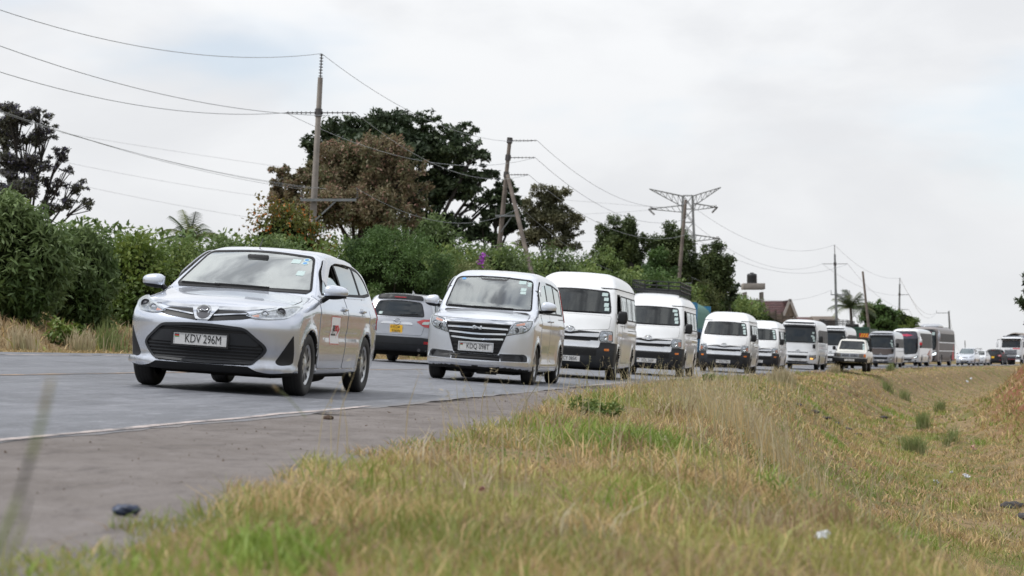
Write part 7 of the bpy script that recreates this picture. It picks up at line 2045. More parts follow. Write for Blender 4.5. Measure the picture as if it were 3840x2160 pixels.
def lobe_tree(lobes, d, kind, label, n, size, aspect, sub, crad, base_x, trunk_r, limbs, flat=.6, bark=None, seed=1, droop=.1, depth=.8):
    """tree whose crown is a set of leafy lobes (x, y, rx, ry in 1/2576 photograph units) at distance d"""
    rng = np.random.default_rng(seed)
    bx = P3(base_x * S, 1360, d)
    gz = float(ground_z(bx.x, d))
    root = empty('tree', (bx.x, d, gz)); tag(root, label, 'tree')
    k = S / 8000 * d
    cls, crs, cens = [], [], []
    for (x, y, rx, ry) in lobes:
        c = P3(x * S, y * S, d)
        cen = np.array((c.x - bx.x, rng.normal() * rx * k * .35, c.z - gz)); rad = np.array((rx * k, rx * k * depth, ry * k))
        m = max(4, int(sub * rx * ry / 3000))
        u = unit(m, rng) * (rng.random(m) ** .45)[:, None]
        cls.append(cen + u * rad * .92); crs.append(np.full(m, (rad[0] + rad[2]) / 2 * crad) * (.6 + .8 * rng.random(m))); cens.append(cen)
    cl, cr = np.concatenate(cls), np.concatenate(crs)
    crown('crown', root, LM[kind], cl, cr, n, size, aspect, rng, flat, droop)
    tb = MB()
    zlo = min(c[2] for c in cens)
    fork = np.array((cens[0][0] * .1, 0, zlo * .55))
    tb.tube([(0, 0, -.5), tuple(fork * .5 + np.array((.08, 0, 0))), tuple(fork)], trunk_r, 8, r1=trunk_r * .8)
    for cen in cens:
        mid = fork * .45 + cen * .55; mid[2] -= .06 * np.linalg.norm(cen - fork)
        tb.tube([tuple(fork - np.array((0, 0, .2))), tuple(fork * .8 + mid * .2 + rng.normal(size=3) * .1), tuple(mid), tuple(cen)], trunk_r * .5, 6, r1=trunk_r * .16)
    for q in rng.choice(len(cl), min(limbs, len(cl)), replace=False):
        e = cl[q]; c0 = min(cens, key=lambda c: np.linalg.norm(c - e))
        tb.tube([tuple(c0 * .75 + fork * .25), tuple(c0 * .4 + e * .6 + rng.normal(size=3) * .12), tuple(e)], trunk_r * .16, 5, r1=trunk_r * .04)
    tb.build('trunk', bark or M_darkbark, root)
    return root
lobe_tree([(40, 290, 62, 34), (95, 285, 40, 28), (0, 335, 45, 40), (118, 330, 36, 26), (60, 350, 50, 30), (148, 385, 34, 26), (20, 410, 60, 40), (95, 410, 46, 30), (165, 430, 26, 18), (50, 470, 60, 36), (130, 465, 40, 26), (190, 470, 34, 22), (10, 520, 46, 34), (205, 512, 34, 18), (140, 520, 44, 24)], 62, 'jaca',
          'dark open-branched tree at the left edge against the sky', 24000, .095, .40, 40, .30, 48, .12, 150, .65, seed=5)
lobe_tree([(820, 372, 70, 45), (890, 330, 85, 42), (985, 300, 90, 34), (1065, 300, 46, 30), (1020, 350, 110, 50), (1150, 325, 56, 36), (1110, 380, 90, 50), (1195, 385, 50, 38), (940, 400, 130, 70), (1220, 440, 42, 34), (1140, 450, 90, 44), (1040, 470, 110, 60), (850, 450, 90, 60), (1195, 500, 60, 32), (1070, 550, 80, 40), (1150, 575, 70, 34), (1240, 505, 40, 30)], 112, 'dark',
          'huge dark spreading tree behind the brown tree', 52000, .27, .45, 34, .27, 1050, .36, 60, .55, seed=12)
lobe_tree([(1262, 480, 36, 34), (1250, 540, 50, 38), (1285, 560, 40, 40), (1215, 590, 50, 36), (1290, 500, 26, 26)], 112, 'dark', 'dark lower limb mass right of the huge dark tree', 9500, .26, .45, 34, .28, 1225, .25, 26, .55, seed=14)
lobe_tree([(870, 385, 86, 50), (950, 380, 84, 48), (800, 440, 70, 52), (910, 450, 120, 70), (1010, 440, 66, 60), (1050, 490, 42, 60), (840, 520, 110, 60), (960, 530, 110, 60), (1060, 420, 22, 30)], 88, 'brown', 'brown-leaved rounded tree in front of the huge dark tree', 36000, .165, .42, 40, .22, 900, .22, 90, .85, M_bark, 17)
lobe_tree([(712, 435, 36, 28), (690, 470, 34, 30), (745, 470, 44, 40), (720, 510, 52, 34), (780, 440, 34, 34)], 88, 'brown', 'smaller brown tree left of the nearest pole', 9500, .15, .42, 40, .24, 735, .14, 50, .8, M_bark, 19)
lobe_tree([(1360, 482, 34, 26), (1400, 500, 44, 34), (1340, 525, 40, 30), (1430, 540, 34, 30), (1385, 560, 56, 34), (1445, 580, 24, 22), (1350, 600, 46, 30), (1420, 610, 46, 26)], 125, 'gum', 'grey-olive gum-like tree between the propped pole and the conifers', 16000, .21, .35, 44, .34, 1385, .15, 40, .75, seed=23)
def cone(cl, cr, cen, rad, rng):
    h = (cl[:, 2] - (cen[2] - rad[2])) / (2 * rad[2])
    s = np.clip(1.35 * (1 - h) ** .6 + .10, .1, 1.0)
    cl = cl.copy(); cl[:, 0] = cen[0] + (cl[:, 0] - cen[0]) * s * 1.15; cl[:, 1] *= s
    return cl, cr
tree(1490, 1625, 532, 760, 152, 'conifer', 'left broad conifer with several pointed tops', 22000, .24, .4, k=170, crad=.15, flat=1.0, spread=.4, limbs=8, core=.62, seed=31)
tree(1572, 1602, 520, 680, 151, 'conifer', 'pointed conifer tip at the right of the left broad conifer', 2500, .28, .4, k=36, crad=.3, flat=1.0, spread=.2, limbs=4, seed=32, shape=cone)
tree(1612, 1762, 550, 770, 152, 'conifer', 'middle conifer directly left of the third pole', 22000, .24, .4, k=120, crad=.18, flat=.9, spread=.3, limbs=8, core=.6, seed=33, shape=cone)
tree(1735, 1855, 592, 800, 155, 'conifer', 'dark conifer right of the third pole', 15000, .24, .4, k=90, crad=.19, flat=.9, spread=.3, limbs=8, core=.55, seed=34, shape=cone)
tree(1615, 1700, 610, 780, 146, 'fine', 'low yellow-green conifer in front of the middle conifer', 8000, .22, .4, k=50, crad=.22, flat=.9, spread=.3, limbs=5, core=.5, seed=35, shape=cone)
tree(1800, 1862, 690, 770, 158, 'dark', 'small dark tree at the right foot of the conifers', 2600, .28, .4, k=32, crad=.25, limbs=6, seed=36)
tree(2160, 2262, 755, 850, 216, 'fine', 'rounded dense green tree right of the palm', 9000, .26, .45, k=90, crad=.2, flat=.9, spread=.4, limbs=8, core=.72, seed=41)
tree(2236, 2312, 784, 850, 222, 'bright', 'lower yellow-green tree behind the grey minibus', 6000, .26, .45, k=60, crad=.22, flat=.9, spread=.4, limbs=8, core=.7, seed=42)
tree(2556, 2760, 655, 860, 95, 'dark', 'dark leafy bough reaching in at the right edge', 4200, .24, .4, k=60, crad=.17, flat=.5, limbs=40, spread=.5, base_x=2665, trunk_r=.2, seed=44)

def palm(x, yb, yt, d, label, nf=16, L=2.2, seed=3):
    rng = np.random.default_rng(seed)
    b = P3(x * S, yb * S, d); t = P3(x * S, yt * S, d)
    gz = float(ground_z(b.x, d))
    root = empty('palm_tree', (b.x, d, gz)); tag(root, label, 'tree')
    hz = t.z - gz - L * .55
    MB().tube([(0, 0, -.3), (.1, 0, hz * .5), (0, 0, hz)], .17, 8, r1=.12).build('trunk', M_bark, root)
    for i in range(nf):
        a = 2 * math.pi * i / nf + rng.random() * .4
        el = rng.uniform(.15, 1.25)
        V, F = [], []
        pts = []
        for j in range(9):
            u = j / 8
            r = L * u * math.cos(el) * (1 - .1 * u); z = hz + L * (u * math.sin(el) - .55 * u * u * (1.1 - el * .5))
            pts.append(np.array((r * math.cos(a), r * math.sin(a), z)))
        sd = np.array((-math.sin(a), math.cos(a), 0))
        for j in range(1, 9):
            for s_ in (-1, 1):
                for q in (0, .5):
                    p0 = pts[j] * (1 - q) + pts[j - 1] * q
                    ln = L * .32 * (1 - .5 * abs(j / 8 - .45))
                    tip = p0 + sd * s_ * ln * .75 + (pts[j] - pts[j - 1]) * .9 - np.array((0, 0, ln * .45))
                    w = (pts[j] - pts[j - 1]) * .16
                    k0 = len(V)
                    V += [tuple(p0 - w), tuple(p0 + w), tuple(tip)]
                    F.append((k0, k0 + 1, k0 + 2))
        mb = MB().add(V, F); mb.tube([tuple(p) for p in pts], .03, 4, r1=.01)
        mb.build('frond', LM['dark'] if i % 3 else LM['olive'], root, smooth=False)
    return root
palm(2140, 850, 736, 205, 'palm tree beside the fourth pole above the old pickup', 26, 2.7, 3)
palm(478, 700, 540, 72, 'palm fronds showing above the hedge left of the estate car', 16, 1.5, 6)

# wood on the right of the ditch, outside the picture but mirrored in the sides of the convoy
def right_wood():
    rng = np.random.default_rng(17)
    k = 150
    d = 16 + rng.random(k) * 175
    X = np.maximum(d * .33 + 7, X_of(26 + d * 0, d)) + rng.random(k) * 16
    cl = np.stack([X, d, ground_z(X, d) + 1.0 + rng.random(k) * 7.5], 1)
    cr = 1.6 + 1.3 * rng.random(k)
    o = crown('roadside_wood', None, LM['mid'], cl, cr, 14000, .72, .5, rng, .8)
    tag(o, 'wood right of the ditch, mirrored in the sides of the convoy', 'wood', kind='stuff')
right_wood()

# blossoms on the olive shrub above the minivan
for i, (x, y) in enumerate(((1212, 652), (1216, 643), (1209, 662))):
    rng = np.random.default_rng(60 + i)
    d = dsolve(1215 * S, -10.0)
    c = np.array(P3(x * S, y * S, d))
    V, F = leaves(c + rng.normal(size=(30, 3)) * .07, unit(30, rng), .08, .8, rng)
    o = mk_fast('blossom_cluster', V, F, M_purple)
    tag(o, ('purple blossom cluster in the hedge above the silver minivan, the %s of three' % ('middle one', 'highest', 'lowest')[i]), 'flower', 'purple blossoms in the hedge')

# ================================================================ grass
GM = {
    'dry': leaf_mat("dry_grass", (0.554, 0.416, 0.201), (0.406, 0.294, 0.131), (0.455, 0.322, 0.156), .3),
    'olive': leaf_mat("olive_grass", (0.266, 0.282, 0.079), (0.366, 0.341, 0.117), (0.201, 0.224, 0.056), .3),
    'green': leaf_mat("fresh_grass", (0.184, 0.269, 0.045), (0.267, 0.349, 0.076), (0.156, 0.224, 0.040), .35),
    'rust': leaf_mat("rusty_grass", (0.292, 0.210, 0.117), (0.367, 0.268, 0.153), (0.238, 0.169, 0.092), .3),
    'pale': leaf_mat("pale_tall_grass", (0.475, 0.399, 0.275), (0.361, 0.304, 0.190), (0.285, 0.266, 0.142), .3),
    'tuft': leaf_mat("tuft_grass", (0.150, 0.204, 0.060), (0.225, 0.264, 0.102), (0.263, 0.264, 0.132), .3),
    'weed': leaf_mat("low_weed_leaves", (0.153, 0.208, 0.056), (0.255, 0.288, 0.088), (0.119, 0.160, 0.045), .3),
    'gold': leaf_mat("golden_grass", (0.40, 0.31, 0.155), (0.33, 0.25, 0.12), (0.36, 0.27, 0.13), .3),
}
def blades(X, d, h, w, rng, lean=.45, zoff=-.02, bias=(0, 0)):
    n = len(X)
    Z = ground_z(X, d) + zoff
    B = np.stack([X, d, Z], 1)
    a = rng.random(n) * 2 * math.pi
    ld = np.stack([np.cos(a), np.sin(a), np.zeros(n)], 1) * (lean * rng.random(n) ** .8)[:, None] + np.array((bias[0], bias[1], 0))
    b = rng.random(n) * 2 * math.pi
    sd = np.stack([np.cos(b), np.sin(b), np.zeros(n)], 1)
    sd[:, 0] += .3 * np.sign(sd[:, 0])
    h = h[:, None]; w = np.broadcast_to(w, (n,))[:, None]
    up = np.array((0, 0, 1.))
    M = B + (up * .55 + ld * .28) * h; T = B + (up * .92 + ld * 1.05) * h
    V = np.empty((n, 6, 3))
    V[:, 0] = B - sd * w; V[:, 1] = B + sd * w; V[:, 2] = M + sd * w * .8; V[:, 3] = M - sd * w * .8; V[:, 4] = T + sd * w * .15; V[:, 5] = T - sd * w * .15
    k = np.arange(n)[:, None] * 6
    F = np.concatenate([k + np.array([0, 1, 2, 3]), k + np.array([3, 2, 4, 5])], 0)
    return V.reshape(-1, 3), F

class GrassBin:
    def __init__(s): s.d = {}
    def add(s, kind, V, F):
        e = s.d.setdefault(kind, [[], [], 0]); e[0].append(V); e[1].append(F + e[2]); e[2] += len(V)
GB = GrassBin()
def sow(n, d0, d1, p0, p1, hr, wr, power=1.0, far=False, seed=0, hfun=None, kindf=None):
    rng = np.random.default_rng(seed)
    d = d0 + (d1 - d0) * rng.random(n) ** power
    p = p0(d) + (p1(d) - p0(d)) * rng.random(n)
    X = X_of(p, d)
    # keep what the camera could see, plus a margin
    vis = (X / d > -.29) & (X / d < .29) & (fbm(X * 2.6, d * 1.9, 95) + .35 * fbm(X * 9, d * 7, 97) > .30 + .38 * rng.random(n))
    X, d, p = X[vis], d[vis], p[vis]
    n = len(X)
    h = hr[0] + (hr[1] - hr[0]) * rng.random(n) ** 1.6
    if hfun is not None: h = h * hfun(X, d, p)
    w = wr[0] + (wr[1] - wr[0]) * rng.random(n)
    m1, m2, m3 = fbm(X * .8, d * .55, 71), fbm(X * 1.7, d * 1.1, 75), rng.random(n)
    kind = np.where(m3 < .64, 0, 1)
    kind = np.where((m1 > .545) & (m3 < .5), 1, kind)
    kind = np.where((m2 > .66) & (m3 < .40), 2, kind)
    kind = np.where((m2 < .40) & (m3 > .60), 3, kind)
    kind = np.where((m1 < .45) & (m3 > .62), 3, kind)
    if kindf is not None: kind = kindf(X, d, p, kind, rng)
    for i, nm in enumerate(('dry', 'olive', 'green', 'rust', 'gold')):
        s = kind == i
        if s.any():
            V, F = blades(X[s], d[s], h[s], w[s], rng, 1.35 if i in (0, 3) else .95)
            GB.add(nm, V, F)
_nearh = lambda X, d, p: .3 + 1.5 * fbm(X * 1.1, d * .8, 81) ** 1.5
def _near_kind(X, d, p, kind, rng):
    k = kind.copy()
    # fresher turf at the lower left
    g = (d < 8.5) & (X < -.1) & (rng.random(len(X)) < .22 * np.clip((.1 - X) / .8, 0, 1) + .04)
    k = np.where(g & (rng.random(len(X)) < .5), 2, np.where(g, 1, k))
    return k
E0 = lambda d: sw(d) + .03 - .28 * vnoise(np.asarray(d) * 2.2, np.asarray(d) * 0, 83)
sow(90000, 3.6, 11, E0, lambda d: pr(d) + 1.8, (.025, .105), (.0012, .0027), 1.1, seed=1, hfun=_nearh, kindf=_near_kind)
sow(80000, 10, 26, E0, lambda d: pr(d) + 4.5, (.03, .125), (.0018, .004), 1.1, seed=2, hfun=_nearh)
sow(58000, 24, 70, E0, lambda d: pr(d) + 8.0, (.05, .17), (.004, .010), 1.2, seed=3, hfun=_nearh)
sow(26000, 66, 235, E0, lambda d: pr(d) + 12.0, (.04, .15), (.014, .03), 1.3, seed=4)
# far side of the road: cut golden edge, then rough brown grass up to the hedge
sow(9000, 22, 130, lambda d: FE - .75 + d * 0, lambda d: FE + .02 + d * 0, (.03, .09), (.006, .012), 1.3, seed=5, kindf=lambda X, d, p, k, r: np.where(r.random(len(X)) < .8, 4, 0))
sow(26000, 22, 190, lambda d: FE - 4.6 + d * 0, lambda d: FE - .65 + d * 0, (.08, .24), (.007, .016), 1.5, seed=6, kindf=lambda X, d, p, k, r: np.where(r.random(len(X)) < .7, 3, k))
sow(9000, 120, 230, lambda d: FE - 14 + d * 0, lambda d: FE - 1 + d * 0, (.2, .6), (.02, .04), 1.0, seed=7)

sow(7000, 55, 130, lambda d: 8.0 + d * 0, lambda d: 15.5 + d * 0, (.10, .34), (.010, .022), 1.0, seed=9, kindf=lambda X, d, p, k, r: np.where(k == 2, 1, k))

def ground_hit(px, py):
    """point of the ground seen at photograph position (px, py) (3840 wide)"""
    u, w = (px - 1920) / 8000, (1360 - py) / 8000
    d = np.concatenate([np.arange(2.5, 60, .05), np.arange(60, 300, .5)])
    z = CAM_Z + w * d
    g = ground_z(u * d, d)
    i = int(np.argmax(z <= g)) if (z <= g).any() else len(d) - 1
    return float(u * d[i]), float(d[i]), float(g[i])
# bright patches of fresh grass
for i, (px, py, rx, ry, n, h) in enumerate(((2290, 1625, .28, .9, 260, .12), (2400, 1640, .30, .9, 320, .13), (2480, 1660, .22, .7, 200, .12), (2060, 1590, .25, 1.2, 160, .10), (1000, 2070, .14, .3, 220, .10), (1120, 2100, .12, .3, 150, .10), (650, 2130, .3, .5, 110, .07), (300, 2110, .25, .4, 80, .06),
                                            (2960, 1850, .18, .6, 170, .13), (3080, 1890, .2, .6, 240, .14), (3200, 1930, .22, .6, 320, .15), (3330, 1975, .22, .6, 320, .15), (3450, 2020, .2, .5, 240, .13), (3350, 1530, .5, 2.5, 260, .16), (3050, 1500, .4, 2.0, 220, .15), (3130, 1640, .3, 1.2, 200, .14), (2200, 1650, .22, .7, 140, .1))):
    rng = np.random.default_rng(200 + i)
    X0, d0, _ = ground_hit(px, py + 25)
    Xs, ds = X0 + rng.normal(size=n) * rx * .5, d0 + rng.normal(size=n) * ry * .5
    V, F = blades(Xs, ds, h * (.4 + .9 * rng.random(n)), .0028 + .002 * rng.random(n) + d0 * .0001, rng, .8)
    GB.add('green', V, F)
# lumps in the sward: small clumps, straw tangles and low broad-leaved weeds
rng = np.random.default_rng(250)
n = 620
dc = 4.2 + rng.random(n) ** 1.4 * 95
pc = sw(dc) + .15 + rng.random(n) * np.interp(dc, [4, 12, 30, 100], [2.6, 5.0, 9.0, 11.0])
Xc_ = X_of(pc, dc)
ok = np.abs(Xc_ / dc) < .27
for X0, d0, r in zip(Xc_[ok], dc[ok], rng.random(ok.sum())):
    m = int(16 + 14 * rng.random())
    kd = ('dry', 'olive', 'pale', 'rust', 'olive', 'dry', 'green')[int(r * 6.999)] if d0 > 7 else ('dry', 'olive', 'rust')[int(r * 2.999)]
    sz = .06 + .05 * rng.random() + d0 * .0006
    V, F = blades(X0 + rng.normal(size=m) * sz, d0 + rng.normal(size=m) * sz, (.09 + .14 * rng.random()) * (.5 + .7 * rng.random(m)), .0016 + .00013 * d0 + .001 * rng.random(m), rng, 1.0)
    GB.add(kd, V, F)
n = 240
dc = 11 + rng.random(n) ** 1.3 * 64
pc = sw(dc) + .2 + rng.random(n) * np.interp(dc, [4, 12, 30, 100], [2.6, 5.0, 9.0, 11.0])
Xc_ = X_of(pc, dc)
for X0, d0 in zip(Xc_, dc):
    if abs(X0 / d0) > .27: continue
    m = 26; sp = .05 + .06 * rng.random() + d0 * .0012
    Xs, ds = X0 + rng.normal(size=m) * sp, d0 + rng.normal(size=m) * sp
    C = np.stack([Xs, ds, ground_z(Xs, ds) + .02 + .07 * rng.random(m)], 1)
    V, F = leaves(C, np.tile(np.array((0, 0, 1.)), (m, 1)), .018 + d0 * .0008, .4, rng, .3)
    GB.add('weed', V, F)
# thin seed stems standing above the sward
rng = np.random.default_rng(300)
n = 620
d = 9 + rng.random(n) ** 1.1 * 55
p = sw(d) + rng.random(n) * 3.0
V, F = blades(X_of(p, d), d, .22 + .38 * rng.random(n), .0016 + .00009 * d, rng, .5)
GB.add('pale', V, F)
tops = V.reshape(-1, 6, 3)[:, 4]
hn = 5
C = np.repeat(tops, hn, 0) + rng.normal(size=(len(tops) * hn, 3)) * np.array((.006, .006, .03))
Vh, Fh = leaves(C, unit(len(C), rng), .028, .16, rng, .0)
GB.add('pale', Vh, Fh)
# pale tall grass waving on the crest of the verge
for i, (px, py, r, n, h) in enumerate(((2560, 1520, 1.3, 130, .34), (2640, 1560, 1.0, 190, .42), (2720, 1600, .8, 220, .48), (2780, 1640, .6, 260, .5), (2850, 1680, .5, 220, .46), (2900, 1720, .4, 150, .4), (2950, 1760, .35, 110, .36), (2480, 1500, 1.5, 90, .3), (2800, 1560, .9, 160, .42), (3000, 1820, .3, 80, .32))):
    rng = np.random.default_rng(400 + i)
    X0, d0, _ = ground_hit(px, py)
    Xs, ds = X0 + rng.normal(size=n) * .32 * r ** .5, d0 + rng.normal(size=n) * r
    V, F = blades(Xs, ds, h * (.5 + .7 * rng.random(n)), .0012 + .0012 * rng.random(n), rng, .55, bias=(-.14, 0))
    GB.add('pale' if i % 3 else 'dry', V, F)
    tp = V.reshape(-1, 6, 3)[::2, 4]
    C = np.repeat(tp, 4, 0) + rng.normal(size=(len(tp) * 4, 3)) * np.array((.005, .005, .03))
    Vh, Fh = leaves(C, np.tile(np.array((0, 0, 1.)), (len(C), 1)), .035, .14, rng, -.8)
    GB.add('pale', Vh, Fh)
for kind, (Vs, Fs, _) in GB.d.items():
    o = mk_fast('grass', np.concatenate(Vs), np.concatenate(Fs), GM[kind])
    tag(o, {'dry': 'tan dry grass covering the verges', 'olive': 'olive green grass mixed into the verges', 'green': 'patches of fresh bright green grass on the near verge',
            'rust': 'rusty brown grass and seed heads on the verges', 'gold': 'golden mown grass edge beyond the far side of the road', 'pale': 'pale thin seed stems above the near verge', 'weed': 'low broad-leaved weeds scattered through the near verge'}[kind], 'grass', kind='stuff')

def tuft(px, py, h, n, r, kind, label, w=.004, lean=.7, name='grass_tuft', bias=(0, 0)):
    X0, d0, z0 = ground_hit(px, py)
    rng = np.random.default_rng(int(px + py))
    V, F = blades(X0 + rng.normal(size=n) * r * .4, d0 + rng.normal(size=n) * r * .4, h * (.55 + .6 * rng.random(n)), w + .002 * rng.random(n), rng, lean, bias=bias)
    V = V - np.array((X0, d0, z0))
    o = mk_fast(name, V, F, GM[kind]); o.location = (X0, d0, z0)
    tag(o, label, 'grass tuft')
tuft(3425, 1705, .52, 420, .34, 'tuft', 'large dark green grass tuft on the ditch slope, nearest of the tufts', .005)
tuft(3460, 1610, .7, 240, .34, 'tuft', 'pale green tall tuft just behind the large dark green tuft', .005, .5)
tuft(3560, 1655, .5, 130, .3, 'tuft', 'small green tuft right of the large dark green tuft', .005)
tuft(3525, 1545, .62, 170, .4, 'tuft', 'rounded grey-green tuft in the ditch beyond the tall pale tuft', .006)
tuft(3330, 1470, .55, 150, .35, 'tuft', 'green tuft high on the ditch slope near the road', .007)
tuft(3390, 1500, .6, 120, .35, 'tuft', 'thin grey-green tuft halfway between the road and the large tuft', .006)
tuft(2930, 1440, .55, 260, .5, 'pale', 'upright dry clump in front of the smallest white van', .006, .4)
tuft(3130, 1400, .5, 180, .35, 'pale', 'dry clump in front of the old pickup', .008, .4)
tuft(3340, 1392, .55, 160, .3, 'tuft', 'upright tuft in front of the silver grey minibus', .009, .3)
for i, (px, py, h, lab) in enumerate(((410, 1318, .62, 'dry reedy clump across the road beside the estate car'), (300, 1318, .42, 'pale stems across the road in the middle of the brown bank'), (80, 1316, .45, 'pale stems across the road at the left edge'))):
    tuft(px, py, h, 120, .35, 'pale' if i else 'tuft', lab, .006, .4)
def weed(px, py, r, kind, label, n=220, size=.12):
    X0, d0, z0 = ground_hit(px, py)
    rng = np.random.default_rng(int(px * 3 + py))
    cl, cr = clumps((0, 0, r * .5), (r, r, r * .7), 14, rng, .5, .4)
    root = empty('weed', (X0, d0, z0)); tag(root, label, 'weed')
    crown('leaves', root, LM[kind], cl, cr, n, size, .45, rng, .8, .1)
    st = MB()
    for i in range(5): st.tube([(0, 0, -.03), tuple(cl[i] * .6), tuple(cl[i])], .008, 4)
    st.build('stem', M_bark, root)
weed(215, 1290, .38, 'bright', 'broad-leaved green weed on the bank across the road', 260, .12)
weed(290, 1265, .25, 'bright', 'small green weed right of the broad-leaved weed across the road', 120, .1)
weed(2190, 1560, .16, 'mid', 'dark green bushy weed at the shoulder, left one of two', 420, .04)
weed(2290, 1575, .16, 'mid', 'dark green bushy weed at the shoulder, right one of two', 420, .04)
weed(2660, 1440, .22, 'mid', 'leafy weed below the red-cloth van at the road edge', 200, .07)

# blurred stem close to the camera at the left, with its seed head
def near_stem(pts, r, label, head=None):
    mb = MB().tube([tuple(P3(x * S, y * S, d)) for x, y, d in pts], r, 5, r1=r * .5)
    root = mb.build('tall_grass', GM['tuft'], None)
    tag(root, label, 'grass')
    if head:
        rng = np.random.default_rng(5)
        a, b = np.array(P3(head[0] * S, head[1] * S, head[4])), np.array(P3(head[2] * S, head[3] * S, head[4]))
        C = a + (b - a) * rng.random((14, 1)) + rng.normal(size=(14, 3)) * .002
        V, F = leaves(C, unit(14, rng), .014, .22, rng)
        mk_fast('seed_head', V, F, GM['rust'], root)
near_stem([(-8, 1400, 2.2), (40, 1280, 2.2), (80, 1150, 2.2), (112, 1040, 2.2), (130, 955, 2.2)], .0042, 'tall out-of-focus grass stem at the lower left', (112, 1040, 130, 955, 2.2))
near_stem([(20, 1420, 2.6), (60, 1330, 2.6), (78, 1250, 2.6)], 0.0035, 'short out-of-focus grass stem beside the tall one at the lower left')
near_stem([(770, 1050, 6.0), (725, 1000, 6.0), (690, 972, 6.0)], .0016, 'leaning stem in front of the estate car shadow', (702, 983, 688, 970, 6.0))
# ================================================================ poles, wires, pylon, buildings
M_concrete = mat("weathered_pole_concrete", (0.25, 0.225, 0.205), .85, var=.15, vscale=2, bump=.15, bscale=30)
M_wood = mat("weathered_pole_wood", (0.17, 0.14, 0.12), .85, var=.2, vscale=2, bump=.2, bscale=30)
M_steel = mat("galvanised_steel", (0.20, 0.21, 0.215), .5, .5, var=.1)
M_insul = mat("insulator_glaze", (0.05, 0.045, 0.045), .3, var=.1)
M_wire = mat("aluminium_wire", (0.34, 0.36, 0.38), .5, .3, var=.05)
def insulator(mb, a, b, r=.05, n=7):
    a, b = Vector(a), Vector(b)
    mb.tube([a, b], r * .35, 6)
    for i in range(n):
        t = (i + .5) / n; p = a.lerp(b, t); dr = (b - a).normalized() * .012
        mb.tube([p - dr, p + dr], r, 8)
ATT = {}
def pole(key, top, bot, d, r, label, arms, pin=None, prop=None, m=None, stay=None):
    """top, bot: photograph positions (2576 wide) of two points of the shaft; arms: list of (height below top, left, right, insulator kind)"""
    T, B = P3(top[0] * S, top[1] * S, d), P3(bot[0] * S, bot[1] * S, d)
    ax = (T - B).normalized()
    gz = float(ground_z(B.x, d))
    base = B - ax * ((B.z - gz + .3) / ax.z)
    root = empty('utility_pole', base); tag(root, label, 'pole')
    loc = lambda p: p - base
    L = (T - base).length
    MB().tube([loc(base), loc(base + ax * L * .5), loc(T)], r, 10, r1=r * .62).build('shaft', m or M_concrete, root)
    att = []
    if pin:
        mb = MB(); insulator(mb, loc(T), loc(T + ax * pin), .07, 8); mb.build('pin_insulator', M_insul, root)
        att.append(T + ax * pin)
    for (dz, l, rr, kind) in arms:
        c = T - ax * dz
        a, b = c + Vector((-l, -.02, 0)), c + Vector((rr, -.02, 0))
        if kind == 'rod':
            mb = MB()
            if l: insulator(mb, loc(c + Vector((-.05, 0, 0))), loc(a), .055, 7)
            if rr: insulator(mb, loc(c + Vector((.05, 0, 0))), loc(b), .055, 7)
            mb.tube([loc(c - ax * .14), loc(c + ax * .14)], r * .9, 8)
            mb.build('rod_insulator', M_insul, root)
        else:
            mb = MB().bar(loc(a + Vector((0, -r, 0))), loc(b + Vector((0, -r, 0))), .09)
            if rr > .5: mb.bar(loc(c - ax * .8 + Vector((0, -r, 0))), loc(c + Vector((rr * .55, -r, 0))), .05)
            arm = mb.build('crossarm', M_steel, root, smooth=False)
            for q in ((a, b) if l > .3 else (b,)):
                ib = MB(); insulator(ib, loc(q + Vector((.04, -r, .03))), loc(q + Vector((.04, -r, .42))), .045, 4); ib.build('insulator', M_insul, arm)
        att += [a, b]
    if prop:
        p0, p1 = P3(prop[0] * S, prop[1] * S, d - .4), P3(prop[2] * S, prop[3] * S, d - 2.5)
        dr = (p1 - p0); p2 = p0 + dr * ((p0.z - float(ground_z(p1.x, p1.y)) + .3) / (-dr.z))
        MB().tube([loc(p0), loc(p2)], r * .62, 8, r1=r * .85).build('prop', M_wood, root)
    ATT[key] = att
    return root
pole(0, (-302, -70), (-304, 500), 52, .145, 'concrete pole beyond the left edge carrying the sweeping wires', [(.75, .25, .25, 'rod'), (1.5, .25, .25, 'rod'), (2.45, .4, .4, 'arm')], pin=.22)
pole(1, (804, 193), (786, 560), 75, .145, 'tall concrete pole with cross rods behind the estate car, nearest pole', [(1.25, 1.15, 1.3, 'rod'), (4.35, .45, 1.5, 'arm')], pin=.85)
pole(2, (1283, 345), (1259, 590), 105, .155, 'leaning pole with a long side prop above the silver minivan', [(.15, 0, 1.35, 'rod'), (1.0, 0, 1.35, 'rod'), (1.85, 0, 1.1, 'rod'), (3.9, .35, .9, 'arm')], prop=(1277, 440, 1335, 680), m=M_wood)
pole(3, (1726, 503), (1708, 705), 150, .17, 'plain leaning pole in front of the conifers, third pole', [(5.9, .9, .9, 'arm')], m=M_wood)
pole(4, (2101, 640), (2104, 790), 200, .15, 'slender pole with short cross rods beside the palm, fourth pole', [(.9, 1.2, 1.2, 'rod'), (3.8, .5, 1.2, 'arm')], pin=.9, m=M_steel)
pole('x', (2171, 683), (2184, 812), 198, .15, 'short bare pole leaning left, in front of the rounded tree', [], m=M_wood)
pole(5, (2264, 715), (2262, 800), 242, .15, 'pole with two short right arms behind the grey minibus', [(1.2, 0, 1.1, 'rod'), (2.9, 0, 1.1, 'rod')], pin=.7, m=M_steel)
pole(6, (2387, 783), (2389, 830), 330, .20, 'far pole with two left arms above the tall coach', [(.3, 2.0, 0, 'arm'), (2.6, 2.0, 0, 'arm')], m=M_steel)
pole(7, (2427, 857), (2428, 895), 520, .16, 'farthest tiny pole above the white saloon car', [(2.2, .9, .9, 'arm')], m=M_steel)

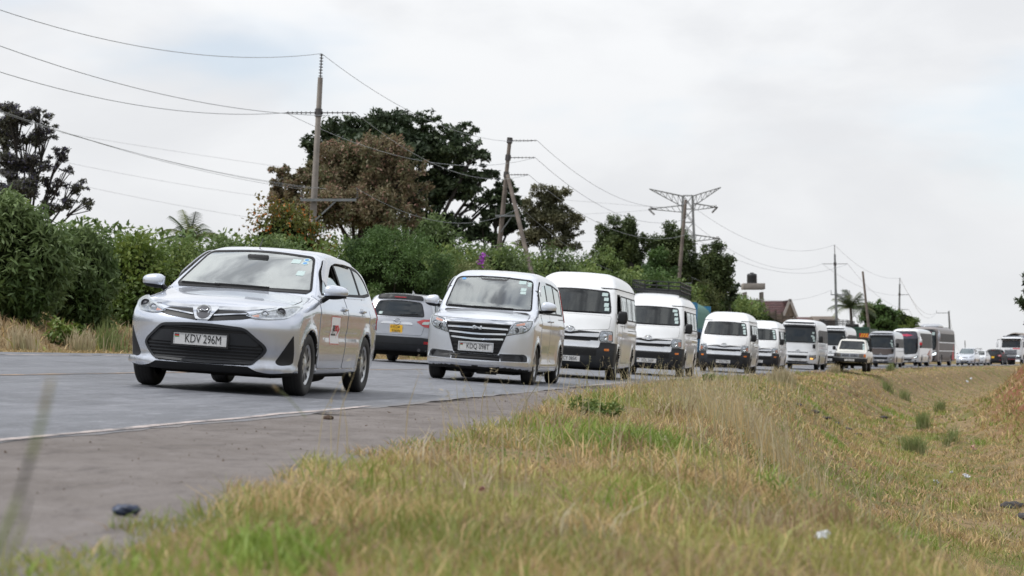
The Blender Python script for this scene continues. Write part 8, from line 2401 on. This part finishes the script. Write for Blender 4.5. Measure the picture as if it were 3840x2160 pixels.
def wire(a, b, sag, r, label, n=26):
    a, b = Vector(a), Vector(b)
    pts = []
    for i in range(n + 1):
        t = i / n
        pts.append(a.lerp(b, t) + Vector((0, 0, -4 * sag * t * (1 - t))))
    o = MB().tube([p - a for p in pts], r, 5).build('power_wire', M_wire, None)
    o.location = a
    tag(o, label, 'wire', 'overhead wires')
def at(x, y, d): return P3(x * S, y * S, d)
A1, A2, A3, A4, A5, A6, A7 = (ATT[k] for k in (1, 2, 3, 4, 5, 6, 7))
# towards the previous pole, out of the frame at the left
wire(A1[0], P3(-450, -137, 52), .88, .011, 'top wire sweeping from the upper left to the tip of the nearest pole')
wire(A1[2] + Vector((-.9, 0, -.1)), P3(-450, -8, 52), .68, .011, 'second wire from the left edge to the nearest pole right rod')
wire(A1[1], P3(-450, 108, 52), .70, .011, 'third wire from the left edge to the nearest pole left rod')
for i, (dx, y, sg) in enumerate(((0, 240, .42), (.5, 252, .42), (.9, 262, .44))):
    wire(A1[3] + Vector((dx, 0, .40)), P3(-450, y, 52), sg, .006, 'thin wire of the lower bundle left of the nearest pole, %s of three' % ('highest', 'middle', 'lowest')[i])
for i, (q, sg) in enumerate(((0, .5), (1, .5), (2, .5))):
    wire(A1[q], A2[1 + 2 * i], 1.0, .009, '%s wire from the nearest pole across the big tree to the propped pole' % ('top', 'middle', 'lowest')[i])
wire(A1[4] + Vector((0, -.2, .42)), A2[7] + Vector((0, -.2, .42)), 1.0, .007, 'thin low wire crossing in front of the brown tree')
for i in range(3):
    wire(A2[1 + 2 * i], A3[0] + Vector((1.6, .3, 5.7 - 1.1 * i)), 1.4, .011, '%s wire from the propped pole to the third pole' % ('top', 'middle', 'lowest')[i])
wire(A2[7] + Vector((0, -.2, .42)), A3[0] + Vector((0, -.3, .42)), 1.2, .008, 'thin low wire from the propped pole along the conifers')
for i, q in enumerate((0, 1, 2)):
    wire(A3[0] + Vector((1.6, .3, 5.7 - 1.1 * i)), A4[q], 1.7, .011, '%s wire sagging from the third pole to the fourth pole' % ('top', 'middle', 'lowest')[i])
wire(A3[1] + Vector((0, -.3, .42)), A4[3] + Vector((0, -.2, .42)), 1.3, .012, 'thin low wire between the third and fourth poles')
for i, (q, r_) in enumerate(((0, 0), (1, 2), (2, 4))):
    wire(A4[q], A5[min(r_, len(A5) - 1)], 1.0, .011, '%s wire from the fourth pole down to the pole behind the grey minibus' % ('top', 'middle', 'lowest')[i])
for i, (q, r_) in enumerate(((0, 0), (2, 0), (4, 2))):
    wire(A5[min(q, len(A5) - 1)], A6[r_], 1.6, .016, '%s wire running to the far pole above the coach' % ('top', 'middle', 'lowest')[i])
wire(A6[1], A7[0], 2.2, .018, 'far wire dropping behind the coach to the tiny farthest pole')
wire(at(150, 333, 260), at(1640, 520, 330), 1.0, .017, 'highest faint high-voltage wire in the sky gap at the left')
wire(at(150, 405, 260), at(1640, 528, 330), 3.0, .017, 'middle faint high-voltage wire in the sky gap at the left')
wire(at(150, 455, 260), at(1640, 600, 330), 3.0, .017, 'lowest faint high-voltage wire in the sky gap at the left')

# steel pylon standing behind the conifers
def pylon():
    d = 330.
    c = P3(1731 * S, 1360, d)
    gz = float(ground_z(c.x, d))
    root = empty('pylon', (c.x, d, gz)); tag(root, 'steel lattice pylon with V-shaped arms behind the conifers', 'pylon')
    Z = lambda y: P3(0, y * S, d).z - gz
    zt, z1, z0 = Z(492), Z(524), -1.
    body = MB(); hw_t, hw_b = .75, 2.4
    lv = np.linspace(z0, zt, 14)
    cor = lambda z: hw_t + (hw_b - hw_t) * max(0, 1 - (z - z0) / (zt - z0)) ** 1.4
    for i in range(13):
        a, b = lv[i], lv[i + 1]; wa, wb = cor(a), cor(b)
        for sx, sy in ((1, 1), (1, -1), (-1, 1), (-1, -1)):
            body.bar((sx * wa, sy * wa, a), (sx * wb, sy * wb, b), .16)
        for s_ in (1, -1):
            body.bar((-wa, s_ * wa, a), (wb, s_ * wb, b), .09); body.bar((wa, s_ * wa, a), (-wb, s_ * wb, b), .09)
            body.bar((s_ * wa, -wa, a), (s_ * wb, wb, b), .09)
            body.bar((-wb, s_ * wb, b), (wb, s_ * wb, b), .09)
    body.build('lattice_body', M_steel, root, smooth=False)
    mx = lambda x: (x * S - 1920) / 8000 * d - c.x
    for s_, xt, yt in ((-1, 1634, 475), (1, 1815, 471)):
        arm = MB()
        tip = Vector((mx(xt), 0, Z(yt)))
        for q in ((s_ * .6, .5, Z(494)), (s_ * .6, -.5, Z(494)), (s_ * .6, 0, Z(522))): arm.bar(q, tip, .13)
        for i in range(1, 6):
            t = i / 6
            u = Vector((s_ * .6, 0, Z(494))).lerp(tip, t); w = Vector((s_ * .6, 0, Z(522))).lerp(tip, t); w2 = Vector((s_ * .6, 0, Z(522))).lerp(tip, t - 1 / 6)
            arm.bar(u, w, .08); arm.bar(u, w2, .08)
        arm.build('raised_arm', M_steel, root, smooth=False)
    for s_, xt, yt in ((-1, 1632, 526), (1, 1806, 521), (1, 1812, 600), (-1, 1640, 603)):
        arm = MB(); tip = Vector((mx(xt), 0, Z(yt)))
        for dy, dz in ((.5, .6), (-.5, .6), (0, -.5)): arm.bar((s_ * .7, dy, tip.z + dz), tip, .12)
        for i in range(1, 6):
            t = i / 6
            arm.bar(Vector((s_ * .7, .5, tip.z + .6)).lerp(tip, t), Vector((s_ * .7, 0, tip.z - .5)).lerp(tip, t - .1), .07)
        o = arm.build('crossarm', M_steel, root, smooth=False)
        mb = MB(); insulator(mb, tip, tip + Vector((-s_ * .9, -.5, -.9)), .16, 8); insulator(mb, tip + Vector((-1.2 * s_, 0, 0)), tip + Vector((-s_ * .2, -.4, .25)), .14, 6)
        mb.build('insulator_string', M_insul, o)
pylon()

# ---------------------------------------------------------------- house, wall, tank tower
M_stone = mat("grey_brown_stone", (0.20, 0.155, 0.12), .9, var=.2, vscale=1.2, bump=.3, bscale=12)
M_stone2 = mat("dark_grey_stone", (0.15, 0.118, 0.095), .9, var=.2, vscale=1.2, bump=.3, bscale=12)
M_rooftile = mat("maroon_roof_tile", (0.075, 0.025, 0.024), .7, var=.15, vscale=2)
M_rooftile2 = mat("dark_maroon_roof_tile", (0.060, 0.021, 0.02), .7, var=.15, vscale=2)
M_fascia = mat("pale_fascia_board", (0.35, 0.32, 0.30), .7, var=.1)
M_tank = mat("black_tank_plastic", (0.012, 0.012, 0.014), .5, var=.1)
M_dkopen = mat("dark_window_pane", (0.02, 0.022, 0.025), .1, var=.2)
def house():
    d = 190.
    c = P3(1945 * S, 1360, d)
    gz = float(ground_z(c.x, d)) - .3
    root = empty('house', (c.x, d, gz)); tag(root, 'stone house with maroon tiled gable roof left of the first minibus', 'house')
    Z = lambda y: P3(0, y * S, d).z - gz
    mx = lambda x: (x * S - 1920) / 8000 * d - c.x
    zr, ze, zb = Z(754), Z(790), -.5
    xl, xr = mx(1880), mx(2001)
    ym = 5.
    # walls as stone courses
    w0 = MB().box(((xl + xr) / 2, ym, (zb + ze) / 2), (xr - xl - .3, 9.0, ze - zb)); w0.build('wall_core', M_stone2, root, smooth=False)
    gab = MB(); gx = xr - .14
    gab.add([(gx, ym - 4.5, ze), (gx, ym + 4.5, ze), (gx, ym, zr)], [(0, 1, 2)]); gab.build('gable', M_stone, root, smooth=False)
    # gable faces the camera side: front gable wing
    fx0, fx1 = mx(1945), mx(2001); fm = mx(1987)
    fg = MB().add([(mx(1970), -.02, ze - .2), (mx(2001), -.02, ze - .2), (mx(1987), -.02, zr - .1)], [(0, 1, 2)]); fg.build('front_gable', M_stone, root, smooth=False)
    sm = None; rng = random.Random(3)
    for k in range(6):
        z = zb + .5 + k * .42
        x = xl + .1 + rng.random() * .4
        while x < xr - .5:
            w = min(.75 + rng.random() * .35, xr - .2 - x)
            if z + .38 < ze:
                MB().box((x + w / 2, ym - 4.52, z + .19), (w - .04, .06, .37)).build('stone', M_stone if rng.random() < .6 else M_stone2, root, smooth=False)
            x += w
    # roof planes with tile courses
    rf = empty('roof', (0, 0, 0), root)
    def course(a, b, c_, e, n, nm):
        """n courses of tiles between eaves a-b and ridge c_-e"""
        a, b, c_, e = map(Vector, (a, b, c_, e))
        nrm = (b - a).cross(c_ - a).normalized()
        if nrm.z < 0: nrm = -nrm
        for i in range(n):
            t0, t1 = i / n, (i + 1.08) / n
            p0, p1, p2, p3 = a.lerp(c_, t0), b.lerp(e, t0), b.lerp(e, min(t1, 1)), a.lerp(c_, min(t1, 1))
            h0, h1 = nrm * .07, nrm * .02
            V = [p0 + h0, p1 + h0, p2 + h1, p3 + h1, p0 - nrm * .05, p1 - nrm * .05, p2 - nrm * .05, p3 - nrm * .05]
            MB().add(V, [(0, 1, 2, 3), (4, 7, 6, 5), (0, 4, 5, 1), (1, 5, 6, 2), (2, 6, 7, 3), (3, 7, 4, 0)]).build('tile_course', M_rooftile if i % 2 else M_rooftile2, rf, smooth=False)
    course((xl - .4, ym - 5.0, ze - .25), (mx(1988), ym - 5.0, ze - .25), (mx(1888), ym, zr), (mx(1987), ym, zr), 9, 'r')
    course((xl - .4, ym + 5.0, ze - .25), (xr + .3, ym + 5.0, ze - .25), (mx(1888), ym, zr), (xr + .2, ym, zr), 6, 'r')
    course((mx(2003), ym - 5.2, Z(797)), (mx(2003), ym + 4, Z(797)), (mx(1987), ym - 5.2, zr), (mx(1987), ym + 4, zr), 7, 'r')
    fb = MB(); fb.bar((mx(1987), ym - 5.25, zr + .02), (mx(2004), ym - 5.25, Z(798)), .12, .22); fb.bar((mx(1987), ym - 5.25, zr + .02), (mx(1970), ym - 5.25, Z(795)), .12, .22)
    fb.build('fascia_board', M_fascia, rf, smooth=False)
    # left roof piece behind the tank tower
    course((mx(1855), ym + 2, Z(762)), (mx(1888), ym + 2, Z(764)), (mx(1868), ym + 5, Z(722)), (mx(1886), ym + 5, Z(737)), 6, 'r')
    win = MB().box((mx(1960), ym - 4.56, Z(788) - .9), (.9, .06, .9)).build('window', M_dkopen, root, smooth=False)
house()
def boundary_wall():
    d = 178.
    a, b = P3(1868 * S, 790 * S, d), P3(2000 * S, 808 * S, d + 4)
    root = empty('stone_wall', (a.x, a.y, float(ground_z(a.x, a.y)))); tag(root, 'stone boundary wall with posts in front of the stone house', 'wall')
    o = Vector(root.location)
    n = 9
    rng = random.Random(9)
    for i in range(n):
        p = a.lerp(b, i / (n - 1))
        gzz = float(ground_z(p.x, p.y))
        zt = P3(0, (762 + 34 * i / (n - 1)) * S, d).z
        MB().box((p.x - o.x, p.y - o.y, (zt + gzz) / 2 - o.z), (.16, .16, zt - gzz + .3)).build('post', M_fascia if 0 else M_stone2, root, smooth=False)
        if i < n - 1:
            q = a.lerp(b, (i + 1) / (n - 1))
            m_ = (p + q) / 2; L = (q - p).length
            gz2 = float(ground_z(m_.x, m_.y))
            rows = 7
            ang = Matrix.Rotation(math.atan2(q.y - p.y, q.x - p.x), 3, 'Z')
            zz0, zz1 = gz2 - .2, zt - .15
            for k in range(rows):
                h = (zz1 - zz0) / rows
                MB().box((m_.x - o.x, m_.y - o.y, zz0 + h * (k + .5) - o.z), (L - .17, .10 + .02 * (k % 2), h - .03), ang).build('panel', M_stone if (k + i) % 3 else M_stone2, root, smooth=False)
boundary_wall()
def tank_tower():
    d = 180.
    c = P3(1897 * S, 1360, d)
    gz = float(ground_z(c.x, d))
    root = empty('tank_tower', (c.x, d, gz)); tag(root, 'concrete water tower frame above the shrubs left of the house', 'tower')
    Z = lambda y: P3(0, y * S, d).z - gz
    mx = lambda x: (x * S - 1920) / 8000 * d - c.x
    x0, x1 = mx(1876), mx(1918)
    for x in (x0, x1):
        for y in (0.0, 1.3): MB().box((x, y, (Z(735) - .3) / 2), (.20, .20, Z(735) + .3)).build('leg', M_concrete, root, smooth=False)
    MB().box(((x0 + x1) / 2, .65, (Z(713) + Z(728)) / 2), (mx(1926) - mx(1871), 1.8, Z(713) - Z(728))).build('slab', M_concrete, root, bevel=.02)
    MB().box(((x0 + x1) / 2, .05, Z(757)), (x1 - x0, .14, .18)).build('beam', M_concrete, root, smooth=False)
    t = MB().lathe([(0, 0), (.42, 0), (.43, .06), (.42, .16), (.43, .2), (.42, .36), (.43, .4), (.42, .56), (.43, .6), (.42, .74), (.36, .82), (.16, .86), (.16, .92), (0, .93)], (0, 0, 0), 'z', 24).build('water_tank', M_tank, None)
    t.location = (c.x + (x0 + x1) / 2 - .10, d + .6, gz + Z(713) + .002)
    tag(t, 'black plastic water tank standing on the concrete tower', 'tank')
tank_tower()
def far_shed(x0, x1, yt, d, label, roof):
    a, b = P3(x0 * S, yt * S, d), P3(x1 * S, yt * S, d)
    gz = float(ground_z((a.x + b.x) / 2, d)) - .3
    root = empty('low_building', ((a.x + b.x) / 2, d, gz)); tag(root, label, 'building')
    w = b.x - a.x; h = a.z - gz
    MB().box((0, 2, h / 2 - .2), (w, 4, h - .4)).build('wall', M_stone, root, smooth=False)
    MB().add([(-w / 2 - .3, -.3, h - .45), (w / 2 + .3, -.3, h - .45), (w / 2 + .3, 4.3, h - .2), (-w / 2 - .3, 4.3, h - .2), (-w / 2 - .3, 2, h), (w / 2 + .3, 2, h)], [(0, 1, 5, 4), (4, 5, 2, 3), (0, 4, 3), (1, 2, 5)]).build('roof', roof, root, smooth=False)
    MB().box((w * .2, -.01, h * .5), (.9, .05, 1.1)).build('window', M_dkopen, root, smooth=False)
far_shed(2055, 2105, 795, 210, 'low stone building under the fourth pole', M_stone2)
far_shed(2018, 2050, 797, 214, 'low brown building left of the fourth pole', M_rooftile)

# ================================================================ stones, litter and other small things
def lump(r, seed, sq=(1, 1, .7), rough=.45, n=8):
    rng = np.random.default_rng(seed)
    return blob((0, 0, 0), (r * sq[0], r * sq[1], r * sq[2]), rng, n, seed=seed * 1.7, rough=rough)
M_rock = mat("dark_stone", (0.055, 0.050, 0.050), .9, var=.25, vscale=12, bump=.5, bscale=40)
M_clod = mat("brown_clod", (0.085, 0.055, 0.038), .95, var=.25, vscale=20, bump=.5, bscale=60)
M_plastic = mat("white_plastic_litter", (0.58, 0.60, 0.63), .5, var=.12, vscale=20)
M_pinklit = mat("faded_pink_litter", (0.50, 0.27, 0.24), .6, var=.15, vscale=20)
M_blueplast = mat("blue_plastic_rag", (0.018, 0.035, 0.085), .5, var=.3, vscale=15)
def stone(px, py, r, m, label, seed, sq=(1.2, 1, .6), name='stone', group=None, shoulder_=False):
    X0, d0, z0 = ground_hit(px, py)
    V, F = lump(r, seed, sq)
    o = mk(name, V, F, m); o.location = (X0, d0, z0 + r * sq[2] * .45); o.rotation_euler = (0, 0, seed)
    tag(o, label, name.replace('_', ' '), group)
stone(1232, 1572, .028, M_clod, 'brown clod of earth lying by the painted edge line', 3, (1.3, 1, .7), 'clod')
for i, (px, py) in enumerate(((2990, 1525), (3050, 1548), (3095, 1572), (3135, 1592), (3175, 1612), (3215, 1632))):
    stone(px, py, .10 - .004 * i, M_rock, 'dark stone in the row along the crest, number %s from the road' % ('one', 'two', 'three', 'four', 'five', 'six')[i], 11 + i, (1.5, 1, .5), 'stone', 'row of dark stones on the verge crest')
stone(3790, 1905, .14, M_rock, 'dark flat rock at the right edge, the farther of two', 31, (1.5, 1, .5))
stone(3830, 1945, .12, M_rock, 'dark flat rock at the right edge, the nearer of two', 33, (1.5, 1, .5))
stone(3310, 1570, .12, M_rock, 'grey stone above the large green tuft', 35, (1.4, 1, .5))
def litter(px, py, w, m, label, seed):
    X0, d0, z0 = ground_hit(px, py)
    rng = np.random.default_rng(seed)
    n = 7
    V, F = [], []
    for i in range(n):
        for j in range(n):
            x, y = (i / (n - 1) - .5) * w, (j / (n - 1) - .5) * w * .7
            V.append((x + rng.normal() * w * .05, y + rng.normal() * w * .05, abs(rng.normal()) * w * .22 + .03 + .12 * w * math.sin(i * 1.9 + seed) * math.cos(j * 1.3)))
    for i in range(n - 1):
        for j in range(n - 1): a = i * n + j; F.append((a, a + n, a + n + 1, a + 1))
    o = mk('litter', V, F, m, None, True, 30); o.location = (X0, d0, z0 + .02); o.rotation_euler = (rng.normal() * .3 + .5, rng.normal() * .2, rng.random() * 6)
    tag(o, label, 'litter')
litter(3085, 2058, 0.050, M_plastic, 'crumpled white wrapper low on the near verge, nearest piece of litter', 1)
litter(3500, 1815, 0.106, M_plastic, 'white paper scrap on the ditch slope left of the clear bag', 2)
litter(3612, 1795, 0.132, M_plastic, 'pale clear plastic bag on the ditch floor', 3)
litter(3566, 1782, 0.086, M_plastic, 'thin white scrap just left above the clear plastic bag', 4)
litter(3640, 1425, 0.297, M_plastic, 'white bag far down the ditch near the road', 5)
litter(3625, 1436, 0.231, M_plastic, 'second white bag below the far white bag', 6)
litter(3180, 1575, 0.066, M_plastic, 'white scrap lying beside the row of dark stones', 7)
litter(3090, 1920, .10, M_pinklit, 'pinkish rag low on the near slope', 8)
litter(1795, 1880, .035, M_pinklit, 'small pink scrap in the grass at the picture centre bottom', 9)
litter(3640, 1690, .25, M_pinklit, 'flat pinkish stick-like scrap right of the large tuft', 10)
# dark blue crumpled rag on the shoulder
X0, d0, z0 = ground_hit(480, 1935)
V, F = lump(.028, 77, (1.7, 1.0, .65), .6, 10)
o = mk('plastic_rag', V, F, M_blueplast); o.location = (X0, d0, z0 + .018)
tag(o, 'dark blue crumpled rag on the shoulder at the lower left', 'rag')
rng = np.random.default_rng(9)
# loose grit on the shoulder
n = 1500
d = 5 + rng.random(n) ** 1.2 * 40
p = .1 + rng.random(n) * (sw(d) - .1)
X = X_of(p, d); Z = plane_z(p, d) - .004
r = .002 + .007 * rng.random(n) ** 4 + d * .00012
tet = np.array([(1, 0, -.4), (-.5, .9, -.4), (-.5, -.9, -.4), (0, 0, .8)])
V = (tet[None] * r[:, None, None] * (1 + .4 * rng.normal(size=(n, 4, 3)))) + np.stack([X, d, Z + r * .3], 1)[:, None]
F = (np.arange(n)[:, None, None] * 4 + np.array([(0, 1, 3), (1, 2, 3), (2, 0, 3)])[None]).reshape(-1, 3)
tag(mk_fast('grit', V.reshape(-1, 3), F, M_clod), 'loose grit scattered on the gravel shoulder', 'grit', kind='stuff')
